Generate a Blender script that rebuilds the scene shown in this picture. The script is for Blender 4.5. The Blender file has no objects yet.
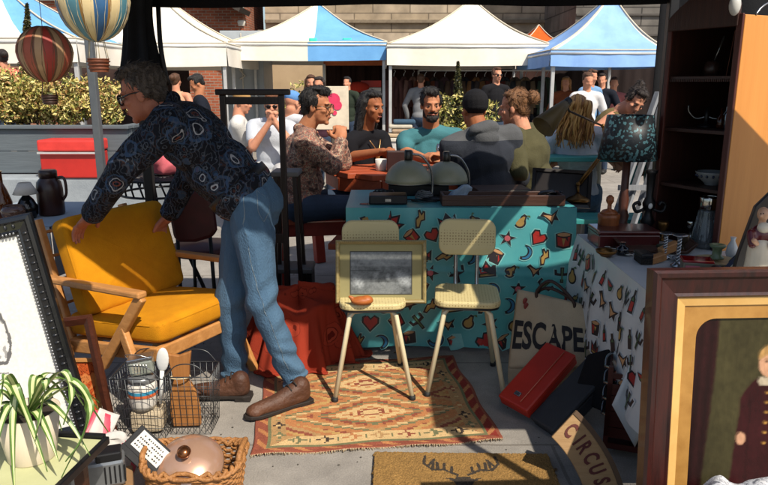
import bpy, bmesh, math, random
from mathutils import Vector as V, Matrix as M, noise as NZ
R = random.Random(7)
C = bpy.context.scene.collection
sc = bpy.context.scene
rad = math.radians
# ------------------------------------------------------------------ camera, light, exposure
F = 680.0; PITCH = rad(13.12); H = 1.40
cd = bpy.data.cameras.new("camera"); cam = bpy.data.objects.new("camera", cd); C.objects.link(cam)
cam.location = (0, 0, H); cam.rotation_euler = (math.pi/2 - PITCH, 0, 0)
cd.sensor_width = 36; cd.lens = 36*F/768; cd.clip_start = .05; cd.clip_end = 400
sc.camera = cam
SUN_EL, SUN_AZ = rad(50), (0.58, -0.815)          # azimuth vector pointing to the sun
w = bpy.data.worlds.new("World"); sc.world = w; w.use_nodes = True
nt = w.node_tree; bg = nt.nodes["Background"]
sky = nt.nodes.new("ShaderNodeTexSky"); sky.sky_type = 'NISHITA'; sky.sun_disc = False
sky.sun_elevation = SUN_EL; sky.sun_rotation = math.atan2(SUN_AZ[0], SUN_AZ[1])
sky.air_density = 1.0; sky.dust_density = 2.0; sky.ozone_density = 1.0
nt.links.new(sky.outputs[0], bg.inputs[0]); bg.inputs[1].default_value = .105
sl = bpy.data.lights.new("sun", 'SUN'); sl.energy = 4.7; sl.angle = rad(.55); sl.color = (1, .90, .76)
so = bpy.data.objects.new("sun", sl); C.objects.link(so)
sd = V((SUN_AZ[0]*math.cos(SUN_EL), SUN_AZ[1]*math.cos(SUN_EL), math.sin(SUN_EL)))
so.rotation_euler = sd.to_track_quat('Z', 'Y').to_euler(); so.location = (6, -6, 8)
vs = sc.view_settings
vs.view_transform = 'Standard'; vs.look = 'None'; vs.gamma = 1; vs.use_curve_mapping = False; vs.exposure = .47
# ------------------------------------------------------------------ helpers
CP, SP = math.cos(PITCH), math.sin(PITCH)
def P(u, v, Y=None, z=None):
    """point seen at photo pixel (u,v), at distance Y in front of the camera or at height z"""
    dx, dy = (u-384)/F, (242.5-v)/F
    d = V((dx, CP+dy*SP, -SP+dy*CP))
    t = Y/d.y if Y is not None else (z-H)/d.z
    return V((0, 0, H)) + d*t
def lin(h):
    if not isinstance(h, str): return tuple(h)[:3]
    h = h.lstrip('#'); o = []
    for i in (0, 2, 4):
        c = int(h[i:i+2], 16)/255; o.append(c/12.92 if c <= .04045 else ((c+.055)/1.055)**2.4)
    return tuple(o)
def v3(*a): return V(a[0]) if len(a) == 1 else V(a)
def frame(x, y=None, z=None):
    """3x3 with the given x axis and approximate z (or y)"""
    x = V(x).normalized()
    if z is not None:
        y = V(z).cross(x).normalized(); z = x.cross(y)
    else:
        z = x.cross(V(y)).normalized(); y = z.cross(x)
    return M((x, y, z)).transposed()
def rotz(a): return M.Rotation(a, 3, 'Z')
MC = {}
def mat(name, c1, c2=None, scale=8., rough=.6, metal=0., bump=0., bscale=None, stretch=(1, 1, 1), contrast=.5, detail=6., emit=None, spec=None, coat=0., alpha=None, trans=0., coord='Object', sheen=0.):
    if name in MC: return MC[name]
    m = bpy.data.materials.new(name); m.use_nodes = True; t = m.node_tree; n = t.nodes; b = n["Principled BSDF"]
    c1 = lin(c1); c2 = lin(c2) if c2 else tuple(x*.72 for x in c1)
    tc = n.new("ShaderNodeTexCoord"); mp = n.new("ShaderNodeMapping"); mp.inputs['Scale'].default_value = stretch
    t.links.new(tc.outputs[coord], mp.inputs[0])
    nz = n.new("ShaderNodeTexNoise"); nz.inputs['Scale'].default_value = scale; nz.inputs['Detail'].default_value = detail; nz.inputs['Roughness'].default_value = .65
    t.links.new(mp.outputs[0], nz.inputs[0])
    rp = n.new("ShaderNodeValToRGB"); e = rp.color_ramp.elements
    e[0].position = .5-contrast*.5+.05; e[1].position = .5+contrast*.5-.05; e[0].color = (*c2, 1); e[1].color = (*c1, 1)
    t.links.new(nz.outputs[0], rp.inputs[0]); t.links.new(rp.outputs[0], b.inputs['Base Color'])
    b.inputs['Roughness'].default_value = rough; b.inputs['Metallic'].default_value = metal
    if spec is not None: b.inputs['Specular IOR Level'].default_value = spec
    if coat: b.inputs['Coat Weight'].default_value = coat
    if trans: b.inputs['Transmission Weight'].default_value = trans
    if sheen: b.inputs['Sheen Weight'].default_value = sheen
    if bump:
        n2 = n.new("ShaderNodeTexNoise"); n2.inputs['Scale'].default_value = bscale or scale*3; n2.inputs['Detail'].default_value = 4
        t.links.new(mp.outputs[0], n2.inputs[0])
        bp = n.new("ShaderNodeBump"); bp.inputs['Strength'].default_value = bump; bp.inputs['Distance'].default_value = .01
        t.links.new(n2.outputs[0], bp.inputs['Height']); t.links.new(bp.outputs[0], b.inputs['Normal'])
    MC[name] = m; return m
def wood(name, c1, c2, scale=3., axis=0, rough=.5, bump=.15, coat=0., contrast=.6):
    s = [14, 14, 14]; s[axis] = 1.0
    return mat(name, c1, c2, scale=scale, rough=rough, bump=bump, bscale=scale*3, stretch=s, coat=coat, contrast=contrast)
def cloth(name, c1, c2=None, scale=6., bump=.35, rough=.9, bscale=300, contrast=.6):
    return mat(name, c1, c2, scale=scale, rough=rough, bump=bump, bscale=bscale, contrast=contrast, spec=.2)
def colmat(name, rough=.85, grain=.25, gscale=200., bump=.3, spec=.3, metal=0.):
    """albedo from the mesh's own pattern attribute, with a fine procedural grain"""
    if name in MC: return MC[name]
    m = bpy.data.materials.new(name); m.use_nodes = True; t = m.node_tree; n = t.nodes; b = n["Principled BSDF"]
    a = n.new("ShaderNodeAttribute"); a.attribute_name = "pattern"
    tc = n.new("ShaderNodeTexCoord"); nz = n.new("ShaderNodeTexNoise"); nz.inputs['Scale'].default_value = gscale; nz.inputs['Detail'].default_value = 3
    t.links.new(tc.outputs['Object'], nz.inputs[0])
    mr = n.new("ShaderNodeMapRange"); mr.inputs[1].default_value = .25; mr.inputs[2].default_value = .75; mr.inputs[3].default_value = 1-grain; mr.inputs[4].default_value = 1+grain*.6
    t.links.new(nz.outputs[0], mr.inputs[0])
    mx = n.new("ShaderNodeMix"); mx.data_type = 'RGBA'; mx.blend_type = 'MULTIPLY'; mx.inputs[0].default_value = 1
    t.links.new(a.outputs['Color'], mx.inputs[6]); t.links.new(mr.outputs[0], mx.inputs[7])
    t.links.new(mx.outputs[2], b.inputs['Base Color'])
    b.inputs['Roughness'].default_value = rough; b.inputs['Specular IOR Level'].default_value = spec; b.inputs['Metallic'].default_value = metal
    if bump:
        bp = n.new("ShaderNodeBump"); bp.inputs['Strength'].default_value = bump; bp.inputs['Distance'].default_value = .004
        t.links.new(nz.outputs[0], bp.inputs['Height']); t.links.new(bp.outputs[0], b.inputs['Normal'])
    MC[name] = m; return m
ORG = {}
def tag(o, label=None, cat=None, group=None, kind=None):
    if label: o['label'] = label
    if cat: o['category'] = cat
    if group: o['group'] = group
    if kind: o['kind'] = kind
    return o
def thing(name, loc, label, cat, group=None):
    o = bpy.data.objects.new(name, None); C.objects.link(o); o.empty_display_size = .1
    o.location = V(loc); ORG[o.name] = V(loc); return tag(o, label, cat, group)
def link(name, me, parent=None, at=None):
    o = bpy.data.objects.new(name, me); C.objects.link(o)
    if parent is not None: o.parent = parent; ORG[o.name] = ORG[parent.name]
    else: o.location = at or V((0, 0, 0)); ORG[o.name] = V(o.location)
    return o
class MB:
    def __init__(s): s.v = []; s.f = []; s.m = []; s.s = []; s.col = None
    def add(s, vs, fs, mat=0, smooth=False):
        b = len(s.v); s.v += [V(p) for p in vs]
        for f in fs: s.f.append([i+b for i in f]); s.m.append(mat); s.s.append(smooth)
        return s
    def box(s, c, size, rot=None, mat=0, taper=1.):
        c = V(c); hx, hy, hz = [q/2 for q in size]; vs = []
        for k in (-1, 1):
            t = taper if k > 0 else 1
            for a, b in ((-1, -1), (1, -1), (1, 1), (-1, 1)):
                p = V((a*hx*t, b*hy*t, k*hz)); vs.append(c+(rot @ p if rot else p))
        return s.add(vs, [(3, 2, 1, 0), (4, 5, 6, 7), (0, 1, 5, 4), (1, 2, 6, 5), (2, 3, 7, 6), (3, 0, 4, 7)], mat)
    def bar(s, p, q, a, b, up=(0, 0, 1), mat=0):
        """box beam from p to q, a wide sideways, b thick along up"""
        p, q = V(p), V(q); d = q-p
        if abs(d.normalized().dot(V(up))) > .98: up = (0, 1, 0)
        return s.box((p+q)/2, (d.length, a, b), frame(d, z=up), mat)
    def tube(s, pts, r, n=8, mat=0, caps=True, smooth=True):
        pts = [V(p) for p in pts]; k = len(pts); rs = r if isinstance(r, (list, tuple)) else [r]*k
        up = V((0, 0, 1)); vs = []; prev = None
        for i, p in enumerate(pts):
            d = (pts[min(i+1, k-1)]-pts[max(i-1, 0)]).normalized()
            if prev is None:
                x = d.cross(up if abs(d.z) < .95 else V((0, 1, 0))).normalized()
            else: x = (prev-d*prev.dot(d)).normalized()
            prev = x; y = d.cross(x)
            for j in range(n):
                a = 2*math.pi*j/n; vs.append(p+(x*math.cos(a)+y*math.sin(a))*rs[i])
        fs = [(i*n+j, i*n+(j+1) % n, (i+1)*n+(j+1) % n, (i+1)*n+j) for i in range(k-1) for j in range(n)]
        s.add(vs, fs, mat, smooth)
        if caps:
            b = len(s.v)-k*n
            s.f.append([b+j for j in range(n)][::-1]); s.m.append(mat); s.s.append(False)
            s.f.append([b+(k-1)*n+j for j in range(n)]); s.m.append(mat); s.s.append(False)
        return s
    def lathe(s, prof, c, rot=None, n=24, mat=0, matf=None, sx=1., sy=1., caps=True, smooth=True):
        c = V(c); k = len(prof); vs = []
        for r, z in prof:
            for j in range(n):
                a = 2*math.pi*j/n; p = V((r*math.cos(a)*sx, r*math.sin(a)*sy, z)); vs.append(c+(rot @ p if rot else p))
        b = len(s.v); s.v += vs
        for i in range(k-1):
            for j in range(n):
                s.f.append([b+i*n+j, b+i*n+(j+1) % n, b+(i+1)*n+(j+1) % n, b+(i+1)*n+j]); s.m.append(matf(i, j) if matf else mat); s.s.append(smooth)
        if caps:
            if prof[0][0] > 1e-5: s.f.append([b+j for j in range(n)][::-1]); s.m.append(mat); s.s.append(False)
            if prof[-1][0] > 1e-5: s.f.append([b+(k-1)*n+j for j in range(n)]); s.m.append(mat); s.s.append(False)
        return s
    def ell(s, c, r, rot=None, n=14, mat=0):
        k = max(6, n//2+1)
        pr = [(max(1e-6, math.sin(math.pi*i/k)), -math.cos(math.pi*i/k)) for i in range(k+1)]
        c = V(c); vs = []
        for q, z in pr:
            for j in range(n):
                a = 2*math.pi*j/n; p = V((q*math.cos(a)*r[0], q*math.sin(a)*r[1], z*r[2])); vs.append(c+(rot @ p if rot else p))
        return s.add(vs, [(i*n+j, i*n+(j+1) % n, (i+1)*n+(j+1) % n, (i+1)*n+j) for i in range(k) for j in range(n)], mat, True)
    def prism(s, poly, o, ux, uy, t, mat=0, smooth=False):
        """2D polygon in plane o+ux*x+uy*y, extruded t along ux x uy"""
        o, ux, uy = V(o), V(ux), V(uy); nz = ux.cross(uy).normalized()*t; n = len(poly)
        vs = [o+ux*x+uy*y for x, y in poly]; vs += [p+nz for p in vs]
        fs = [list(range(n))[::-1], [n+i for i in range(n)]]
        s.add(vs, fs, mat)
        b = len(s.v)-2*n
        for i in range(n): s.f.append([b+i, b+(i+1) % n, b+n+(i+1) % n, b+n+i]); s.m.append(mat); s.s.append(smooth)
        return s
    def poly(s, pts, mat=0): return s.add(pts, [list(range(len(pts)))], mat)
    def grid(s, fn, nu, nv, mat=0, matf=None, smooth=True):
        vs = [fn(i/nu, j/nv) for j in range(nv+1) for i in range(nu+1)]; b = len(s.v); s.v += [V(p) for p in vs]
        for j in range(nv):
            for i in range(nu):
                a = b+j*(nu+1)+i; s.f.append([a, a+1, a+nu+2, a+nu+1]); s.m.append(matf((i+.5)/nu, (j+.5)/nv) if matf else mat); s.s.append(smooth)
        return s
    def build(s, name, mats, parent=None, at=None, bevel=0., solid=0., sub=0, fix=True, cols=None):
        me = bpy.data.meshes.new(name)
        off = ORG[parent.name] if parent is not None else V(at or (0, 0, 0))
        me.from_pydata([p-off for p in s.v], [], s.f)
        for m in (mats if isinstance(mats, (list, tuple)) else [mats]): me.materials.append(m)
        me.polygons.foreach_set('material_index', s.m); me.polygons.foreach_set('use_smooth', s.s)
        if cols:
            if len(cols) == len(s.v):
                ca = me.color_attributes.new("pattern", 'FLOAT_COLOR', 'POINT'); fl = [x for c in cols for x in (c[0], c[1], c[2], 1)]
            else:
                ca = me.color_attributes.new("pattern", 'FLOAT_COLOR', 'CORNER'); fl = [x for i, f in enumerate(s.f) for _ in f for x in (cols[i][0], cols[i][1], cols[i][2], 1)]
            ca.data.foreach_set('color', fl)
        if fix:
            bm = bmesh.new(); bm.from_mesh(me); bmesh.ops.recalc_face_normals(bm, faces=bm.faces); bm.to_mesh(me); bm.free()
        me.update()
        o = link(name, me, parent, off)
        if solid:
            q = o.modifiers.new("solid", 'SOLIDIFY'); q.thickness = solid; q.offset = 0
        if bevel:
            q = o.modifiers.new("bevel", 'BEVEL'); q.width = bevel; q.segments = 2; q.limit_method = 'ANGLE'; q.angle_limit = rad(40)
        if sub:
            q = o.modifiers.new("sub", 'SUBSURF'); q.levels = sub; q.render_levels = sub
        return o
def copy_tree(o, parent=None):
    c = o.copy(); C.objects.link(c)
    if parent is not None: c.parent = parent
    ORG[c.name] = ORG[o.name]
    for ch in [x for x in bpy.data.objects if x.parent == o]: copy_tree(ch, c)
    return c
def bez(pts, n=8):
    """Catmull-Rom through points"""
    pts = [V(p) for p in pts]; q = [pts[0]*2-pts[1]]+pts+[pts[-1]*2-pts[-2]]; out = []
    for i in range(1, len(q)-2):
        a, b, c, d = q[i-1:i+3]
        for k in range(n):
            t = k/n; out.append(.5*((2*b)+(c-a)*t+(2*a-5*b+4*c-d)*t*t+(3*b-a-3*c+d)*t**3))
    return out+[pts[-1]]
def text_mesh(mb, txt, o, ux, uy, size, mat=0, bold=.0, sx=1., t=.002, center=True, shear=0.):
    """letters as flat extruded polygons at o, baseline ux, up uy"""
    cu = bpy.data.curves.new("lettering", 'FONT'); cu.body = txt; cu.size = size; cu.offset = bold*size; cu.shear = shear; cu.resolution_u = 3
    if center: cu.align_x = 'CENTER'
    ob = bpy.data.objects.new("lettering", cu); C.objects.link(ob)
    me = ob.to_mesh(); ux, uy = V(ux).normalized(), V(uy).normalized(); nz = ux.cross(uy)*t
    mb.add([V(o)+ux*(p.co.x*sx)+uy*p.co.y+nz for p in me.vertices], [tuple(f.vertices) for f in me.polygons], mat)
    ob.to_mesh_clear(); bpy.data.objects.remove(ob); bpy.data.curves.remove(cu)
def blob(name, prims, voxel, mats, parent=None, at=None, smooth=4, noisefn=None):
    """one continuous surface: union of tapered capsules ('c',p,q,r0,r1) and ellipsoids ('e',c,(rx,ry,rz),rot), remeshed"""
    mb = MB()
    for q in prims:
        if q[0] == 'e': mb.ell(q[1], q[2], q[3] if len(q) > 3 else None, n=16)
        else:
            _, a, b, r0, r1 = q; a, b = V(a), V(b); mb.ell(a, (r0,)*3, n=14); mb.ell(b, (r1,)*3, n=14)
            if (b-a).length > 1e-4: mb.tube([a, b], [r0, r1], 14)
    o = mb.build(name+"_src", [], None, fix=True)
    q = o.modifiers.new("r", 'REMESH'); q.mode = 'VOXEL'; q.voxel_size = voxel; q.adaptivity = 0
    if smooth:
        q = o.modifiers.new("s", 'SMOOTH'); q.iterations = smooth; q.factor = .5
    dg = bpy.context.evaluated_depsgraph_get(); me = bpy.data.meshes.new_from_object(o.evaluated_get(dg))
    bpy.data.objects.remove(o)
    off = ORG[parent.name] if parent is not None else V(at or (0, 0, 0))
    for p in me.vertices:
        co = p.co
        if noisefn: co = noisefn(co)
        p.co = co-off
    me.materials.clear()
    for m in (mats if isinstance(mats, (list, tuple)) else [mats]): me.materials.append(m)
    me.polygons.foreach_set('use_smooth', [True]*len(me.polygons)); me.name = name
    return link(name, me, parent, off)
def leaves(mb, pts, size, mats=3, flat=.5, rnd=R):
    """leaf-sized folded faces round the points"""
    for p in pts:
        a = V((rnd.gauss(0, 1), rnd.gauss(0, 1), rnd.gauss(0, 1)+flat)).normalized(); b = a.cross(V((rnd.gauss(0, 1), rnd.gauss(0, 1), rnd.gauss(0, 1)))).normalized(); c = a.cross(b)
        s = size*rnd.uniform(.6, 1.3); m = rnd.randrange(mats)
        p = V(p)
        mb.add([p-b*s, p+c*s*.45-a*s*.12, p+b*s, p-c*s*.45-a*s*.12], [(0, 1, 2), (0, 2, 3)], m)
# ------------------------------------------------------------------ setting: ground and buildings
def concrete_mat():
    m = bpy.data.materials.new("pavement_concrete"); m.use_nodes = True; t = m.node_tree; n = t.nodes; b = n["Principled BSDF"]
    tc = n.new("ShaderNodeTexCoord")
    def nz(s, d=8, r=.6):
        q = n.new("ShaderNodeTexNoise"); q.inputs['Scale'].default_value = s; q.inputs['Detail'].default_value = d; q.inputs['Roughness'].default_value = r; t.links.new(tc.outputs['Object'], q.inputs[0]); return q
    a, f, g = nz(1.3), nz(9), nz(160, 3, .7)
    rp = n.new("ShaderNodeValToRGB"); rp.color_ramp.elements[0].position = .3; rp.color_ramp.elements[1].position = .7
    rp.color_ramp.elements[0].color = (.165, .152, .135, 1); rp.color_ramp.elements[1].color = (.345, .322, .285, 1)
    mm = n.new("ShaderNodeMix"); mm.inputs[0].default_value = .45; t.links.new(a.outputs[0], mm.inputs[2]); t.links.new(f.outputs[0], mm.inputs[3]); t.links.new(mm.outputs[0], rp.inputs[0])
    rg = n.new("ShaderNodeMapRange"); rg.inputs[1].default_value = .3; rg.inputs[2].default_value = .7; rg.inputs[3].default_value = .78; rg.inputs[4].default_value = 1.15; t.links.new(g.outputs[0], rg.inputs[0])
    mx = n.new("ShaderNodeMix"); mx.data_type = 'RGBA'; mx.blend_type = 'MULTIPLY'; mx.inputs[0].default_value = 1; t.links.new(rp.outputs[0], mx.inputs[6]); t.links.new(rg.outputs[0], mx.inputs[7])
    br = n.new("ShaderNodeTexBrick"); br.inputs['Scale'].default_value = 1; br.inputs['Brick Width'].default_value = 1.35; br.inputs['Row Height'].default_value = .82; br.inputs['Mortar Size'].default_value = .007
    br.inputs['Color1'].default_value = (1, 1, 1, 1); br.inputs['Color2'].default_value = (.95, .95, .96, 1); br.inputs['Mortar'].default_value = (.62, .6, .58, 1)
    ds = n.new("ShaderNodeMixRGB"); ds.blend_type = 'ADD'; ds.inputs[0].default_value = .012; t.links.new(tc.outputs['Object'], ds.inputs[1]); t.links.new(f.outputs[1], ds.inputs[2]); t.links.new(ds.outputs[0], br.inputs[0])
    m2 = n.new("ShaderNodeMix"); m2.data_type = 'RGBA'; m2.blend_type = 'MULTIPLY'; m2.inputs[0].default_value = 1; t.links.new(mx.outputs[2], m2.inputs[6]); t.links.new(br.outputs[0], m2.inputs[7])
    t.links.new(m2.outputs[2], b.inputs['Base Color']); b.inputs['Roughness'].default_value = .85
    bp = n.new("ShaderNodeBump"); bp.inputs['Strength'].default_value = .5; bp.inputs['Distance'].default_value = .006; t.links.new(g.outputs[0], bp.inputs['Height']); t.links.new(bp.outputs[0], b.inputs['Normal'])
    return m
MB().grid(lambda a, b: (-60+120*a, -20+120*b, 0), 24, 24).build("ground", concrete_mat())
bpy.data.objects["ground"]['kind'] = 'structure'
rg2 = random.Random(77); gm = MB()
for k in range(420):                                                  # grit, crumbs and dead leaf scraps lying on the paving
    p = V((rg2.uniform(-1.6, 1.6), rg2.uniform(2.0, 4.4), .003)); r_ = rg2.uniform(.0015, .005)
    if rg2.random() < .25: a_ = rg2.uniform(0, 6.28); d_ = V((math.cos(a_), math.sin(a_), 0)); gm.add([p-d_*r_*3, p+d_.cross(V((0, 0, 1)))*r_*1.4+V((0, 0, .003)), p+d_*r_*3, p-d_.cross(V((0, 0, 1)))*r_*1.4], [(0, 1, 2), (0, 2, 3)], 1)
    else: gm.ell(p, (r_, r_*rg2.uniform(.6, 1), r_*.6), n=6)
tag(gm.build("grit", [mat("grit_grey", '#57534c', '#3b3833', rough=.95), mat("dead_leaf", '#6d5434', '#4a3822', rough=.9)], None, fix=False), kind='stuff')
def brick_mat(name, c1, c2, mo, bw, rh, ms=.012, plane='xz', rough=.9, noise=.35):
    m = bpy.data.materials.new(name); m.use_nodes = True; t = m.node_tree; n = t.nodes; b = n["Principled BSDF"]
    tc = n.new("ShaderNodeTexCoord"); sx = n.new("ShaderNodeSeparateXYZ"); cx = n.new("ShaderNodeCombineXYZ"); t.links.new(tc.outputs['Object'], sx.inputs[0])
    ad = n.new("ShaderNodeMath"); ad.operation = 'ADD'; t.links.new(sx.outputs[0], ad.inputs[0]); t.links.new(sx.outputs[1], ad.inputs[1])
    t.links.new(ad.outputs[0], cx.inputs[0]); t.links.new(sx.outputs[2], cx.inputs[1])
    br = n.new("ShaderNodeTexBrick"); br.inputs['Scale'].default_value = 1; br.inputs['Brick Width'].default_value = bw; br.inputs['Row Height'].default_value = rh; br.inputs['Mortar Size'].default_value = ms
    br.inputs['Color1'].default_value = (*lin(c1), 1); br.inputs['Color2'].default_value = (*lin(c2), 1); br.inputs['Mortar'].default_value = (*lin(mo), 1); br.inputs['Bias'].default_value = -.1
    t.links.new(cx.outputs[0], br.inputs[0])
    nz = n.new("ShaderNodeTexNoise"); nz.inputs['Scale'].default_value = 2.2; nz.inputs['Detail'].default_value = 9; t.links.new(tc.outputs['Object'], nz.inputs[0])
    mr = n.new("ShaderNodeMapRange"); mr.inputs[1].default_value = .3; mr.inputs[2].default_value = .7; mr.inputs[3].default_value = 1-noise; mr.inputs[4].default_value = 1+noise*.5; t.links.new(nz.outputs[0], mr.inputs[0])
    mx = n.new("ShaderNodeMix"); mx.data_type = 'RGBA'; mx.blend_type = 'MULTIPLY'; mx.inputs[0].default_value = 1; t.links.new(br.outputs[0], mx.inputs[6]); t.links.new(mr.outputs[0], mx.inputs[7])
    t.links.new(mx.outputs[2], b.inputs['Base Color']); b.inputs['Roughness'].default_value = rough
    bp = n.new("ShaderNodeBump"); bp.inputs['Strength'].default_value = .5; bp.inputs['Distance'].default_value = .02; t.links.new(br.outputs[1], bp.inputs['Height']); bp.invert = True; t.links.new(bp.outputs[0], b.inputs['Normal'])
    return m
stone = brick_mat("beige_ashlar", '#a89a86', '#95866f', '#6f6353', 1.25, .62, .02)
stone_d = brick_mat("shadowed_ashlar", '#6a6661', '#5a5650', '#3c3936', 1.1, .5, .02)  # darker ashlar, with the building's shadow put into its colour
brick = brick_mat("red_brick", '#9c5334', '#7f3f28', '#8d7c6c', .23, .078, .01)
trim_dk = mat("dark_trim", '#3a332d', rough=.8)
glass_dk = mat("dark_window_glass", '#15181b', rough=.1, spec=.6)
white_frame = mat("old_white_paint", '#c9c4b8', rough=.6)
# stone warehouse right across the back
t = thing("stone_building", (4, 24, 0), "long beige stone building behind the white and blue market tents", "building")
MB().box((3.2, 27, 5), (14.4, 6, 10)).build("wall", stone, t)
mb = MB().box((3.2, 23.93, 3.45), (14.4, .14, .12)); mb.box((3.2, 23.9, .4), (14.4, .2, .8)); mb.build("ledge", mat("weathered_stone", '#7d715f', '#665b4c', rough=.9, bump=.3), t, bevel=.02)
for X in (-2.6, 1.2):
    o = MB().box((X, 23.9, 1.3), (1.6, .16, 2.4)).build("door", mat("brown_door", '#4a352a', rough=.7), t)
# grey stone building to the right, its shadow put into darker stone
t = thing("grey_building", (9, 20, 0), "grey stone building at the right behind the blue tent, coloured dark for shadow", "building")
MB().box((11.6, 23.2, 5), (12.4, 6.2, 10)).build("wall", stone_d, t)
mb = MB()
for k in range(5): mb.box((11.6, 20.06, 2.75+.55*k), (12.4, .06, .05))
mb.build("string_course", mat("grey_ledge", '#4b4743', rough=.9), t)
# brick building, left
t = thing("brick_building", (-8, 22, 0), "red brick building with lamps on its corner behind the tents at the left", "building")
MB().box((-11.3, 23.6, 5), (13.6, 6, 10)).build("wall", brick, t)
mb = MB()
mb.box((-8.6, 20.56, 2.95), (8, .12, .1)); mb.box((-8.6, 20.53, 3.75), (8, .08, .06)); mb.build("pipe_run", mat("grey_conduit", '#6b6660', rough=.6), t)
for X in (-12.6, -9.9, -7.2):
    f = MB().box((X, 20.57, 3.4), (.1, .1, .1)).build("window_frame", white_frame, t) if False else None
mb = MB().box((-12.2, 20.55, 1.7), (1.1, .1, 1.9)); w_ = mb.build("window", white_frame, t, bevel=.01)
mb = MB()
for i in (-1, 1):
    for k in (0, 1): mb.box((-12.2+i*.26, 20.48, 1.28+k*.84), (.44, .03, .76))
mb.build("pane", glass_dk, w_)
for z in (3.55, 3.1):
    c = P(236, 0, Y=20.4); c.z = z
    mb = MB().box(c, (.28, .3, .16)); mb.tube([c+V((0, .2, .1)), c+V((0, 0, .06))], .03); mb.lathe([(.09, 0), (.12, .12), (.1, .16)], c+V((.16, -.18, -.1)), n=10)
    mb.build("wall_lamp", white_frame, t, bevel=.02)
# the roof gable that juts out between brick and stone
mb = MB().prism([(-6.3, 0), (-4.0, 0), (-4.0, 3.35), (-6.3, 4.6)], (0, 20.2, 0), (1, 0, 0), (0, 0, 1), -.6)
t2 = thing("brick_annex", (-5, 20.4, 0), "low brick annex with a sloping dark roof beside the stone building", "building")
mb.build("wall", brick, t2)
MB().bar((-6.4, 19.8, 4.72), (-3.85, 19.8, 3.35), 1.4, .14).build("roof", trim_dk, t2)
# pale grey shutter cabin beneath the tents
t = thing("grey_cabin", P(247, 200, Y=15), "pale grey metal cabin between the white tents", "cabin")
o_ = ORG[t.name]; x0 = P(222, 80, Y=15).x; x1 = P(264, 80, Y=15).x
MB().box(((x0+x1)/2, 15.6, 1.25), (x1-x0, 1.2, 2.5)).build("wall", mat("pale_grey_metal", '#9aa2a8', '#8b9399', rough=.55, scale=2), t, bevel=.01)
mb = MB().tube([P(240, 58, Y=14.96), P(240, 70, Y=14.96), P(245, 76, Y=14.96), P(240, 79, Y=14.96)], .018, 6); mb.box(((x0+x1)/2, 14.985, 1.25), (.02, .02, 2.4)); mb.build("strap", white_frame, t)
t = thing("beige_wall", P(297, 200, Y=17), "plain beige rendered wall seen under the white and blue tent", "wall")
xa, xb = P(262, 80, Y=17).x, P(330, 80, Y=17).x
MB().box(((xa+xb)/2, 17.1, 1.3), (xb-xa, .2, 2.6)).build("panel", mat("beige_render", '#b09a7c', '#9b866a', rough=.9, scale=1.2, bump=.2), t)
MB().box(((xa+xb)/2, 17.08, 2.63), (xb-xa+.1, .3, .06)).build("coping", mat("weathered_stone", '#7d715f'), t, bevel=.01)

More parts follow.
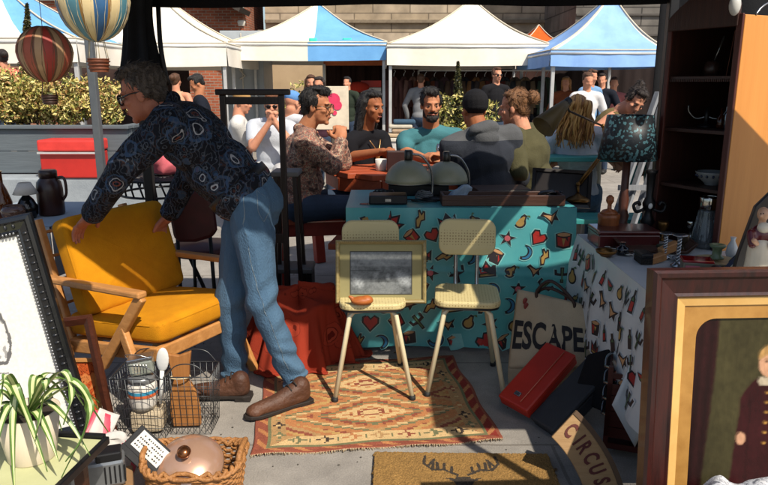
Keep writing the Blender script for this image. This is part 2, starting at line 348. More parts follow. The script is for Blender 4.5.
# ------------------------------------------------------------------ market tents
tent_white = mat("tent_white", '#e3ded4', '#cfc8b8', scale=1.4, rough=.85, bump=.35, bscale=6, contrast=.55, detail=9)
tent_seam = cloth('tent_seam_tape', '#cbc4b4', '#b3aa97', scale=4)
tent_blue = mat("tent_blue", '#6ba6da', '#5890c4', scale=1.6, rough=.85, bump=.35, bscale=6, detail=9)
tent_blue2 = mat("tent_pale_blue", '#8ab2e4', '#7399cf', scale=1.6, rough=.85, bump=.35, bscale=6, detail=9)
tent_orange = cloth("tent_orange", '#cf5a22', '#bb4d1b', bump=.1, bscale=25)
tent_teal = cloth("tent_teal_patch", '#46c7b4', bump=.1)
alu = mat("painted_tent_pole", '#c3c4c3', '#aeb0b0', rough=.4, metal=.3)
def tent(label, x0, x1, Y, dep, z_val, z_eave, peak, mats, matf=None, sag=.16, legs=True, scallop=.03):
    """four-sided pyramid roof with sagging slopes, valance, frame bars and legs"""
    t = thing("market_tent", ((x0+x1)/2, Y, 0), label, "tent")
    cs = [V((x0, Y, z_eave)), V((x1, Y, z_eave)), V((x1, Y+dep, z_eave)), V((x0, Y+dep, z_eave))]
    pk = V(peak); mb = MB()
    for k in range(4):
        a, b = cs[k], cs[(k+1) % 4]
        def fn(s, q, a=a, b=b):
            e = a.lerp(b, s); p = e.lerp(pk, q); d = math.sin(math.pi*q); wk_ = NZ.noise(V((e.x*3+k*5, e.y*3+q*6, q*9)))*.035*min(1, q*4)*(1-q)+NZ.noise(V((e.x*9, e.y*9, q*5)))*.012*(1-q)
            p.z -= sag*d*(pk.z-z_eave)*(.75+.35*math.sin(math.pi*s)) - .02*math.sin(s*9+q*5)*d*.5 + wk_*min(1, 5*s)*min(1, 5*(1-s))
            return p
        mb.grid(fn, 30, 18, matf=(lambda s, q, k=k: matf(k, s, q)) if matf else None)
        def fv(s, q, a=a, b=b):
            e = a.lerp(b, s); out = (a-b).cross(V((0, 0, 1))).normalized()
            p = e-out*(.012*math.sin(s*23+k)+.015)*q; p.z = z_eave+(z_val-z_eave)*q - scallop*q*math.sin(math.pi*s)*0.6; return p
        mb.grid(fv, 24, 3, matf=(lambda s, q, k=k: matf(k, s, 0)) if matf else None)
    mb.build("canopy", mats, t, fix=False)
    seam = MB()
    for k in range(4):
        a = cs[k]; pts = []
        for i in range(13):
            q = i/12; p = a.lerp(pk, q); p.z -= sag*math.sin(math.pi*q)*(pk.z-z_eave)*.75-.012; pts.append(p)
        seam.tube(pts, .014, 5); b = cs[(k+1) % 4]; seam.tube([a+V((0, 0, .004)), b+V((0, 0, .004))], .010, 5)
    seam.build("seams", tent_seam, t)
    mb = MB()
    for k in range(4): mb.tube([cs[k]-V((0, 0, .05)), cs[(k+1) % 4]-V((0, 0, .05))], .02, 6)
    mb.build("frame", alu, t)
    if legs:
        for k in range(4):
            c = cs[k]; ix = .06 if k in (0, 3) else -.06; iy = .06 if k < 2 else -.06
            MB().box((c.x+ix, c.y+iy, (z_eave-.05)/2), (.055, .055, z_eave-.05)).build("leg", alu, t, bevel=.006)
    return t
def tent_px(label, u0, u1, Y, dep, v_val, v_eave, pk_u, pk_v, mats, matf=None, **k):
    a, b = P(u0, v_eave, Y=Y), P(u1, v_eave, Y=Y); zv = P((u0+u1)/2, v_val, Y=Y).z
    return tent(label, a.x, b.x, Y, dep, zv, a.z, P(pk_u, pk_v, Y=Y+dep/2), mats, matf, **k)
tent_px("white market tent at the centre with a clothes stall beneath it", 387, 549, 12.5, 3.0, 65, 44, 472, -1, [tent_white])
tent_px("white tent with one blue panel and teal patches", 228, 387, 13.2, 3.0, 60, 42, 318, 3, [tent_white, tent_blue], lambda k, s, q: 1 if (k == 0 and s > .52) or k == 1 else 0)
for o_ in [o for o in bpy.data.objects if o.get('label', '').startswith("white tent with one blue")]:
    for k, (u, v, w_, h_) in enumerate(((313, 43, 8, 10), (347, 41, 9, 6), (378, 44, 8, 5))):                  # teal repair patches on the blue panel
        p = P(u, v, Y=13.25); zz_ = p.z; e0 = P(228, 42, Y=13.2).z; pkz = P(318, 3, Y=14.7).z
        MB().grid(lambda s_, q_: P(u+(s_-.5)*w_, v+(q_-.5)*h_, Y=13.15+.42*max(0, (46-v)/10.)), 4, 4).build("patch", tent_teal, o_, solid=.004, fix=False)
tent_px("pale blue tent at the right with white edging", 551, 668, 10.8, 2.6, 66, 50, 612, -6, [tent_blue2, tent_white], lambda k, s, q: 1 if (k == 0 and (s < .02 or s > .98)) else 0)
tent_px("plain white tent between the brick building and the paisley shirted man", 72, 226, 12.0, 3.0, 66, 43, 150, -14, [tent_white])
tent_px("white tent with a blue slope at the far left behind the hedge", -60, 76, 10.0, 2.8, 62, 38, -8, -26, [tent_white, tent_blue], lambda k, s, q: 1 if (k == 0 and s > .62+.0*q and q > .1) or (k == 1 and q > .05) else 0)
tent_px("small orange tent peak behind the white central tent", 522, 560, 19.0, 2.4, 46, 42, 539, 25, [tent_orange])
# dark stall behind the white and blue tent with an orange-edged front
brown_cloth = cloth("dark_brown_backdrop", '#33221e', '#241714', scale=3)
def backdrop(label, u0, u1, Y, z1, m, name="stall_backdrop", cat="backdrop", folds=30, amp=.03):
    a, b = P(u0, 80, Y=Y).x, P(u1, 80, Y=Y).x
    mb = MB().grid(lambda s, q: (a+(b-a)*s, Y+amp*math.sin(s*folds)+.4*amp*math.sin(s*folds*2.7), .02+z1*q), 80, 4)
    o = mb.build(name, m, None, at=V(((a+b)/2, Y, 0)), solid=.006, fix=False); return tag(o, label, cat)
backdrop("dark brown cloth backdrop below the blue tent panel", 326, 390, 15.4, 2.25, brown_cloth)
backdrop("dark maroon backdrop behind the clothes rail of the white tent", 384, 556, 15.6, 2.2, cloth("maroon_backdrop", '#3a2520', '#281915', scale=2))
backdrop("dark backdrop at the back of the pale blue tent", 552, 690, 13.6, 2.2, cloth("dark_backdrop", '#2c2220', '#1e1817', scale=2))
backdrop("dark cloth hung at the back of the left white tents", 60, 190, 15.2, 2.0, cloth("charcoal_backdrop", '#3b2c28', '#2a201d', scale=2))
a, b = P(324, 62, Y=14.9), P(389, 66, Y=14.9)
mb = MB().box((((a.x+b.x)/2), 14.9, a.z), (b.x-a.x, .3, .14)); o = mb.build("stall_fascia", mat("orange_board", '#c86a35', rough=.6), None, at=V(((a.x+b.x)/2, 14.9, a.z)), bevel=.01); tag(o, "orange board across the top of the dark stall", "board")
a = P(324, 64, Y=14.7); mb = MB().box((a.x, 14.7, a.z/2), (.06, .06, a.z)); tag(mb.build("stall_post", alu, None, at=V((a.x, 14.7, 0)), bevel=.005), "thin white post at the left of the dark stall", "post")
# red signs and a white panel in that stall
c = P(371, 84, Y=14.5); mb = MB().box(c, (.42, .04, .14)); tag(mb.build("red_sign", mat("red_board", '#c03624', rough=.5), None, at=V(c)), "red sign board over a white panel in the dark stall", "sign")
c = P(371, 91, Y=14.5); mb = MB().box(c, (.42, .04, .16)); tag(mb.build("white_sign", mat("white_board", '#d8d4cc', rough=.6), None, at=V(c)), "white panel below the red sign in the dark stall", "sign")
c = P(358, 87, Y=14.4); mb = MB().ell(c, (.24, .1, .11)); tag(mb.build("red_umbrella", cloth("red_cloth", '#b23524'), None, at=V(c)), "rounded red cover beside the red sign in the dark stall", "cover")
c = P(332, 108, Y=7.5); t = thing("menu_board", V((c.x, 7.5, 0)), "cream menu board with a pink blot beside the floral shirted man", "sign")
MB().box((c.x, 7.5, c.z), (.36, .03, .46)).build("board", mat("cream_board", '#d9cdb6', rough=.7), t, bevel=.005)
mb = MB()
for k, (dx, dz, r) in enumerate(((.02, .09, .07), (.06, .03, .05), (-.02, .0, .03), (.03, -.05, .025), (-.05, -.09, .02))):
    MB().lathe([(r, 0), (r, .004+.001*k)], (c.x+dx, 7.482, c.z+dz), rot=M.Rotation(rad(90), 3, 'X'), n=14).build("print", mat("pink_print", '#d8355f', rough=.6), t)
MB().tube([(c.x, 7.53, .02), (c.x, 7.53, c.z)], .02, 8).build("stand", trim_dk, t)
# ------------------------------------------------------------------ the stall's own black gazebo
black_cloth = cloth("black_canvas", '#17181b', '#101114', scale=5, bump=.2, bscale=60)
black_metal = mat("black_metal", '#16171a', '#101113', rough=.45, metal=.3)
GX0, GX1, GY0, GY1 = -1.235, 1.42, 2.08, 3.5
t = thing("black_gazebo", (.1, 2.8, 0), "black gazebo roof with a black valance and posts over the junk stall", "gazebo")
mb = MB(); pk = V((.1, 2.8, 2.5)); cs = [V((GX0-.75, GY0, 2.0)), V((1.02, GY0, 2.0)), V((GX1, GY1, 1.95)), V((GX0, GY1, 1.95))]
for k in range(4):
    a, b = cs[k], cs[(k+1) % 4]
    mb.grid(lambda s, q, a=a, b=b: a.lerp(b, s).lerp(pk, q), 8, 6)
mb.build("canopy", black_cloth, t, solid=.004, fix=False)
mb = MB()
for k in range(4):
    a, b = cs[k], cs[(k+1) % 4]; out = (a-b).cross(V((0, 0, 1))).normalized()
    def fv(s, q, a=a, b=b, out=out, k=k):
        p = a.lerp(b, s)-out*(.01+.012*q*math.sin(s*31)); zb = (1.89, 1.84, 1.80, 1.84)[k]
        if k == 2: zb = P(384, 3+7*s+1.5*math.sin(s*9)-4*s*s, Y=GY1).z
        p.z = p.z*(1-q)+zb*q; return p
    mb.grid(fv, 40, 3)
mb.build("valance", black_cloth, t, solid=.004, fix=False)
for k, c in enumerate(cs):
    if k == 1: continue                                              # corner drawn in to let sun onto the turquoise cloth; no leg
    MB().box((c.x+(.03 if k in (0, 3) else -.02), c.y+(.03 if k < 2 else -.03), 1.0), (.045, .045, 2.0)).build("leg", black_metal, t, bevel=.005)
mb = MB()
for k in range(4): mb.tube([cs[k]-V((0, 0, .06)), cs[(k+1) % 4]-V((0, 0, .06))], .016, 6)
mb.build("frame", black_metal, t)
# gathered side curtain tied to the back left leg, and the strap beside it
ca = P(143, 60, Y=3.45)
def cur(s, q):
    a = 2*math.pi*s; z = 1.94-.62*q; r = .078*(1-.35*math.sin(math.pi*min(1, q*1.3)))*(1+.28*math.sin(a*6+q*2))
    return V((ca.x+.0+1.1*r*math.cos(a), 3.42+r*math.sin(a), z))
MB().grid(cur, 48, 14).build("side_curtain", cloth("grey_black_canvas", '#24262a', '#15161a', scale=5), t, fix=False)
pts = bez([P(158, 4, Y=3.45), P(160, 40, Y=3.42), P(163, 62, Y=3.41), P(168, 85, Y=3.43)], 5)
MB().tube(pts, .012, 6).build("strap", black_metal, t)
# grey pole of the neighbouring stall
a, b = P(93, 66, Y=4.5), P(103, 200, Y=4.5); x = (a.x+b.x)/2
t = thing("grey_pole", (x, 4.5, 0), "grey metal pole standing behind the striped balloon", "pole")
MB().box((x, 4.5, 1.2), (.05, .05, 2.4)).build("tube", mat("galvanised_pole", '#6f7478', '#5f6468', rough=.4, metal=.6), t, bevel=.006)
MB().box((x, 4.5, .01), (.16, .16, .02)).build("foot_plate", black_metal, t)
# dark canvas wall of the next stall, right behind the cabinet
o = MB().grid(lambda s, q: (1.66+2.0*s, 4.3+.02*math.sin(s*40)+.05*s, .02+2.5*q), 60, 4).build("canvas_wall", black_cloth, None, at=V((2.6, 4.3, 0)), solid=.005, fix=False)
tag(o, "black canvas side wall standing behind the orange cabinet", "tent wall")

# ------------------------------------------------------------------ printed oilcloth motifs (flat shapes that belong to the cloth)
def circ(r, n=14, cx=0, cy=0, a0=0, a1=2*math.pi, ry=None):
    return [(cx+r*math.cos(a0+(a1-a0)*i/n), cy+(ry or r)*math.sin(a0+(a1-a0)*i/n)) for i in range(n+(0 if abs(a1-a0) > 6.2 else 1))]
INK, RED, GOLD, TAN, GRN, SKY, PINK = range(1, 8)
MOTIF = {
 'drum': [(INK, [(-.42, .3), (-.36, -.42), (0, -.5), (.36, -.42), (.42, .3), (0, .42)]), (RED, [(-.33, .16), (-.28, -.32), (0, -.4), (.28, -.32), (.33, .16), (0, .06)]), (TAN, circ(.34, 12, 0, .26, ry=.1)), (GOLD, [(-.1, .06), (0, -.36), (.1, .06)])],
 'melon': [(INK, [(-.5, .28), (-.4, -.12), (-.1, -.42), (.3, -.4), (.5, -.12)]), (RED, [(-.42, .2), (-.2, -.22), (.38, -.12)]), (GRN, [(-.42, .03), (-.1, -.36), (.28, -.34), (.42, -.18), (.1, -.24), (-.2, -.24)])],
 'hand': [(INK, [(-.5, -.3), (-.3, -.42), (0, -.2), (.2, -.28), (.5, .1), (.42, .22), (.3, .14), (.36, .36), (.24, .4), (.08, .16), (-.12, .14), (-.3, -.04)]), (GOLD, [(-.36, -.26), (-.28, -.32), (0, -.12), (.18, -.18), (.4, .1), (.2, .04), (.24, .28), (.06, .06), (-.14, .04)])],
 'pear': [(INK, circ(.34, 14, 0, -.16)+[]), (INK, [(-.22, 0), (-.1, .38), (.1, .38), (.22, 0)]), (GOLD, circ(.24, 12, 0, -.16)), (GOLD, [(-.13, 0), (-.04, .26), (.05, .26), (.14, 0)]), (GRN, [(0, .36), (.2, .5), (.3, .38)])],
 'cactus': [(INK, [(-.1, -.5), (-.1, -.1), (-.42, -.05), (-.46, .3), (-.32, .3), (-.28, .1), (-.1, .08), (-.12, .46), (.1, .48), (.1, .12), (.28, .16), (.3, .42), (.44, .4), (.42, .02), (.1, -.06), (.1, -.5)]), (GRN, [(-.04, -.4), (-.05, .4), (.04, .4), (.04, -.4)])],
 'heart': [(INK, [(0, -.5), (-.46, 0), (-.46, .3), (-.2, .44), (0, .26), (.2, .44), (.46, .3), (.46, 0)]), (RED, [(0, -.38), (-.36, .02), (-.36, .25), (-.18, .34), (0, .14), (.18, .34), (.36, .25), (.36, .02)])],
 'moon': [(INK, circ(.48, 14, 0, 0, -2.2, 1.4)+circ(.36, 10, -.14, .12, 1.2, -1.9)), (SKY, circ(.42, 12, .0, .0, -1.9, 1.1)+circ(.36, 10, -.08, .06, .9, -1.7))],
 'crown': [(INK, [(-.46, -.4), (-.5, .3), (-.24, .1), (0, .48), (.24, .1), (.5, .3), (.46, -.4)]), (RED, [(-.36, -.16), (-.38, .12), (-.2, -.04), (0, .3), (.2, -.04), (.38, .12), (.36, -.16)]), (GOLD, [(-.36, -.32), (-.36, -.22), (.36, -.22), (.36, -.32)])],
 'bird': [(INK, [(-.5, .2), (-.3, .38), (-.12, .24), (.1, .12), (.5, .3), (.32, .02), (.4, -.3), (.16, -.2), (0, -.44), (-.1, -.2), (-.26, .04)]), (TAN, [(-.34, .22), (-.12, .14), (.1, .04), (.3, .14), (.16, -.06), (.02, -.26), (-.1, -.06)])],
 'star': [(INK, [((.5 if i % 2 == 0 else .2)*math.cos(i*math.pi/5+.3), (.5 if i % 2 == 0 else .2)*math.sin(i*math.pi/5+.3)) for i in range(10)]), (PINK, circ(.17, 8))],
 'bottle': [(INK, [(-.2, -.5), (-.2, .14), (-.09, .26), (-.09, .5), (.09, .5), (.09, .26), (.2, .14), (.2, -.5)]), (RED, [(-.13, -.4), (-.13, .0), (.13, .0), (.13, -.4)]), (GRN, [(-.12, .05), (0, .22), (.12, .05)])],
}
KEYS = list(MOTIF)
def motifs(mb, surf, spots, halo=8):
    """surf(x,y,h) -> point h in front of the cloth; spots (x, y, size, angle, kind)"""
    for x, y, s, a, k in spots:
        ca_, sa_ = math.cos(a), math.sin(a)
        def pl(poly, h, g=1.): return [surf(x+s*g*(q*ca_-r*sa_), y+s*g*(q*sa_+r*ca_), h) for q, r in poly]
        for i, (m, poly) in enumerate(MOTIF[k]):
            if m == INK: mb.poly(pl(poly, .0010, 1.14), halo)
            mb.poly(pl(poly, .0016+.0004*i), m)
inks = [mat("print_ink", '#231d22', rough=.5), mat("print_red", '#a52a25', rough=.5), mat("print_gold", '#a98a4c', rough=.5), mat("print_tan", '#b98e63', rough=.5), mat("print_green", '#4c6a45', rough=.5), mat("print_blue", '#2c6c94', rough=.5), mat("print_pink", '#b35a62', rough=.5)]
turq = mat("turquoise_oilcloth", '#57a5a6', '#43929a', scale=3, rough=.38, bump=.05, bscale=14)
halo_t = mat("print_halo", '#7dbcbb', rough=.4)
TZ = .785; TY = 3.42
tl, tr = P(346, 212, Y=TY).x, P(582, 214, Y=TY).x
def wav(x, z): return .011*math.sin(x*9+z*4)+.007*math.sin(x*21-z*7)+.010*NZ.noise(V((x*5, z*4, 2)))-.006*math.exp(-((z-.42-.02*math.sin(x*5))/.015)**2)-.005*math.exp(-((x-.35)/.012)**2)
TL_, TR_ = -.195, .985
t = thing("market_table", ((TL_+TR_)/2, TY+.3, 0), "table covered to the ground by turquoise oilcloth printed with red, black and gold motifs", "table")
wood_tbl = wood("worn_table_wood", '#6b5138', '#4c3826')
MB().box(((TL_+TR_)/2, TY+.30, TZ-.025), (TR_-TL_-.02, .56, .03)).build("tabletop", wood_tbl, t)
for X in (TL_+.05, TR_-.05):
    for y in (TY+.06, TY+.54): MB().box((X, y, (TZ-.04)/2), (.04, .04, TZ-.04)).build("leg", wood_tbl, t)
mb = MB()
mb.grid(lambda s, q: (TL_+(TR_-TL_)*s, TY+wav(TL_+(TR_-TL_)*s, TZ*(1-q))*min(1, q*6), TZ+(.03-TZ)*q), 90, 60)
mb.grid(lambda s, q: (TL_+(TR_-TL_)*s, TY+.6*q, TZ+.0005), 10, 6)
mb.grid(lambda s, q: (TL_-.002-.01*math.sin(s*8)*q, TY+.6*s, TZ+(.03-TZ)*q), 10, 8)
r2 = random.Random(3); sp = []; pts = []
for i in range(9):
    for j in range(8):
        x = TL_+.06+i*.131+(.06 if j % 2 else 0)+r2.uniform(-.018, .018); z = .07+j*.094+r2.uniform(-.014, .014)
        if TL_+.03 < x < TR_-.03 and z < TZ-.035: sp.append((x, z, r2.uniform(.084, .102), r2.uniform(-.8, .8), KEYS[(i*5+j*3+r2.randrange(3)) % 10]))
motifs(mb, lambda x, z, h: (x, TY+wav(x, z)-h-.0015, z), sp)
sp = [(TL_+.1+k*.19, TY+.1+.14*(k % 3), .07, r2.uniform(-2, 2), KEYS[k % 10]) for k in range(6)]
motifs(mb, lambda x, y, h: (x, y, TZ+.001+h), sp)
mb.build("tablecloth", [turq]+inks+[halo_t], t, fix=False)
# the strip of grey floor cloth / plastic wrap lying under it
# ------------------------------------------------------------------ right hand table, white printed oilcloth
WZ = .69
white_oil = mat("white_oilcloth", '#c0c4c4', '#aeb5b8', scale=3, rough=.4, bump=.06, bscale=12)
halo_w = mat("print_halo_white", '#c9d0d4', rough=.4)
ca_, cb_ = P(577, 234, z=WZ), P(652, 300, z=WZ)
A = V((ca_.x, ca_.y, 0)); B = V((.92, 1.72, 0))
du = (B-A).normalized(); L_ = (B-A).length; nrm = V((0, 0, 1)).cross(du).normalized()
if nrm.x > 0: nrm = -nrm
t = thing("bric_a_brac_table", (1.45, 2.45, 0), "long table under a white oilcloth printed with small bottles, crowded with bric-a-brac", "table")
MB().box(((A.x+B.x)/2+.57, (A.y+B.y)/2, WZ-.025), (1.10, A.y-B.y-.04, .03)).build("tabletop", wood_tbl, t)
for X in (1.03, 1.95):
    for y in (1.85, 3.1): MB().box((X, y, (WZ-.04)/2), (.045, .045, WZ-.04)).build("leg", wood_tbl, t)
def side(s, z, h=0):
    x = s*L_; f = min(1, (WZ-z)*7)
    return A+du*x+V((0, 0, z))+nrm*(f*(.012+.014*math.sin(x*15+z*2)+.008*math.sin(x*33))+h+(WZ-z)*.05)
mb = MB(); mb.grid(lambda s, q: side(s, WZ-(WZ-.22-.06*math.sin(s*5))*q), 60, 20)
mb.grid(lambda s, q: A+du*(s*L_)+V((1.1*q, 0, WZ+.0006+.002*math.sin(s*40)*math.sin(q*30))), 40, 14)
mb.grid(lambda s, q: B+V((1.1*s, -.012-.012*math.sin(s*30)*min(1, q*5), WZ-(WZ-.15)*q)), 40, 10)
sp = []
for i in range(15):
    for j in range(4):
        sp.append((.06+i*.088+(.04 if j % 2 else 0)+r2.uniform(-.018, .018), WZ-.08-j*.105+r2.uniform(-.02, .02), r2.uniform(.066, .092), r2.uniform(-.5, .5), ('bottle', 'pear', 'bottle', 'hand', 'drum', 'bird', 'bottle', 'cactus', 'crown', 'melon')[r2.randrange(10)]))
motifs(mb, lambda x, z, h: side(x/L_, z, h+.002), sp)
mb.build("tablecloth", [white_oil]+inks+[halo_w], t, fix=False)

# ------------------------------------------------------------------ kilim rug and stag doormat
def in_rug(x, y):
    """kilim pattern; x,y in 0..1 across / along"""
    cream, orange, rust, green, dark, tan, gold = map(lin, ('#bfa273', '#a66f45', '#824634', '#69694a', '#3a2e27', '#a28055', '#ad8a54'))
    red = lin('#7d2a20')
    bx = min(x, 1-x)*1.05; by = min(y, 1-y)*1.25; b = min(bx, by)
    stp = lambda q, n: math.floor(q*n)/n
    if b < .055:
        if b < .012: return rust
        u = (y if bx < by else x)
        return (rust if (x < .5 or by < bx) else red) if (math.floor(u*26+b*40) % 3) else orange
    if b < .07: return green
    if by < .175 or bx < .13:
        # row of hooked lozenges on a cream band
        u = (x*9.0 if by < bx else y*10); f = u-math.floor(u); c = by if by < bx else bx
        lo, hi = (.07, .175) if by < bx else (.07, .13)
        q = (c-lo)/(hi-lo)
        if abs(stp(f, 10)-.5)+abs(stp(q, 6)-.5)*.9 < .32:
            if abs(f-.5) < .07 and abs(q-.5) < .2: return cream
            return (rust, orange, green, tan, dark)[int(math.floor(u)*7) % 5]
        if abs(f) < .05 and .3 < q < .7: return green
        return cream if by < bx else tan
    # field: two serrated medallions
    best = None
    for cy in (.33, .68):
        dx = abs(stp(x, 64)+1/128-.5)/.34; dy = abs(stp(y, 74)+1/148-cy)/.185; d = dx*.95+dy
        if best is None or d < best[0]: best = (d, dx, dy, cy)
    d, dx, dy, cy = best
    if d < .12: return cream
    if d < .28: return rust if (math.floor(dx*12)+math.floor(dy*12)) % 2 else cream
    if d < .34: return orange
    if d < .52: return cream
    if d < .60: return orange
    if d < .68: return green
    if d < .80: return rust if math.floor(dx*14) % 3 else orange
    if d < .93: return orange
    if d < 1.05: return tan if math.floor(dy*16) % 2 else cream
    if d < 1.12: return green
    if d < 1.3: return orange
    k = math.floor((d+dx*.4)*7) % 4
    return (orange, tan, rust, gold)[k]
# corners from the photograph on the ground
c00, c10, c11, c01 = P(250, 457, z=0), P(503, 441, z=0), P(452, 357, z=0), P(268, 367, z=0)
nx, ny = 150, 170; mb = MB(); cols = []
def rugp(s, q):
    p = c00.lerp(c10, s).lerp(c01.lerp(c11, s), q)
    p.z = .006+.0022*math.sin(s*17+q*5)*math.sin(q*13)+(.004*math.sin(s*21) if q < .03 else 0)
    p.x += .006*math.sin(q*14); p.y += .005*math.sin(s*15); return p
mb.grid(rugp, nx, ny)
cols = [tuple(c*(1+.12*NZ.noise(V((i*.31, j*.05, 0)))+.1*NZ.noise(V((i*.02, j*.6, 4)))) for c in in_rug((i+.5)/nx, (j+.5)/ny)) for j in range(ny) for i in range(nx)]
b_ = len(mb.f); fr = random.Random(5)
for i in range(230):                                                     # frayed warp ends
    for q in (0, 1):
        s = (i+fr.random())/230; p = rugp(s, q); d = V((fr.uniform(-.006, .006), (-1 if q == 0 else 1)*fr.uniform(.004, .016), -.003))
        mb.add([p-V((.0012, 0, 0)), p+V((.0012, 0, 0)), p+d], [(0, 1, 2)]); cols.append(lin('#b7a485'))
o = mb.build("kilim_rug", colmat("kilim_wool", grain=.35, gscale=260, bump=.6), None, at=V(((c00.x+c10.x)/2, (c00.y+c01.y)/2, 0)), solid=.005, fix=False, cols=cols)
tag(o, "worn orange and cream kilim rug with diamond medallions on the pavement", "rug")
# doormat
def in_poly(x, y, poly):
    c = False; j = len(poly)-1
    for i in range(len(poly)):
        if (poly[i][1] > y) != (poly[j][1] > y) and x < (poly[j][0]-poly[i][0])*(y-poly[i][1])/(poly[j][1]-poly[i][1])+poly[i][0]: c = not c
        j = i
    return c
def seg(x, y, a, b, w):
    ax, ay = a; bx, by = b; dx, dy = bx-ax, by-ay; t_ = max(0, min(1, ((x-ax)*dx+(y-ay)*dy)/(dx*dx+dy*dy)))
    return (x-ax-t_*dx)**2+(y-ay-t_*dy)**2 < w*w
ANT = [((.06, .1), (.2, .2)), ((.2, .2), (.33, .2)), ((.33, .2), (.42, .34)), ((.42, .34), (.40, .5)), ((.2, .2), (.19, .34)), ((.27, .2), (.27, .36)), ((.33, .2), (.31, .36)), ((.12, .14), (.11, .26)), ((.38, .27), (.3, .42))]
def stag(x, y):
    """x in -.5...5 across, y up, antlers above the head"""
    x = abs(x)
    if in_poly(x, y, [(0, .06), (.07, .07), (.09, .02), (.2, .04), (.11, -.04), (.08, -.12), (.06, -.3), (.05, -.4), (0, -.42)]): return True
    if y < -.3 and x < .16+(-.3-y)*.8: return True
    return any(seg(x, y, a, b, .017) for a, b in ANT)
m0, m1 = P(375, 456, z=0), P(547, 458, z=0); mw = (m1-m0).length; mxv = (m1-m0).normalized(); myv = V((0, 0, 1)).cross(mxv)
nx, ny = 260, 160; mb = MB(); mh = mw*.62
mb.grid(lambda s, q: m0+mxv*(mw*s)-myv*(mh*(1-q))+V((0, 0, .018)), nx, ny)
cols = []
for j in range(ny):
    for i in range(nx):
        s, q = (i+.5)/nx, (j+.5)/ny
        base = lin('#3a322a') if stag((s-.49)*2.0, (q-.55)*1.3) else lin('#8a6a3a')
        f = 1+.35*NZ.noise(V((i*.9, j*.9, 1)))+.15*NZ.noise(V((i*.07, j*.07, 2))); cols.append(tuple(c*f for c in base))
o = mb.build("doormat", colmat("coir", grain=.5, gscale=300, bump=1.0), None, at=m0+mxv*mw/2, fix=False, cols=cols)
for vv in o.data.vertices: vv.co.z += .004*NZ.noise(vv.co*180)
q = o.modifiers.new("solid", 'SOLIDIFY'); q.thickness = .016; q.offset = -1
tag(o, "brown coir doormat with a dark stag head", "doormat")

# black awning added out of view at the right to shade the rug and white table
t = thing("added_shade_awning", (1.95, 1.9, 0), "black canvas awning added out of view to shade the rug and white table", "awning")
MB().grid(lambda s, q: (1.08+1.75*s, 1.35+1.17*q, 1.80-.03*math.sin(math.pi*s)*math.sin(math.pi*q)), 12, 10).build("canopy", black_cloth, t, solid=.004, fix=False)
for X, y in ((1.11, 1.38), (2.78, 1.38), (2.78, 2.48)): MB().box((X, y, .893), (.035, .035, 1.785)).build("leg", black_metal, t, bevel=.004)
mb = MB(); mb.tube([(1.1, 1.37, 1.785), (2.8, 1.37, 1.785), (2.8, 2.5, 1.785), (1.45, 2.5, 1.785), (1.1, 2.5, 1.785), (1.1, 1.37, 1.785)], .014, 6); mb.build("frame", black_metal, t)
# ------------------------------------------------------------------ yellow armchair
oak = wood("light_oak", '#bd8850', '#9c6a38', axis=0, scale=2.2, rough=.45)
mustard = cloth("mustard_wool", '#c9890f', '#a96c0a', scale=5, bump=.4, bscale=420)
def cushion(mb, o, ux, uy, uz, a, b, h, nz_=6, crown=.25):
    """soft box: corner o, edges a along ux, b along uy, thickness h along uz"""
    ux, uy, uz = V(ux), V(uy), V(uz); n = 14
    def sup(s): return math.copysign(abs(s)**.35, s)
    vs = []; k = 22; m_ = 60
    for i in range(k+1):
        th = -math.pi/2+math.pi*i/k
        for j in range(m_):
            ph = 2*math.pi*j/m_; ct = math.cos(th)
            e = .16
            f = lambda q, e: math.copysign(abs(q)**e, q)
            x = f(ct, .28)*f(math.cos(ph), e); y = f(ct, .28)*f(math.sin(ph), e); z = f(math.sin(th), .42)
            bul = 1+crown*(1-x*x)*(1-y*y)
            n_ = .006*NZ.noise(V((x*2.5, y*2.5, z+a*9)))+.003*NZ.noise(V((x*7, y*7, z)))
            vs.append(o+uz*n_+ux*(a*(x+1)/2)+uy*(b*(y+1)/2)+uz*(h*(z*bul+1)/2))
    fs = [(i*m_+j, i*m_+(j+1) % m_, (i+1)*m_+(j+1) % m_, (i+1)*m_+j) for i in range(k) for j in range(m_)]
    mb.add(vs, fs, 0, True); return mb
f_ = V((.88, -.47, 0)).normalized(); wv = V((.47, .88, 0)).normalized(); up = V((0, 0, 1))
Cn = V((-.945, 2.66, 0)); W_, D_ = .54, .54
t = thing("armchair", Cn-f_*.27+wv*.27, "mid-century armchair with mustard yellow cushions and a light wooden frame", "armchair")
def AC(a, b, z): return Cn-f_*a+wv*b+up*z          # a back from the front edge, b across from the near side
tilt = 6
mb = MB(); mb.bar(AC(0, .0, .30), AC(D_, 0, .24), .028, .06); mb.bar(AC(0, W_, .30), AC(D_, W_, .24), .028, .06); mb.bar(AC(.0, -.014, .30), AC(.0, W_+.014, .30), .03, .06); mb.bar(AC(D_, -.014, .24), AC(D_, W_+.014, .24), .03, .06)
for k in range(4): mb.bar(AC(.03, .09+k*.12, .315), AC(D_-.03, .09+k*.12, .255), .04, .012)
mb.build("seat_frame", oak, t, bevel=.006)
mb = MB(); sv = (AC(D_, 0, .28)-AC(0, 0, .335)).normalized()
cushion(mb, AC(-.03, .0, .335), sv, wv, sv.cross(wv) if sv.cross(wv).z > 0 else -sv.cross(wv), .60, W_, .115, crown=.12); sc_o = mb.build("seat_cushion", mustard, t)
sn = sv.cross(wv) if sv.cross(wv).z > 0 else -sv.cross(wv); q0 = AC(-.03, .0, .335)
pp = [q0+sv*x+wv*y+sn*.088 for x, y in ((.02, .004), (.3, -.002), (.58, .004), (.597, .03), (.597, W_-.03), (.58, W_-.004), (.3, W_+.002), (.02, W_-.004), (.003, W_-.03), (.003, .03), (.02, .004))]
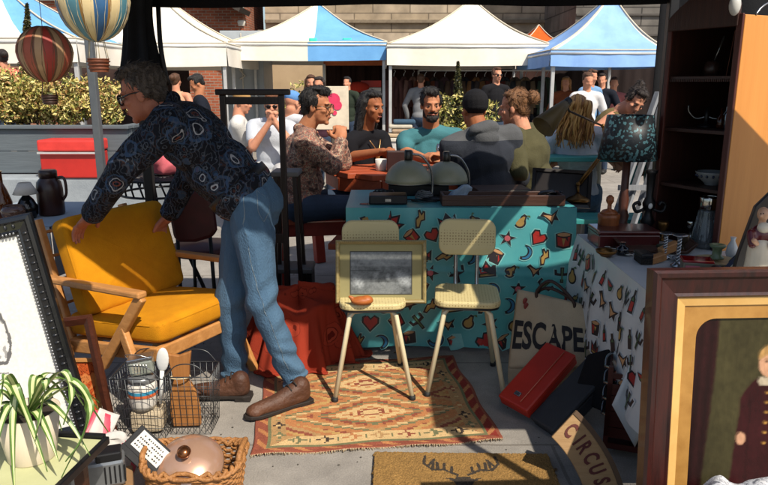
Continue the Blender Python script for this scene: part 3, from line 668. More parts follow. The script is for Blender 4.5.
o_ = MB().tube(bez(pp, 6), .0045, 6).build("piping", mustard, sc_o); q = o_.modifiers.new("wrap", 'SHRINKWRAP'); q.target = sc_o; q.wrap_method = 'NEAREST_SURFACEPOINT'; q.offset = .001
bd = (up*.97-f_*.30).normalized(); mb = MB(); bn = f_*.95+up*.30
cushion(mb, AC(D_-.06, -.015, .375), wv, bd, bn.normalized(), W_+.05, .45, .12, crown=.15); bc_o = mb.build("back_cushion", mustard, t)
bnn = bn.normalized(); q0 = AC(D_-.06, -.015, .375); wb_ = W_+.05
pp = [q0+wv*x+bd*y+bnn*.094 for x, y in ((.02, .004), (wb_/2, -.002), (wb_-.02, .004), (wb_-.003, .03), (wb_-.003, .42), (wb_-.02, .446), (wb_/2, .452), (.02, .446), (.003, .42), (.003, .03), (.02, .004))]
o_ = MB().tube(bez(pp, 6), .0045, 6).build("piping", mustard, bc_o); q = o_.modifiers.new("wrap", 'SHRINKWRAP'); q.target = bc_o; q.wrap_method = 'NEAREST_SURFACEPOINT'; q.offset = .001
mb = MB()
for b in (.03, W_-.03): mb.bar(AC(D_+.02, b, .20), AC(D_+.19, b, .80), .03, .04, up=f_)
for k in range(5): q = .1+k*.18; p = AC(D_+.02, 0, .2).lerp(AC(D_+.19, 0, .8), q+.08); mb.bar(p+wv*.03, p+wv*(W_-.03), .03, .014, up=bd)
mb.build("back_frame", oak, t, bevel=.004)
for b, s in ((-.035, -1), (W_+.035, 1)):
    mb = MB(); mb.bar(AC(D_+.08, b, .555), AC(.02, b, .565), .05, .028); mb.build("armrest", oak, t, bevel=.008)
    mb = MB(); mb.bar(AC(.03, b, .555), AC(.30, b, .20), .03, .045); mb.build("arm_support", oak, t, bevel=.006)
    mb = MB(); mb.bar(AC(.16, b, .40), AC(-.02, b+s*.02, .0), .03, .045); mb.build("leg", oak, t, bevel=.006)
    mb = MB(); mb.bar(AC(D_+.09, b, .56), AC(D_-.02, b, .20), .03, .045); mb.bar(AC(D_-.02, b, .26), AC(D_+.10, b, .0), .03, .045); mb.build("leg", oak, t, bevel=.006)
# ------------------------------------------------------------------ two cream kitchen chairs
cream_paint = mat("cream_paint", '#d2c8a8', '#c4b996', rough=.35, scale=5, coat=.2)
def vinyl():
    m = bpy.data.materials.new("dotted_cream_vinyl"); m.use_nodes = True; t = m.node_tree; n = t.nodes; b = n["Principled BSDF"]
    tc = n.new("ShaderNodeTexCoord"); vo = n.new("ShaderNodeTexVoronoi"); vo.inputs['Scale'].default_value = 72; vo.inputs['Randomness'].default_value = .12; t.links.new(tc.outputs['Object'], vo.inputs[0])
    rp = n.new("ShaderNodeValToRGB"); e = rp.color_ramp.elements; e[0].position = .2; e[0].color = (*lin('#8f7c4e'), 1); e[1].position = .34; e[1].color = (*lin('#c2b483'), 1)
    t.links.new(vo.outputs[0], rp.inputs[0]); t.links.new(rp.outputs[0], b.inputs['Base Color']); b.inputs['Roughness'].default_value = .45; return m
vin = vinyl(); rubber = mat("black_rubber", '#141414', rough=.7)
chrome = mat("worn_chrome", '#a8a9aa', '#8d8f91', rough=.25, metal=.9)
def rrect(w, h, r, n=5):
    o = []
    for cx, cy, a in ((w/2-r, h/2-r, 0), (-w/2+r, h/2-r, 90), (-w/2+r, -h/2+r, 180), (w/2-r, -h/2+r, 270)):
        for i in range(n+1): q = rad(a+90*i/n); o.append((cx+r*math.cos(q), cy+r*math.sin(q)))
    return o
def kitchen_chair(at, label, rz=0.):
    """built facing -Y about its own origin, then turned"""
    t = thing("kitchen_chair", (0, 0, 0), label, "chair", "cream kitchen chairs in front of the turquoise table")
    sw, sdp, sh = .30, .30, .44
    MB().prism(rrect(sw, sdp, .06), (0, 0, sh-.022), (1, 0, 0), (0, 1, 0), .03).build("seat", vin, t, bevel=.008)
    MB().prism(rrect(sw-.01, sdp-.01, .06), (0, 0, sh-.032), (1, 0, 0), (0, 1, 0), .01).build("seat_rim", rubber, t)
    for sx in (-1, 1):
        a = V((sx*.10, -.11, sh-.035)); b = V((sx*.175, -.19, .012)); q = V((sx*.09, .10, sh-.035)); e = V((sx*.15, .20, .012))
        for p, r_ in ((a, b), (q, e)):
            lg = MB().tube([V((sx*.03, p.y*.9, sh-.035)), V((p.x*.85, p.y, sh-.036)), p+(r_-p)*.06, r_], [.0115]*4, 10).build("leg", cream_paint, t)
            MB().lathe([(.014, 0), (.015, .012), (.0135, .028)], (r_.x, r_.y, 0), n=10).build("foot_cap", rubber, lg)
        mb = MB(); mb.tube(bez([V((sx*.052, .02, sh-.03)), V((sx*.052, .13, sh-.028)), V((sx*.052, .165, sh+.03)), V((sx*.052, .185, sh+.2)), V((sx*.052, .2, sh+.29))], 5), .010, 10); mb.build("back_upright", cream_paint if False else chrome, t)
    mb = MB()
    def bk(s, q): return V((0, 0, 0))
    poly = rrect(.275, .175, .05); k = len(poly); o0 = V((0, .185, sh+.235)); uy = V((0, .1, .99)).normalized()
    for h in (0, 1):
        pass
    vs = []
    for h in (-.012, .012):
        for x, y in poly: vs.append(o0+V((x, -.35*x*x+h*1.0, 0))+uy*y+V((0, 0, 0)))
    mb.add(vs, [list(range(k))[::-1], [k+i for i in range(k)]]+[(i, (i+1) % k, k+(i+1) % k, k+i) for i in range(k)])
    mb.build("backrest", vin, t, bevel=.006)
    t.location = V(at); t.rotation_euler = (0, 0, rz); return t
kitchen_chair((P(372, 392, z=0).x-.0, 3.02, 0), "cream vinyl kitchen chair holding the framed picture and a wooden clog", rad(3))
kitchen_chair((P(471, 390, z=0).x-.02, 3.05, 0), "cream vinyl kitchen chair with an empty seat and a dotted backrest", rad(-5))

# ------------------------------------------------------------------ small painter for flat pictures
def picture(name, o, ux, uy, w, h, nx, ny, fn, parent=None, rough=.5, grain=.12, gm="picture_paint", at=None):
    mb = MB(); ux, uy = V(ux).normalized(), V(uy).normalized(); mb.grid(lambda s, q: V(o)+ux*(w*s)+uy*(h*q), nx, ny)
    cols = [fn(i/nx, j/ny) for j in range(ny+1) for i in range(nx+1)]
    return mb.build(name, colmat(gm, rough=rough, grain=grain, gscale=80, bump=.08), parent, fix=False, cols=cols, at=at)
def frame_mb(o, ux, uy, w, h, prof, mb=None, mat_=0):
    """picture frame sweeping a profile [(inward, height)] round a rectangle with mitred corners"""
    mb = mb or MB(); ux, uy = V(ux).normalized(), V(uy).normalized(); nz = ux.cross(uy); k = len(prof); vs = []
    for cx, cy, sx, sy in ((0, 0, 1, 1), (w, 0, -1, 1), (w, h, -1, -1), (0, h, 1, -1)):
        for i_, h_ in prof: vs.append(V(o)+ux*(cx+sx*i_)+uy*(cy+sy*i_)+nz*h_)
    fs = []
    for c in range(4):
        d = (c+1) % 4
        for i in range(k): j = (i+1) % k; fs.append((c*k+i, d*k+i, d*k+j, c*k+j))
    return mb.add(vs, fs, mat_)
# framed grey engraving standing on the left chair
pl, pr, pt, pb = 336, 426, 240, 303; Yp = 2.98
a = P(pl, pb, Y=Yp); b = P(pr, pb, Y=Yp); tp = P(pl, pt, Y=Yp+.06); ux = (b-a).normalized(); uy = (V((a.x, tp.y, tp.z))-a).normalized(); w_, h_ = (b-a).length, (V((a.x, tp.y, tp.z))-a).length
t = thing("framed_picture", (a+b)/2, "framed grey engraving in an olive mount standing on a kitchen chair", "picture")
olive = mat("olive_mount", '#8c8458', '#7d764d', rough=.7, scale=4)
gilt = wood("dull_gilt", '#a08f5c', '#6f6240', scale=6, rough=.4)
frame_mb(a, ux, uy, w_, h_, [(0, 0), (0, .024), (.006, .03), (.014, .026), (.018, .018), (.018, 0)]).build("frame", gilt, t, bevel=.002)
MB().prism([(.015, .015), (w_-.015, .015), (w_-.015, h_-.015), (.015, h_-.015)], a, ux, uy, .010).build("mount", olive, t)
mb = MB()
for k in range(44):
    p = a+ux*(.008+(w_-.016)*k/43)+uy*(h_-.007)+ux.cross(uy)*.03; mb.ell(p, (.0035, .005, .0045), n=6)
mb.build("beading", gilt, t)
def eng(x, y):
    v = .10+.05*NZ.noise(V((x*3, y*3, 0)))+.05*NZ.noise(V((x*14, y*11, 3)))+.04*NZ.noise(V((x*40, y*34, 7)))
    if y < .28: v += .09*math.exp(-((x-.5)/.25)**2)
    if y > .66: v += .05+.04*NZ.noise(V((x*5, y*16, 2)))
    for cx, cy, s in ((.09, .3, .1), (.16, .24, .08), (.42, .44, .06), (.62, .4, .05), (.8, .44, .08), (.87, .34, .1), (.94, .3, .09)):
        d = ((x-cx)/s)**2+((y-cy)/(s*1.9))**2
        if d < 1: v += .2*(1-d)*(.6+.6*NZ.noise(V((x*30, y*30, cx*9))))
    if abs(y-.56) < .02 and x < .5: v *= .5
    v = max(.02, v); return (v*.93, v*1.0, v*1.02)
o0 = a+ux*(w_*.165)+uy*(h_*.15)+ux.cross(uy)*.0112
MB().prism([(-.004, -.004), (w_*.67+.004, -.004), (w_*.67+.004, h_*.66+.004), (-.004, h_*.66+.004)], o0-ux.cross(uy)*.0009, ux, uy, .0005).build("mount_bevel", mat("dark_line", '#2c2a22', rough=.6), t)
picture("engraving", o0, ux, uy, w_*.67, h_*.66, 90, 60, eng, t, rough=.25)
# carved wooden clog dish on the seat front
c = P(362, 300, Y=2.87); c.z = .449
t = tag(None or blob("wooden_dish", [('e', c+V((.0, 0, .018)), (.052, .03, .020)), ('e', c+V((.02, 0, .022)), (.03, .026, .02)), ('c', c+V((-.045, 0, .03)), c+V((-.055, 0, .036)), .010, .007)], .004, wood("orange_wood", '#b0652c', '#8a4718', scale=6), None, at=c), "small carved orange wooden dish on the front of the chair seat", "dish")

# ------------------------------------------------------------------ cabinet
cab_dark = wood("dark_cabinet_wood", '#3a1d14', '#25120d', axis=2, scale=3, rough=.5)
cab_orange = wood("varnished_orange_ply", '#cf8e48', '#bd7b38', axis=2, scale=1.2, rough=.4, bump=.05)
n1 = V((.44, -.9, 0)).normalized(); sdv = V((.9, .44, 0)).normalized()
FL = V((1.288, 3.2, WZ)); wid = .373; FR = FL+n1*wid; dep_ = .42; Hc = P(740, 14, Y=FR.y).z-WZ
t = thing("cabinet", FL+n1*wid/2+sdv*dep_/2, "tall open dark wood cabinet with an orange side panel and carved top", "cabinet")
def cabbox(a0, a1, d0, d1, z0, z1, mb=None):
    mb = mb or MB(); c = FL+n1*((a0+a1)/2)+sdv*((d0+d1)/2); c.z = WZ+(z0+z1)/2
    return mb.box(c, (abs(a1-a0), abs(d1-d0), abs(z1-z0)), M((n1, sdv, up)).transposed())
cabbox(wid-.018, wid, 0, dep_, 0, Hc).build("side_panel", cab_orange, t, bevel=.003)['label'] = "orange varnished side panel"
cabbox(0, .018, 0, dep_, 0, Hc-.02).build("side_panel", cab_dark, t, bevel=.003)
cabbox(.018, wid-.018, dep_-.01, dep_, 0, Hc-.02).build("back_panel", cab_dark, t)
zs = [0.0, P(700, 185, Y=3.1).z-WZ, P(700, 130, Y=3.05).z-WZ, P(700, 77, Y=3.05).z-WZ, P(700, 22, Y=3.05).z-WZ]
for i, z in enumerate(zs):
    cabbox(.019, wid-.019, .004, dep_-.012, z-.012, z+.004).build("shelf", cab_dark, t, bevel=.002)
mb = MB()
for k in range(34): a0 = .02+k*(wid-.04)/34; cabbox(a0, a0+.005, -.002, .006, zs[3]-.02, zs[3]-.008, mb)
mb.build("shelf_moulding", cab_dark, t)
mb = MB(); cabbox(.006, wid-.019, -.006, .002, 0.03, Hc-.06, None)
cabbox(wid-.03, wid-.002, -.012, -.0005, 0, Hc+.005, mb); cabbox(0.0, .022, -.012, -.0005, 0, Hc-.03, mb); mb.build("face_stile", wood("reddish_stile", '#54241a', '#3a1610', axis=2), t, bevel=.003)
# pediment with pierced carving
mb = MB(); z0 = Hc-.045
pts = [(0, 0), (wid-.02, 0), (wid-.02, .09), (wid-.06, .13), (wid*.6, .15), (wid*.42, .17), (wid*.25, .12), (.06, .10), (.02, .07), (0, .05)]
mb.prism(pts, FL+sdv*.0+V((0, 0, z0)), n1, up, .018); pd = mb.build("pediment", cab_dark, t, bevel=.004)
mb = MB()
for k, (x, y, s) in enumerate(((.05, .04, .012), (.09, .05, .014), (.13, .04, .010), (.17, .07, .014), (.21, .05, .012), (.25, .085, .012), (.29, .06, .014), (.22, .11, .012), (.14, .09, .012))):
    c = FL+n1*x+V((0, 0, z0+y))-sdv*.006; mb.lathe([(s, -.004), (s*.9, .004), (s*.4, .008)], c, frame(n1, z=-sdv), n=8)
mb.build("carving", wood("carved_relief", '#55291d', '#2a120c'), pd)
c = P(735, 5, Y=2.8); mb = MB().ell(c, (.022, .022, .04)); mb.build("finial", mat("pale_finial", '#c7c9c4', rough=.3), t)
mb = MB().tube(bez([FR+sdv*.06+V((0, 0, Hc)), FR+sdv*.09+V((0, 0, Hc+.03)), FR+sdv*.14+V((0, 0, Hc+.05)), FR+sdv*.2+V((0, 0, Hc+.03)), FR+sdv*.24+V((0, 0, Hc))], 4), .004, 6); mb.build("handle", chrome, t)
# bowl and trinkets on its shelves
porc = mat("white_porcelain", '#d5d6d2', '#c6c8c6', rough=.15, coat=.3)
glassy = mat("clear_glass", '#e8eeee', '#dfe7e8', rough=.05, trans=.92)
c = FL+n1*.2+sdv*.13; c.z = WZ+zs[1]+.005
t = thing("patterned_bowl", c, "white patterned bowl on the lower cabinet shelf", "bowl")
MB().lathe([(.03, 0), (.034, .008), (.06, .03), (.073, .055), (.074, .06), (.07, .06), (.055, .03), (.0, .012)], c, n=28, caps=False).build("bowl", mat("grey_porcelain", '#8f9394', rough=.2), t)
mb = MB()
for k in range(16): a = k*math.pi/8; mb.ell(c+V((.068*math.cos(a), .068*math.sin(a), .042)), (.006, .006, .007), n=6)
mb.build("painted_band", mat("dark_blue_glaze", '#23304a', rough=.2), t)
gl = mat("silvery_trinket", '#9fa3a6', '#53575a', rough=.2, metal=.8)
c = FL+n1*.12+sdv*.15; c.z = WZ+zs[2]+.005
t = thing("metal_candelabra", c, "tangled dark metal candelabra on the middle cabinet shelf", "candelabra")
MB().lathe([(.04, 0), (.035, .01), (.008, .02), (.012, .05), (.006, .09)], c, n=12).build("base", black_metal, t)
for s in (-1, 1): MB().tube(bez([c+V((0, 0, .05)), c+V((s*.04, -s*.02, .04)), c+V((s*.07, -s*.03, .07)), c+V((s*.075, -s*.03, .1))], 4), .005, 6).build("arm", gl, t)
for k, (x, d_, h_, r_) in enumerate(((.22, .12, .09, .018), (.27, .1, .12, .016), (.31, .14, .08, .02))):
    c = FL+n1*x+sdv*d_; c.z = WZ+zs[2]+.005
    o = MB().lathe([(r_*.8, 0), (r_, .01), (r_, h_*.5), (r_*.35, h_*.7), (r_*.35, h_), (r_*.3, h_)], c, n=14).build("glass_bottle", (mat("amber_glass", '#5a2c0c', rough=.08, trans=.5), gl, mat("green_glass", '#27352a', rough=.08, trans=.5))[k], None, at=c)
    tag(o, ("small amber glass bottle on the middle cabinet shelf", "silvery narrow bottle between two others on the middle cabinet shelf", "squat green glass bottle on the middle cabinet shelf")[k], "bottle")
c = FL+n1*.13+sdv*.14; c.z = WZ+zs[3]+.005
t = thing("feather_stand", c, "slim quill leaning in a dark pot on the top cabinet shelf", "ornament")
MB().lathe([(.03, 0), (.036, .03), (.03, .06), (.02, .065)], c, n=14).build("pot", mat("dark_pot", '#3a2722', rough=.4), t)
MB().tube([c+V((0, 0, .05)), c+V((.03, -.02, .17))], [.003, .006], 6).build("quill", gl, t)
# ------------------------------------------------------------------ people
def skinm(name, c):
    l = lin(c); m = mat("skin_"+name, c, (l[0]*.86, l[1]*.70, l[2]*.66), scale=26, rough=.62, bump=.12, bscale=170, contrast=.7, spec=.3)
    b = m.node_tree.nodes["Principled BSDF"]; b.inputs['Subsurface Weight'].default_value = .12; b.inputs['Subsurface Radius'].default_value = (.012, .005, .003); b.inputs['Subsurface Scale'].default_value = .5; return m
sk_fair, sk_tan, sk_brown, sk_red = skinm("fair", '#c48f73'), skinm("tan", '#b07a58'), skinm("brown", '#98613f'), skinm("ruddy", '#a8705a')
def hairm(name, c1, c2): return mat("hair_"+name, c1, c2, scale=5, rough=.55, bump=.8, bscale=30, stretch=(9, 9, 1.5), contrast=.7)
h_black, h_brown, h_grey, h_blond, h_dark = hairm("black", '#17120f', '#0a0807'), hairm("brown", '#5d3a22', '#33200f'), hairm("grey", '#584c42', '#2a231f'), hairm("blond", '#b98547', '#7a4f24'), hairm("dark", '#2a1c14', '#140d0a')
eye_w = mat("eye_white", '#94877c', rough=.3); eye_d = mat("eye_iris", '#1d130d', rough=.2); lip = mat("lips", '#8d4a3f', rough=.5)
denim = mat("blue_denim", '#4f6f89', '#2b455e', scale=6, rough=.95, bump=.6, bscale=240, contrast=.75, stretch=(1, 1, .35), detail=9)
denim_d = mat("dark_denim", '#27384f', '#1b293b', scale=7, rough=.9, bump=.4, bscale=260)
def basis(f, u):
    f = V(f).normalized(); r = f.cross(V(u)).normalized(); u2 = r.cross(f); return r, f, u2, M((r, f, u2)).transposed()
def head_prims(c, f, u, s=1., male=True):
    r, f, u, m = basis(f, u); c = V(c)
    g = lambda x, y, z: c+(r*x+f*y+u*z)*s
    e = lambda p, q: ('e', p, tuple(k*s for k in q), m)
    jw = 1.08 if male else .94
    return [e(g(0, -.012, .038), (.073, .093, .083)), e(g(0, .026, -.03), (.060, .066, .082)), e(g(0, .034, -.072), (.047*jw, .05, .036)), e(g(0, .070, -.098), (.021*jw, .018, .017)),
            ('c', g(0, .088, .014), g(0, .107, -.026), .009*s, .0125*s), e(g(.011, .098, -.03), (.009, .011, .008)), e(g(-.011, .098, -.03), (.009, .011, .008)),
            e(g(0, .076, .026), (.05, .016, .011)), e(g(.042, .058, -.02), (.021, .024, .018)), e(g(-.042, .058, -.02), (.021, .024, .018)),
            e(g(0, .084, -.055), (.021, .011, .008)), e(g(0, .083, -.068), (.018, .011, .008)),
            e(g(.074, -.008, -.008), (.010, .019, .031)), e(g(-.074, -.008, -.008), (.010, .019, .031))], g, m
def hand_prims(w, d, n, side, curl=.5, s=1.):
    """w wrist, d direction of the palm, n back of the hand, side +1/-1 for the thumb side along d x n"""
    w, d = V(w), V(d).normalized(); lat = d.cross(V(n)).normalized()*side; n = (lat.cross(d) if side > 0 else d.cross(lat)).normalized()
    if n.dot(V(w)*0+V(n)) < 0: n = -n
    m = M((lat, d, n)).transposed(); o = [('e', w+d*.05*s, (.039*s, .05*s, .015*s), m), ('c', w-d*.01, w+d*.03*s, .026*s, .026*s)]
    for k, (x, L) in enumerate(((.028, .072), (.0095, .080), (-.0095, .075), (-.027, .060))):
        p = w+d*.088*s+lat*x*s; a = curl*.6+.08*k; dd = d+lat*(x*2.2)
        for seg_, fr in ((0, .45), (1, .32), (2, .25)):
            v = (dd.normalized()*math.cos(a)-n*math.sin(a)).normalized(); q = p+v*L*fr*s; o.append(('c', p, q, (.0092-.001*seg_)*s, (.0083-.001*seg_)*s)); p = q; a += curl*.9
    p = w+d*.025*s+lat*.028*s; v = (d*.55+lat*.75-n*.25).normalized(); q = p+v*.042*s; o.append(('c', p, q, .0125*s, .0105*s)); v2 = (d*.9+lat*.3-n*.3).normalized(); o.append(('c', q, q+v2*.034*s, .0105*s, .0085*s))
    return o
def ik(a, b, l1, l2, hint):
    a, b = V(a), V(b); d = b-a; L = min(d.length, (l1+l2)*.995); x = d.normalized(); k = (l1*l1-l2*l2+L*L)/(2*L); h = math.sqrt(max(0, l1*l1-k*k)); hv = V(hint); hv = (hv-x*hv.dot(x)).normalized()
    return a+x*k+hv*h
def person(label, hc, face, fup, N, Pl, bf, hands, skin, shirt, hair, hairm_, trousers=None, legs=None, sleeve='long', male=True, s=1., bulk=1., vox=.008, group=None, shoes=None, eyes=True, hand_dir=None, beard=None, elbows=None, hintz=-.7, curl=.7, vneck=False, at=None, collar=None, shirt_noise=None, hs=None, smooth_sh=4, nk=.84):
    """N neck base, Pl pelvis, bf where the chest faces, hands = wrist points (left of the person's own body first)"""
    hc, N, Pl = V(hc), V(N), V(Pl); N = hc+(N-hc)*nk
    root = thing("person", at or (Pl.x, Pl.y, 0), label, "person", group); hs = (hs or s)*.87
    ax = (N-Pl).normalized(); rb, fb, ax, bm_ = basis(bf, ax)       # rb = the person's right
    fb = ax.cross(rb)*-1 if ax.cross(rb).dot(V(bf)) < 0 else ax.cross(rb); bm_ = M((rb, fb, ax)).transposed()
    hp, g, hm = head_prims(hc, face, fup, hs, male)
    prims = hp+[('c', g(0, -.02, -.055), N+ax*.01, .052*s, .057*s), ('c', N, Pl, .06*s, .09*s)]
    SL, SR = N-ax*.07*s-rb*.172*s, N-ax*.07*s+rb*.172*s
    tl_ = (N-Pl).length; arms = []
    for i, S in enumerate((SL, SR)):
        if hands is None or hands[i] is None: continue
        W = V(hands[i]); E = V(elbows[i]) if elbows and elbows[i] is not None else ik(S, W, .285*s, .26*s, V((0, 0, hintz))+(-rb if i == 0 else rb)*.6-fb*.25)
        arms.append((S, E, W)); prims += [('c', S, E, .05*s, .041*s), ('c', E, W, .041*s, .027*s), ('c', N-ax*.05, S, .05*s, .05*s)]
        hd = V(hand_dir[i]) if hand_dir and hand_dir[i] is not None else (W-E)
        bk_ = (V((0, 0, 1))-hd.normalized()*hd.normalized().z); bk_ = bk_ if bk_.length > .1 else fb
        prims += hand_prims(W, hd, bk_, 1 if i == 0 else -1, curl, s)
    if vneck: prims += [('e', N-ax*.075*s+fb*.066*s, (.038*s, .038*s, .055*s), bm_)]
    lg = []
    if legs:
        for (hp_, kn, an) in legs: prims += [('c', hp_, kn, .06*s, .045*s), ('c', kn, an, .042*s, .034*s)]
    b = blob("body", prims, vox, [skin], root, smooth=2)
    # shirt
    sp = [('e', Pl.lerp(N, .66), (.163*s*bulk, .118*s*bulk, .36*tl_), bm_), ('e', Pl.lerp(N, .3)+fb*.005, (.146*s*bulk, .122*s*bulk, .36*tl_), bm_), ('e', Pl.lerp(N, .06), (.160*s*bulk, .13*s*bulk, .16*tl_+.02), bm_)]
    for i, S in enumerate((SL, SR)): sp += [('c', N-ax*.035*s, S.lerp(N, .05)-ax*.0, .066*s, .066*s*bulk)]
    for S, E, W in arms:
        if sleeve == 'long': sp += [('c', S, E, .064*s*bulk, .053*s*bulk), ('c', E, E.lerp(W, .93), .053*s*bulk, .041*s*bulk)]
        elif sleeve == 'short': sp += [('c', S, S.lerp(E, .62), .064*s, .062*s)]
        elif sleeve == 'none': pass
    if sleeve == 'none': sp = [q for q in sp if q[0] == 'e']+[('c', N-ax*.07*s+rb*k*.09*s, N-ax*.03*s+rb*k*.085*s, .05*s, .032*s) for k in (-1, 1)]
    if collar == 'hood':
        sp += [('e', N-fb*.075*s+ax*.02*s, (.088*s, .055*s, .042*s), bm_), ('e', N-fb*.09*s-ax*.035*s, (.07*s, .045*s, .06*s), bm_), ('c', N-fb*.02+rb*.06*s, N+fb*.06*s-ax*.03, .034*s, .026*s), ('c', N-fb*.02-rb*.06*s, N+fb*.06*s-ax*.03, .034*s, .026*s)]
    elif collar: sp += [('c', N-fb*.05*s+ax*.015*s+rb*k*.03*s, N+fb*.05*s-ax*.01*s+rb*k*.035*s, .03*s, .024*s) for k in (-1, 1)]
    sh = blob("shirt", sp, vox*1.15, [shirt], root, smooth=smooth_sh, noisefn=shirt_noise)
    # hair
    r, f, u, m = basis(face, fup); e = lambda p, q: ('e', g(*p), tuple(k*hs for k in q), m); c_ = lambda a, b_, r0, r1: ('c', g(*a), g(*b_), r0*hs, r1*hs)
    base = [e((0, -.030, .048), (.081, .093, .086)), e((0, -.06, -.005), (.066, .048, .065))]
    st = {'short': base+[e((0, .028, .108), (.058, .050, .026)), e((.068, -.005, .03), (.014, .03, .04)), e((-.068, -.005, .03), (.014, .03, .04))],
          'quiff': base+[e((.0, .035, .102), (.062, .052, .034)), e((.01, .015, .118), (.058, .06, .024)), e((.068, -.005, .03), (.014, .034, .045)), e((-.068, -.005, .03), (.014, .034, .045))],
          'tousled': base+[e((.0, .03, .102), (.06, .055, .030)), e((-.02, .0, .115), (.05, .06, .022)), e((.070, -.03, .02), (.012, .034, .045)), e((-.070, -.03, .02), (.012, .034, .045)), e((0, -.085, -.015), (.055, .022, .045))],
          'bun': base+[e((0, -.14, .055), (.05, .044, .048)), e((0, .0, .098), (.066, .06, .027)), e((.070, -.022, .03), (.012, .036, .045)), e((-.070, -.022, .03), (.012, .036, .045)), c_((.066, .012, .0), (.066, .02, -.07), .008, .003), c_((-.066, .012, .0), (-.066, .02, -.07), .008, .003)],
          'topbun': base+[e((0, -.085, .12), (.045, .045, .04)), e((0, .02, .10), (.066, .055, .03)), e((.070, .0, .03), (.014, .04, .045)), e((-.070, .0, .03), (.014, .04, .045))],
          'pony': [e((0, -.034, .046), (.0785, .090, .084)), e((0, -.005, .098), (.064, .06, .027)), e((.071, -.02, .022), (.010, .036, .045)), e((-.071, -.02, .022), (.010, .036, .045)), c_((0, -.115, .03), (0, -.13, -.12), .042, .035), c_((0, -.13, -.1), (.01, -.12, -.24), .036, .016)],
          'long': base+[e((0, .02, .10), (.07, .055, .03))]+[c_((x, y, .04), (x*1.25+.01, y-.02, -.26+abs(x)*.3), .034, .02) for x, y in ((.07, -.02), (.045, -.08), (.015, -.1), (-.02, -.1), (-.05, -.08), (-.07, -.02))],
          'cap': [e((0, -.014, .062), (.082, .1, .072)), e((0, .09, .055), (.06, .06, .010))],
          'beanie': [e((0, -.018, .05), (.086, .103, .09)), e((0, -.02, .02), (.084, .1, .045))]}[hair]
    nm = {'cap': 'cap', 'beanie': 'beanie'}.get(hair, 'hair')
    def hn(co):
        q = V((co.x*75, co.y*75, co.z*16)); return co+V((NZ.noise(q), NZ.noise(q+V((9, 3, 1))), .5*NZ.noise(q+V((2, 8, 5)))))*(.005 if hair in ('bun', 'pony', 'topbun', 'long') else .0085)
    ho = blob(nm, st, max(.005, vox*.75), [hairm_], root, smooth=5, noisefn=hn if nm == 'hair' else None)
    if nm == 'hair' and vox < .0075 and hair != 'pony':
        rs = random.Random(len(label)); mb = MB(); vs_ = ho.data.vertices; off = ORG[root.name]; L_ = .032 if hair in ('tousled', 'quiff') else .045
        for _ in range(420 if vox < .006 else 240):
            v_ = vs_[rs.randrange(len(vs_))]; n_ = V(v_.normal); fl = -f*.7-u*(.75 if hair != 'bun' else -.1)+f*(1.1 if hair != 'bun' and (V(v_.co)+off-hc).dot(f) > .03*hs else 0); fl = fl+V((rs.gauss(0, .5), rs.gauss(0, .5), rs.gauss(0, .4))); fl = (fl-n_*fl.dot(n_)).normalized()
            p = V(v_.co)+off; l_ = L_*rs.uniform(.6, 1.5); mb.tube([p-fl*l_*.3-n_*.001, p+fl*l_*.25+n_*.0035, p+fl*l_*.7+n_*rs.uniform(.001, .008)], [.0016, .0019, .0003], 4, caps=False)
        mb.build("hair_strands", hairm_, root, fix=False)
    if beard: blob("beard", [e((0, .062, -.092), (.05, .04, .036)), e((.048, .025, -.06), (.014, .03, .04)), e((-.048, .025, -.06), (.014, .03, .04)), c_((.03, .09, -.047), (-.03, .09, -.047), .008, .008)], vox*.8, [beard], root, smooth=2, noisefn=hn)
    if eyes == True:
        for k in (-1, 1):
            mb = MB(); mb.ell(g(k*.031, .080, .002), (.0112*hs, .0075*hs, .0056*hs), m, n=10); mb.ell(g(k*.031, .0848, .002), (.0064*hs, .0036*hs, .0056*hs), m, n=8, mat=1); mb.build("eye", [eye_w, eye_d], b)
            MB().tube([g(k*.014, .094, .019), g(k*.032, .092, .025), g(k*.05, .078, .020)], [.0026*hs, .0032*hs, .0018*hs], 6).build("eyebrow", hairm_ if nm == 'hair' else h_dark, b)
        MB().ell(g(0, .0935, -.062), (.021*hs, .006*hs, .0055*hs), m, n=10).build("mouth", lip, b)
    elif eyes == 'sunglasses':
        mb = MB()
        for k in (-1, 1): mb.ell(g(k*.031, .092, .002), (.026*hs, .006*hs, .02*hs), m, n=12); mb.tube([g(k*.055, .088, .008), g(k*.078, .0, .008)], .003*hs, 6)
        mb.tube([g(-.01, .096, .006), g(.01, .096, .006)], .003*hs, 6); mb.build("sunglasses", mat("sunglass_black", '#120f0e', rough=.08), root)
        MB().ell(g(0, .0935, -.062), (.021*hs, .006*hs, .0055*hs), m, n=10).build("mouth", lip, b)
    if eyes == 'none' : pass
    if legs:
        tp = [('e', Pl-ax*.01, (.155*s, .125*s, .125*s), bm_)]
        for (hp_, kn, an) in legs: tp += [('c', hp_, kn, .092*s, .068*s), ('c', kn, an, .066*s, .050*s)]
        blob("trousers", tp, vox*1.15, [trousers or denim_d], root, smooth=4)
        if shoes:
            for (hp_, kn, an) in legs:
                d = V((kn.x-hp_.x, kn.y-hp_.y, 0)); d = d.normalized() if d.length > .05 else fb; q = V((an.x, an.y, .035))
                blob("shoe", [('c', q-d*.03, q+d*.13, .042, .036), ('c', V(an), q, .045, .042)], .012, [shoes], root, smooth=2)
    return root, b, g, m
def sit_legs(Pl, bf, s=1., zk=None, sp=.10, reach=.42):
    f = V((bf[0], bf[1], 0)).normalized(); r = f.cross(V((0, 0, 1))); o = []
    for k in (-1, 1):
        h = V(Pl)+r*k*.09*s-V((0, 0, .02)); kn = h+f*reach*s+r*k*sp*.4+V((0, 0, .02)); an = kn+f*.02; an.z = max(.07, kn.z-.46*s); o.append((h, kn, an))
    return o
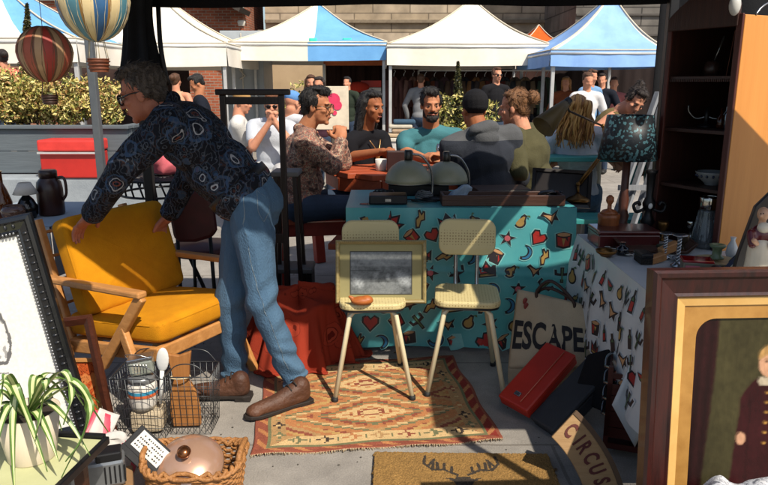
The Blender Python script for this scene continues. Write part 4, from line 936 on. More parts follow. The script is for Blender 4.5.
def stand_legs(Pl, bf, s=1.):
    f = V((bf[0], bf[1], 0)).normalized(); r = f.cross(V((0, 0, 1))); o = []
    for k in (-1, 1):
        h = V(Pl)+r*k*.09*s-V((0, 0, .03)); an = V((h.x, h.y, .08))+r*k*.03; kn = h.lerp(an, .52)+f*.03; o.append((h, kn, an))
    return o
up = V((0, 0, 1))
# paisley shirt: dark ground, pale outlined drops, rust and blue fills, fine squiggles
def paisley():
    m = bpy.data.materials.new("paisley_cotton"); m.use_nodes = True; t = m.node_tree; n = t.nodes; b = n["Principled BSDF"]; L = t.links.new
    tc = n.new("ShaderNodeTexCoord"); nz = n.new("ShaderNodeTexNoise"); nz.inputs['Scale'].default_value = 11; nz.inputs['Detail'].default_value = 2; L(tc.outputs['Object'], nz.inputs[0])
    ad = n.new("ShaderNodeMixRGB"); ad.blend_type = 'ADD'; ad.inputs[0].default_value = .085; L(tc.outputs['Object'], ad.inputs[1]); L(nz.outputs[1], ad.inputs[2])
    vo = n.new("ShaderNodeTexVoronoi"); vo.inputs['Scale'].default_value = 8.5; L(ad.outputs[0], vo.inputs[0])
    rp = n.new("ShaderNodeValToRGB"); e = rp.color_ramp; e.interpolation = 'CONSTANT'
    stops = [(0, '#0c0c12'), (.11, '#633423'), (.17, '#10131c'), (.265, '#8b8c90'), (.30, '#141a26'), (.40, '#2c3f57'), (.47, '#0d1018')]
    while len(e.elements) < len(stops): e.elements.new(.5)
    for el, (p, c) in zip(e.elements, stops): el.position = p; el.color = (*lin(c), 1)
    L(vo.outputs[0], rp.inputs[0])
    v2 = n.new("ShaderNodeTexVoronoi"); v2.inputs['Scale'].default_value = 21; L(ad.outputs[0], v2.inputs[0])
    r2_ = n.new("ShaderNodeValToRGB"); e = r2_.color_ramp; e.interpolation = 'CONSTANT'
    stops = [(0, '#4a2a20'), (.16, '#000000'), (.27, '#525a66'), (.32, '#000000'), (.5, '#27384c'), (.60, '#3a2722'), (.64, '#000000')]
    while len(e.elements) < len(stops): e.elements.new(.5)
    for el, (p, c) in zip(e.elements, stops): el.position = p; el.color = (*lin(c), 1)
    L(v2.outputs[0], r2_.inputs[0])
    wv_ = n.new("ShaderNodeTexWave"); wv_.inputs['Scale'].default_value = 14; wv_.inputs['Distortion'].default_value = 14; wv_.inputs['Detail'].default_value = 2; wv_.inputs['Detail Scale'].default_value = 1.6; L(tc.outputs['Object'], wv_.inputs[0])
    r3 = n.new("ShaderNodeValToRGB"); e = r3.color_ramp.elements; e[0].position = .86; e[0].color = (0, 0, 0, 1); e[1].position = .97; e[1].color = (*lin('#464b54'), 1); L(wv_.outputs[0], r3.inputs[0])
    m1 = n.new("ShaderNodeMixRGB"); m1.blend_type = 'LIGHTEN'; m1.inputs[0].default_value = .6; L(rp.outputs[0], m1.inputs[1]); L(r2_.outputs[0], m1.inputs[2])
    m2 = n.new("ShaderNodeMixRGB"); m2.blend_type = 'LIGHTEN'; m2.inputs[0].default_value = .65; L(m1.outputs[0], m2.inputs[1]); L(r3.outputs[0], m2.inputs[2])
    L(m2.outputs[0], b.inputs['Base Color']); b.inputs['Roughness'].default_value = .85; b.inputs['Specular IOR Level'].default_value = .2
    return m
def floral(name, cols, scale=34):
    m = bpy.data.materials.new(name); m.use_nodes = True; t = m.node_tree; n = t.nodes; b = n["Principled BSDF"]; L = t.links.new
    tc = n.new("ShaderNodeTexCoord"); nz = n.new("ShaderNodeTexNoise"); nz.inputs['Scale'].default_value = scale; nz.inputs['Detail'].default_value = 3; L(tc.outputs['Object'], nz.inputs[0])
    rp = n.new("ShaderNodeValToRGB"); e = rp.color_ramp; e.interpolation = 'CONSTANT'; k = len(cols)
    while len(e.elements) < k: e.elements.new(.5)
    for i, el in enumerate(e.elements): el.position = 0 if i == 0 else .34+.32*i/k; el.color = (*lin(cols[i]), 1)
    L(nz.outputs[0], rp.inputs[0]); L(rp.outputs[0], b.inputs['Base Color']); b.inputs['Roughness'].default_value = .85; return m
# ---------------------------------------------- the man bending over the armchair
hcM = P(143, 94, Y=2.93); NM = P(168, 110, Y=2.97); PM = P(247, 196, Y=2.99); bfM = V((-1, -.05, -1.0))
near_hip, far_hip = P(250, 203, Y=2.90), P(246, 203, Y=3.07)
kn_n, an_n = P(262, 302, Y=2.86), P(296, 388, Y=2.90); kn_f, an_f = P(231, 302, Y=3.02), P(236, 386, Y=3.04)
wrN, wrF = P(92, 215, Y=2.86), P(170, 214, Y=3.28)
def shn(co):
    k = NZ.noise(V((co.x*9, co.y*9, co.z*9)))*.012-abs(NZ.noise(V((co.x*5+co.z*7, co.y*5, co.z*12-co.x*8))))*.03+.008
    return co+V((NZ.noise(co*7)*.008, -k, NZ.noise(co*7+V((5, 5, 5)))*.008))
rt, body, g, hm = person("man in a dark paisley shirt and blue jeans bending left over the yellow armchair", hcM, V((-.95, -.04, -.30)), V((-.30, 0, .95)), NM, PM, bfM,
    [wrN, wrF], sk_red, paisley(), 'tousled', h_grey, vox=.005, s=1.04, hs=1.08, nk=.95, bulk=1.16, collar=True, curl=.35, elbows=[P(123, 168, Y=2.74), P(190, 172, Y=3.26)], hand_dir=[P(64, 243, Y=2.93)-wrN, P(158, 232, Y=3.32)-wrF], shirt_noise=shn, at=(PM.x, 2.95, 0), smooth_sh=5)
def jn(co):
    z = co.z; w_ = .010*math.sin(z*75+co.x*25+5*NZ.noise(co*5))*max(0, 1-abs(z-.15)/.17)+.009*math.sin(z*55-co.x*38+4*NZ.noise(co*4))*max(0, 1-abs(z-.46)/.17)+.008*math.sin(z*40+co.x*60+3*NZ.noise(co*5))*max(0, 1-abs(z-.8)/.12)
    return co+V((w_+NZ.noise(co*9)*.006, -w_*.6+NZ.noise(co*8)*.005, 0))
bmj = M((V((0, -1, 0)), V((-1, 0, 0)), V((0, 0, 1)))).transposed()
jp = [('e', PM+V((.005, 0, .0)), (.165, .135, .14), bmj), ('e', PM+V((.06, 0, -.03)), (.15, .10, .12), bmj), ('e', PM.lerp(NM, .1), (.15, .125, .10), bmj)]
for h_, k_, a_ in ((near_hip, kn_n, an_n), (far_hip, kn_f, an_f)):
    jp += [('c', h_, k_, .100, .069), ('c', k_, a_+V((0, 0, .03)), .068, .053), ('e', a_+V((0, 0, .02)), (.063, .063, .028)), ('e', a_+V((-.004, 0, .07)), (.064, .063, .022))]
blob("jeans", jp, .0055, [denim], rt, smooth=4, noisefn=jn)
jeans_o = [c for c in bpy.data.objects if c.parent == rt and c.name.startswith('jeans')][0]
thread = mat("tan_thread", '#6f7f8a', rough=.9)
def onto(o, tgt, off=.002):
    q = o.modifiers.new("wrap", 'SHRINKWRAP'); q.target = tgt; q.wrap_method = 'NEAREST_SURFACEPOINT'; q.wrap_mode = 'ABOVE_SURFACE'; q.offset = off
for pts in ([P(243, 176, Y=2.80), P(241, 205, Y=2.76), P(243, 240, Y=2.75), P(251, 275, Y=2.75), P(262, 305, Y=2.76), P(276, 340, Y=2.79), P(288, 372, Y=2.82)],):
    onto(MB().tube(bez(pts, 12), .0018, 6, caps=False).build("seam", thread, jeans_o), jeans_o, .0016)
pk0 = [P(u, v, Y=2.80) for u, v in ((259, 186), (281, 190), (283, 211), (272, 219), (260, 211), (259, 186))]
onto(MB().tube(bez(pk0, 10), .0014, 6, caps=False).build("pocket_stitching", thread, jeans_o), jeans_o, .0016)
ax = (NM-PM).normalized(); c0 = PM.lerp(NM, .11); rbm = V((0, -1, 0)); fbm = ax.cross(rbm)
pts = [c0+rbm*(.171*math.cos(a))+fbm*(.150*math.sin(a)) for a in [2*math.pi*i/32 for i in range(33)]]
vs = []
for p in pts: vs += [p-ax*.019, p+ax*.019]
MB().add(vs, [(2*i, 2*i+2, 2*i+3, 2*i+1) for i in range(32)], 0, True).build("belt", mat("black_leather", '#1b1715', rough=.5), rt, solid=.006, fix=False)
# glasses, stubble, bracelet
frame_m = mat("tortoise_frame", '#1d1512', rough=.25)
mb = MB()
for k in (-1, 1):
    cc = g(k*.033, .097, .0); pts = [cc+(hm @ V((.026*math.cos(a), -.004*math.cos(a)*k*0, .021*math.sin(a)))) for a in [2*math.pi*i/20 for i in range(21)]]
    mb.tube(pts, .0028, 6); mb.tube([g(k*.058, .094, .008), g(k*.079, .03, .010), g(k*.08, -.012, .006)], .0032, 6)
mb.tube([g(-.009, .102, .004), g(.009, .102, .004)], .003, 6); gm_ = mb.build("glasses", frame_m, rt)
for k in (-1, 1): MB().lathe([(.0, 0), (.024, .0005), (.024, .001)], g(k*.033, .097, .0), rot=hm @ M.Rotation(rad(-90), 3, 'X'), n=18, sy=.85).build("lens", glassy, gm_)
d_ = (wrN-P(123, 168, Y=2.74)).normalized(); r_, f__, u_, mm = basis(d_, (0, 1, 0)); q = wrN+d_*.012
MB().tube([q+(r_*math.cos(a)+u_*math.sin(a))*.034 for a in [2*math.pi*i/18 for i in range(19)]], .0045, 6).build("bracelet", black_metal, rt)
# boots
leather = mat("brown_boot_leather", '#54331f', '#331b10', scale=9, rough=.62, bump=.5, bscale=60); sole_m = mat("dark_sole", '#201915', rough=.7)
def boot(heel, toe, ank, root):
    heel, toe, ank = V(heel), V(toe), V(ank); d = (toe-heel); L = d.length; d = d.normalized(); r = d.cross(up)
    pr = [('c', heel+d*.045+up*.055, heel+d*.05+up*.095, .040, .041), ('c', heel+d*.045+up*.05, heel+d*(L*.5)+up*.046, .038, .042), ('c', heel+d*(L*.5)+up*.044, heel+d*(L-.05)+up*.038, .041, .032), ('e', heel+d*(L-.05)+up*.036, (.042, .042, .027)), ('c', heel+d*.06+up*.085, heel+d*(L*.5)+up*.052, .038, .036), ('c', heel+d*.05+up*.075, ank+up*(-.01), .040, .044)]
    b = blob("boot", pr, .0055, [leather], root, smooth=3)
    out = [(.0, .030), (.03, .040), (.1, .036), (L*.6, .044), (L*.82, .046), (L*.95, .03), (L, .008)]
    poly = [(x, y) for x, y in out]+[(x, -y) for x, y in out[::-1]]
    MB().prism(poly, heel+up*.012, d, -r, .016).build("sole", sole_m, b, bevel=.003)
    MB().prism([(0, .036), (.07, .038), (.07, -.038), (0, -.036)], heel+up*.001, d, -r, .012).build("heel", sole_m, b, bevel=.002)
    for k in range(4):
        p = heel+d*(.085+.025*k)+up*(.125-.018*k); MB().tube([p-r*.03-up*.012, p+d*.004+up*.006, p+r*.03-up*.012], .003, 6).build("lace", sole_m, b)
    MB().tube([ank+up*(-.02), ank+up*.05], [.05, .052], 14).build("sock", cloth("grey_sock", '#6d7378', bscale=150), root)
boot(P(311, 402, z=0), P(245, 422, z=0), an_n-V((0, 0, .02)), rt); boot(P(252, 399, z=0), P(187, 398, z=0), an_f-V((0, 0, .02)), rt)

# ---------------------------------------------- people round the red picnic table
SG = "people sitting round the red picnic table"
def hoodie_mat():
    m = bpy.data.materials.new("two_tone_fleece"); m.use_nodes = True; t = m.node_tree; n = t.nodes; b = n["Principled BSDF"]; L = t.links.new
    tc = n.new("ShaderNodeTexCoord"); sx = n.new("ShaderNodeSeparateXYZ"); L(tc.outputs['Object'], sx.inputs[0])
    rp = n.new("ShaderNodeValToRGB"); e = rp.color_ramp.elements; rp.color_ramp.interpolation = 'CONSTANT'; e[0].color = (*lin('#1d222c'), 1); e[1].position = .5; e[1].color = (*lin('#484a4d'), 1)
    mr = n.new("ShaderNodeMapRange"); mr.inputs[1].default_value = .56; mr.inputs[2].default_value = 1.56; L(sx.outputs[2], mr.inputs[0]); L(mr.outputs[0], rp.inputs[0])
    nz = n.new("ShaderNodeTexNoise"); nz.inputs['Scale'].default_value = 150; L(tc.outputs['Object'], nz.inputs[0]); bp = n.new("ShaderNodeBump"); bp.inputs['Strength'].default_value = .3; bp.inputs['Distance'].default_value = .01; L(nz.outputs[0], bp.inputs['Height']); L(bp.outputs[0], b.inputs['Normal'])
    L(rp.outputs[0], b.inputs['Base Color']); b.inputs['Roughness'].default_value = .95; return m
def wr(amp, fr):
    def f(co): return co+V((NZ.noise(co*fr), NZ.noise(co*fr+V((7, 1, 2))), NZ.noise(co*fr*1.4+V((1, 5, 9)))))*amp
    return f
# floral shirt man
Pl = P(300, 203, Y=4.35); bf = (1, .05, 0)
rt, b, g, hm = person("dark haired man in a floral shirt and glasses sitting with clasped hands", P(317, 107, Y=4.33), (.97, -.22, -.06), (.05, 0, 1), P(304, 134, Y=4.35), Pl, bf, [P(340, 141, Y=4.42), P(341, 142, Y=4.29)], sk_tan, floral("floral_cotton", ['#3c2c28', '#7a5345', '#5c4a44', '#a08a74', '#8a4a3c', '#6d5d56']), 'quiff', h_black,
    trousers=denim_d, legs=sit_legs(Pl, bf, reach=.38), elbows=[P(344, 163, Y=4.47), P(333, 166, Y=4.22)], hand_dir=[V((-.02, -.4, .9)), V((.0, .4, .9))], vox=.0065, s=1.02, hs=1.08, bulk=1.05, group=SG, shoes=rubber, collar=True, curl=1.2, shirt_noise=wr(.014, 9))
mb = MB()
for k in (-1, 1):
    cc = g(k*.032, .098, .0); mb.tube([cc+(hm @ V((.025*math.cos(a), 0, .021*math.sin(a)))) for a in [2*math.pi*i/16 for i in range(17)]], .003, 5); mb.tube([g(k*.057, .09, .006), g(k*.078, -.005, .008)], .003, 5)
mb.build("glasses", mat("amber_frame", '#6b4a2a', rough=.3), rt)
# woman in black
Pl = P(360, 208, Y=4.95); bf = (.75, -.66, 0)
rt, b, g, hm = person("woman in a black top with a necklace and long dark hair", P(372, 107, Y=4.85), (.72, -.68, -.12), (0, 0, 1), P(365, 135, Y=4.92), Pl, bf, [P(380, 152, Y=4.58), P(389, 151, Y=4.72)][::-1], sk_brown, cloth("black_knit", '#15151a', bscale=200), 'long', h_black, trousers=cloth("black_trousers", '#141418'), legs=sit_legs(Pl, bf, reach=.35), elbows=[P(386, 155, Y=4.96), P(349, 157, Y=4.75)], sleeve='short', male=False, vox=.0065, hs=1.02, bulk=.96, group=SG, shoes=rubber, curl=1.1, shirt_noise=wr(.010, 9))
mb = MB(); fb = V((.72, -.68, 0)).normalized(); NN = P(365, 135, Y=4.92); rr = fb.cross(up)
pts = [NN+fb*.10-up*.03-rr*.055, NN+fb*.117-up*.07-rr*.03, NN+fb*.125-up*.11, NN+fb*.117-up*.07+rr*.03, NN+fb*.10-up*.03+rr*.055]; mb.tube(bez(pts, 4), .004, 6); mb.ell(pts[2]-up*.03, (.018, .010, .03)); mb.build("necklace", mat("gold_beads", '#b58a5a', rough=.3, metal=.6), rt)
# bearded man
Pl = P(431, 206, Y=5.0); bf = (.02, -1, 0)
person("bearded man in a teal t-shirt with a watch facing the camera", P(431, 105, Y=4.82), (.10, -.98, -.10), (0, 0, 1), P(431, 133, Y=4.90), Pl, bf, [P(443, 156, Y=4.50), P(428, 160, Y=4.52)], sk_tan, cloth("teal_jersey", '#42747b', '#386a72', bscale=200), 'quiff', h_black, trousers=denim_d, legs=sit_legs(Pl, bf, reach=.36), elbows=[P(456, 158, Y=4.78), P(405, 152, Y=4.80)], hand_dir=[V((-.7, -.3, .15)), V((.7, -.2, -.05))], sleeve='short', vox=.0065, s=1.06, hs=1.03, bulk=1.06, group=SG, shoes=rubber, beard=h_black, curl=1.0, shirt_noise=wr(.012, 9))
rt = bpy.data.objects[-1] if False else [o for o in bpy.data.objects if o.get('label', '').startswith("bearded man")][0]
q = P(438, 150, Y=4.53); MB().tube([q+V((.0, .034*math.cos(a), .034*math.sin(a))) for a in [2*math.pi*i/16 for i in range(17)]], .010, 6).build("watch", mat("watch_steel", '#c2c5c6', rough=.2, metal=.9), rt)
# hooded man, seen from behind
Pl = P(490, 207, Y=4.32); bf = (-.22, 1, 0)
person("man in a grey and navy hooded top and dark beanie, back to the camera", P(474, 110, Y=4.34), (-.35, .93, -.05), (0, 0, 1), P(480, 135, Y=4.30), Pl, bf, [P(452, 172, Y=4.62), P(486, 172, Y=4.66)], sk_brown, hoodie_mat(), 'beanie', cloth("black_beanie", '#17171a', bscale=200), trousers=denim_d, legs=sit_legs(Pl, bf, reach=.3), vox=.0065, s=1.1, hs=1.08, bulk=1.2, group=SG, shoes=rubber, collar='hood', eyes=False, shirt_noise=wr(.016, 8), elbows=[P(449, 168, Y=4.35), P(520, 176, Y=4.4)])
# olive sweater woman
Pl = P(542, 210, Y=4.5); bf = (-.85, .5, 0)
person("woman in an olive sweater with a blond bun, turned away", P(514, 108, Y=4.52), (-.88, .42, -.14), (-.1, 0, 1), P(523, 133, Y=4.50), Pl, bf, [P(497, 172, Y=4.5), P(500, 170, Y=4.85)], sk_fair, cloth("olive_wool", '#4d4a33', '#3f3d2a', scale=9, bscale=160), 'bun', hairm("streaked", '#8a5f38', '#4a2f1a'), trousers=denim_d, legs=sit_legs(Pl, bf, reach=.3), male=False, vox=.0065, hs=1.08, s=1.03, bulk=1.12, group=SG, shoes=rubber, elbows=[P(520, 172, Y=4.28), P(515, 172, Y=4.95)], shirt_noise=wr(.014, 9))
# blonde woman, long hair, white top
Pl = P(578, 196, Y=5.2); bf = (.25, .95, 0)
person("woman in a white top with long loose blond hair, seen from behind", P(577, 110, Y=5.15), (.3, .93, -.1), (0, 0, 1), P(577, 131, Y=5.2), Pl, bf, [P(560, 160, Y=5.4), P(600, 150, Y=5.4)], sk_fair, cloth("white_cotton", '#c9cdd4', bscale=120), 'long', h_blond, trousers=denim, legs=sit_legs(Pl, bf, reach=.3), male=False, sleeve='short', vox=.008, eyes=False, group="people at the teal picnic table", shirt_noise=wr(.016, 10), shoes=rubber)
rt = [o for o in bpy.data.objects if o.get('label', '').startswith("woman in a white top with long")][0]; hc_ = P(577, 110, Y=5.15); fw = V((.3, .93, 0)).normalized(); rg_ = fw.cross(up); rr = random.Random(2)
for tone in (0, 1, 2):
    mb = MB()
    for k in range(34):
        x = rr.uniform(-.085, .085); back = -.075-.035*rr.random()-.3*(.085-abs(x))**1.0; L_ = rr.uniform(.22, .34); ph = rr.uniform(0, 6); p0 = hc_+rg_*x*.7+fw*(back*.55)+up*(.115-abs(x)*.6)
        pts = [p0]+[hc_+rg_*(x*(1.05+.55*q)+.012*math.sin(q*9+ph))+fw*(back-.02+.012*math.cos(q*8+ph))+up*(.06-L_*q) for q in (0, .2, .4, .6, .8, 1.0)]
        mb.tube(bez(pts, 4), [.011*(1-.75*(i/24)**2) for i in range(25)], 5)
    mb.build("hair_strands", hairm(("honey", "straw", "caramel")[tone], ('#c3924f', '#d2a765', '#94622f')[tone], ('#8f622f', '#a87d42', '#64401c')[tone]), rt)
# woman leaning forward in a tank top
Pl = P(588, 150, Y=5.75); bf = (.7, -.35, -.75)
person("dark haired woman in an olive tank top leaning over to the right", P(635, 101, Y=5.45), (.05, -.80, -.52), (.35, -.3, .85), P(619, 112, Y=5.55), Pl, bf, [P(640, 160, Y=5.3), P(607, 158, Y=5.2)], sk_fair, cloth("olive_jersey", '#6d5f3e', bscale=150), 'topbun', h_dark, trousers=cloth("cream_skirt", '#c4bba8'), legs=stand_legs(Pl, (1, 0, 0), .9), male=False, sleeve='none', vox=.007, group="people at the teal picnic table", shoes=rubber, hs=1.02)
# ---------------------------------------------- people farther back
BG = "people in the sunny market behind"
Pl = P(272, 168, Y=6.3); bf = (.05, -1, 0)
person("woman in sunglasses and a pale top eating, seen through the standing frame", P(272, 105, Y=6.2), (.1, -.97, -.18), (0, 0, 1), P(272, 122, Y=6.28), Pl, bf, [P(275, 122, Y=6.02), P(269, 123, Y=6.02)], sk_fair, cloth("pale_grey_top", '#b9bfc8', bscale=120), 'bun', hairm("auburn", '#7d4b28', '#4d2b15'), legs=sit_legs(Pl, bf), trousers=cloth("white_trousers", '#c8c8c8'), male=False, sleeve='short', eyes='sunglasses', vox=.009, group=BG, hand_dir=[V((-.3, 0, 1)), V((.3, 0, 1))], curl=1.1, shoes=rubber)
Pl = P(240, 168, Y=6.5); bf = (1, .1, 0)
person("person in white with a tan cap facing right, seen behind the standing frame", P(242, 102, Y=6.5), (.95, -.1, -.2), (0, 0, 1), P(238, 119, Y=6.5), Pl, bf, [P(256, 128, Y=6.4), P(256, 128, Y=6.62)], sk_fair, cloth("white_tee", '#d0cfcb', bscale=120), 'cap', cloth("tan_cap", '#b08a58'), legs=sit_legs(Pl, bf), trousers=cloth("red_trousers", '#7e3a34'), sleeve='short', vox=.009, group=BG, shoes=rubber)
Pl = P(296, 165, Y=7.0); bf = (.5, .8, 0)
person("person in a blue cap and white top with back turned behind the floral shirt", P(293, 104, Y=7.0), (.6, .75, -.3), (0, 0, 1), P(289, 118, Y=7.0), Pl, bf, [P(305, 135, Y=7.2), P(312, 135, Y=7.1)], sk_fair, cloth("white_tee_2", '#c9cbd0', bscale=120), 'cap', cloth("sky_blue_cap", '#5f8fc8'), legs=sit_legs(Pl, bf), sleeve='short', vox=.010, group=BG, eyes=False, hs=1.15, shoes=rubber)
def far(label, u, v, Y, face, shirt, hair, hm_, skin=sk_fair, h=1.66, male=True, sleeve='long', tr=None, eyes=False, bf=None, hold=None, vox=.012, lean=0):
    hc = P(u, v, Y=Y); fl = V((face[0], face[1], 0)).normalized(); bf = bf or fl; k = hc.z/(h-.13) if False else 1.
    N = hc-V((0, 0, .165))-fl*.02; Pl = N-V((0, 0, .52))+fl*(-.03-lean); r = V(bf).cross(up)
    hands = hold or [Pl-r*.24+V(bf)*.08-V((0, 0, .02)), Pl+r*.24+V(bf)*.08-V((0, 0, .02))]
    return person(label, hc, face, (0, 0, 1), N, Pl, bf, hands, skin, shirt, hair, hm_, legs=stand_legs(Pl, bf), trousers=tr or denim_d, male=male, sleeve=sleeve, vox=vox, eyes=eyes, group=BG, shoes=rubber, curl=.6)
navy = cloth("navy_cotton", '#171b26'); blk = cloth("black_jacket", '#17171b')
far("dark haired man in a navy top looking down behind the bending man", 197, 84, 8.2, (-.8, -.3, -.5), navy, 'short', h_black, sk_tan)
far("person with peach shoulders and brown hair before the left white tent", 176, 81, 10.0, (.2, 1, 0), cloth("peach_top", '#c79d7f'), 'bun', h_brown, male=False, sleeve='none')
far("person in a coral pink top at the far left edge behind the hedge", 2, 58, 9.0, (-.6, .6, 0), cloth("coral_top", '#c9675c'), 'bun', h_dark, male=False)
far("brown haired woman in black, left of the pair under the blue tent panel", 311, 83, 9.6, (.2, -1, -.1), blk, 'long', h_brown, male=False)
far("dark haired woman in plum, right of the pair under the blue tent panel", 319, 85, 9.3, (-.3, -1, -.1), cloth("plum_top", '#3f2530'), 'long', h_dark, male=False)
far("man in sunglasses and a black jacket standing under the white central tent", 497, 75, 10.4, (.35, -.9, -.05), blk, 'short', h_brown, eyes='sunglasses', vox=.009)
far("woman in a white sleeveless top under the pale blue tent", 588, 81, 9.4, (.1, -1, -.3), cloth("white_vest", '#cfcfd2'), 'bun', h_brown, male=False, sleeve='short')
far("man in a light blue shirt behind the woman in white under the pale blue tent", 592, 77, 10.4, (.5, -.8, -.2), cloth("light_blue_shirt", '#6f93b8'), 'short', h_brown)
far("person in dark clothes under the pale blue tent beside the light blue shirt", 602, 80, 10.9, (-.4, -.8, -.2), navy, 'short', h_dark)

far("person in a dark jacket at the right pole of the white central tent", 541, 82, 13.4, (.6, -.7, -.1), cloth("charcoal_jacket", '#26272b'), 'short', h_dark)
far("blond woman in a rust top under the left half of the pale blue tent", 566, 83, 12.3, (-.5, -.8, -.2), cloth("rust_top", '#8a4a2c'), 'long', h_blond, male=False)
far("woman in a pink striped top deep under the pale blue tent", 614, 84, 11.4, (-.3, -.9, -.2), cloth("pink_top", '#b06a68'), 'bun', h_brown, male=False)
far("man in a grey shirt browsing at the left end of the clothes rail", 421, 80, 13.0, (.2, 1, 0), cloth("grey_shirt", '#7d7f82'), 'short', h_brown)
far("man in a dark green coat behind the red signs of the dark stall", 347, 83, 12.6, (-.4, -.9, 0), cloth("green_coat", '#2c352b'), 'short', h_black)
# ------------------------------------------------------------------ planter, hedge and conifer at the left
grey_board = wood("grey_painted_board", '#596268', '#474f55', axis=0, scale=2, rough=.75, bump=.2)
x0, x1 = P(-60, 130, Y=7.5).x, P(128, 130, Y=7.5).x; zt, zb = P(60, 129, Y=7.45).z, .44
t = thing("planter", ((x0+x1)/2, 7.8, 0), "long grey boarded planter with a hedge growing in it", "planter")
for k in range(2):
    h_ = (zt-zb)/2; MB().box(((x0+x1)/2, 7.5, zb+h_*(k+.5)), (x1-x0, .05, h_-.006)).build("board", grey_board, t, bevel=.006)
MB().box((x1-.02, 7.85, (zt+zb)/2), (.05, .66, zt-zb-.01)).build("end_board", grey_board, t, bevel=.006)
mb = MB(); mb.box(((x0+x1)/2, 7.49, zt+.02), (x1-x0+.06, .12, .04)); mb.box((x1-.02, 7.9, zt+.02), (.12, .66, .04)); mb.build("rim", grey_board, t, bevel=.008)
MB().box(((x0+x1)/2-.04, 7.86, zt-.07), (x1-x0-.1, .64, .1)).build("soil", mat("soil", '#2f241b', '#1c150f', scale=20, rough=1, bump=.8), t)
conc = mat("pale_concrete", '#8f979d', '#767e85', scale=4, rough=.85, bump=.3, bscale=60)
t = thing("plinth", ((x0+x1)/2, 7.3, 0), "pale concrete plinth carrying the grey planter and the red box", "plinth")
MB().box(((x0+x1)/2+.1, 7.72, .215), (x1-x0+.3, 1.1, .43)).build("block", conc, t, bevel=.02)
lv = [mat("leaf_yellow_green", '#b3ab58', '#8f8c40', scale=30, rough=.5), mat("leaf_cream", '#d6c684', '#b3a65e', scale=30, rough=.5), mat("leaf_green", '#6a7434', '#4a5722', scale=30, rough=.5)]
bark = mat("bark", '#4a3a2a', '#2f251a', scale=20, rough=.9, bump=.6)
def bush(label, name, cat, box, n, size, mats, bumps=9, stems=6, at=None, rnd=None):
    rnd = rnd or random.Random(len(label)); (xa, xb), (ya, yb), (za, zb_) = box
    t = thing(name, at or ((xa+xb)/2, (ya+yb)/2, za), label, cat)
    cl = [(rnd.uniform(xa, xb), rnd.uniform(ya, yb), za+(zb_-za)*rnd.uniform(.25, .86), rnd.uniform(.16, .3)*(zb_-za)*1.1) for _ in range(bumps)]
    pts = []
    while len(pts) < n:
        c = rnd.choice(cl); d = V((rnd.gauss(0, 1), rnd.gauss(0, 1), rnd.gauss(0, 1))).normalized()*c[3]*rnd.uniform(.55, 1.08); p = V(c[:3])+d
        if p.z > za-.05: pts.append(p)
    mb = MB(); leaves(mb, pts, size, len(mats), rnd=rnd); mb.build("foliage", mats, t, fix=False)
    mb = MB()
    for c in cl[:stems]: mb.tube([V((c[0]*.9+.1*(xa+xb)/2, c[1], za-.03)), V((c[0], c[1], c[2]-.2*c[3])), V(c[:3])], [.014, .01, .005], 6)
    mb.build("stem", bark, t); return t
ha, hb = P(-30, 100, Y=7.7).x, P(122, 100, Y=7.7).x; ht = P(60, 76, Y=7.8).z
bush("dense variegated yellow green hedge growing in the grey planter", "hedge", "hedge", ((ha, hb-.12), (7.62, 8.0), (zt-.02, ht+.02)), 15000, .027, [lv[0], lv[1], lv[2], lv[1], mat("leaf_tan", '#a8814a', '#7d5c33', scale=30, rough=.5)], bumps=70, stems=14)
def conifer(label, base, top, rw, n, size, mats, rnd):
    t = thing("conifer", base, label, "tree"); base, top = V(base), V(top); pts = []
    for _ in range(n):
        q = rnd.random()**1.15; a = rnd.uniform(0, 6.283); rr = rw*(1-q)**.75*(.72+.28*math.sin(a*5+q*40))*rnd.uniform(.45, 1.05); p = base.lerp(top, .05+.95*q)+V((math.cos(a)*rr, math.sin(a)*rr, 0)); pts.append(p)
    mb = MB(); leaves(mb, pts, size, len(mats), rnd=rnd); mb.build("crown", mats, t, fix=False)
    MB().tube([base, top], [.03, .004], 8).build("trunk", bark, t); return t
dkl = [mat("conifer_green", '#3f4322', '#2b3016', scale=30, rough=.6), mat("conifer_olive", '#6a6332', '#4a4822', scale=30, rough=.6), mat("conifer_deep", '#262b14', '#181c0c', scale=30, rough=.6)]
b = P(24, 95, Y=8.3); conifer("tall slim conifer rising from the hedge behind the red balloon", V((b.x, 8.3, zt-.05)), P(27, 4, Y=8.3), .17, 5200, .022, dkl, random.Random(4))
b = P(459, 110, Y=9.2); conifer("slim young conifer in front of the clothes stall under the white central tent", V((b.x, 9.2, b.z-.25)), P(458, 62, Y=9.2), .12, 2600, .024, dkl, random.Random(5))
a, c = P(438, 112, Y=9.2), P(492, 112, Y=9.2)
bush("bushy yellow green shrub behind the beanie man under the white tent", "shrub", "shrub", ((a.x, c.x), (9.15, 9.5), (.62, P(460, 97, Y=9.2).z)), 2600, .03, [lv[0], lv[1], lv[2]], bumps=14)
t = thing("planter", ((a.x+c.x)/2, 9.35, 0), "grey box planter under the shrub and young conifer in front of the clothes stall", "planter")
MB().box(((a.x+c.x)/2, 9.35, .32), (c.x-a.x+.25, .5, .64)).build("box", grey_board, t, bevel=.02)
MB().box(((a.x+c.x)/2, 9.35, .655), (c.x-a.x+.3, .56, .03)).build("rim", grey_board, t, bevel=.006)
a = P(300, 90, Y=9.9); bush("small yellowish shrub beside the beige wall", "shrub", "shrub", ((a.x-.2, a.x+.2), (9.9, 10.1), (.75, a.z+.15)), 900, .03, [lv[0], lv[1], lv[2]], bumps=7)
t = thing("planter", (a.x, 10.0, 0), "dark tub under the small shrub beside the beige wall", "planter"); MB().lathe([(.2, 0), (.26, .7), (.28, .72), (.28, .76), (.22, .74)], (a.x, 10, 0), n=18).build("tub", trim_dk, t)
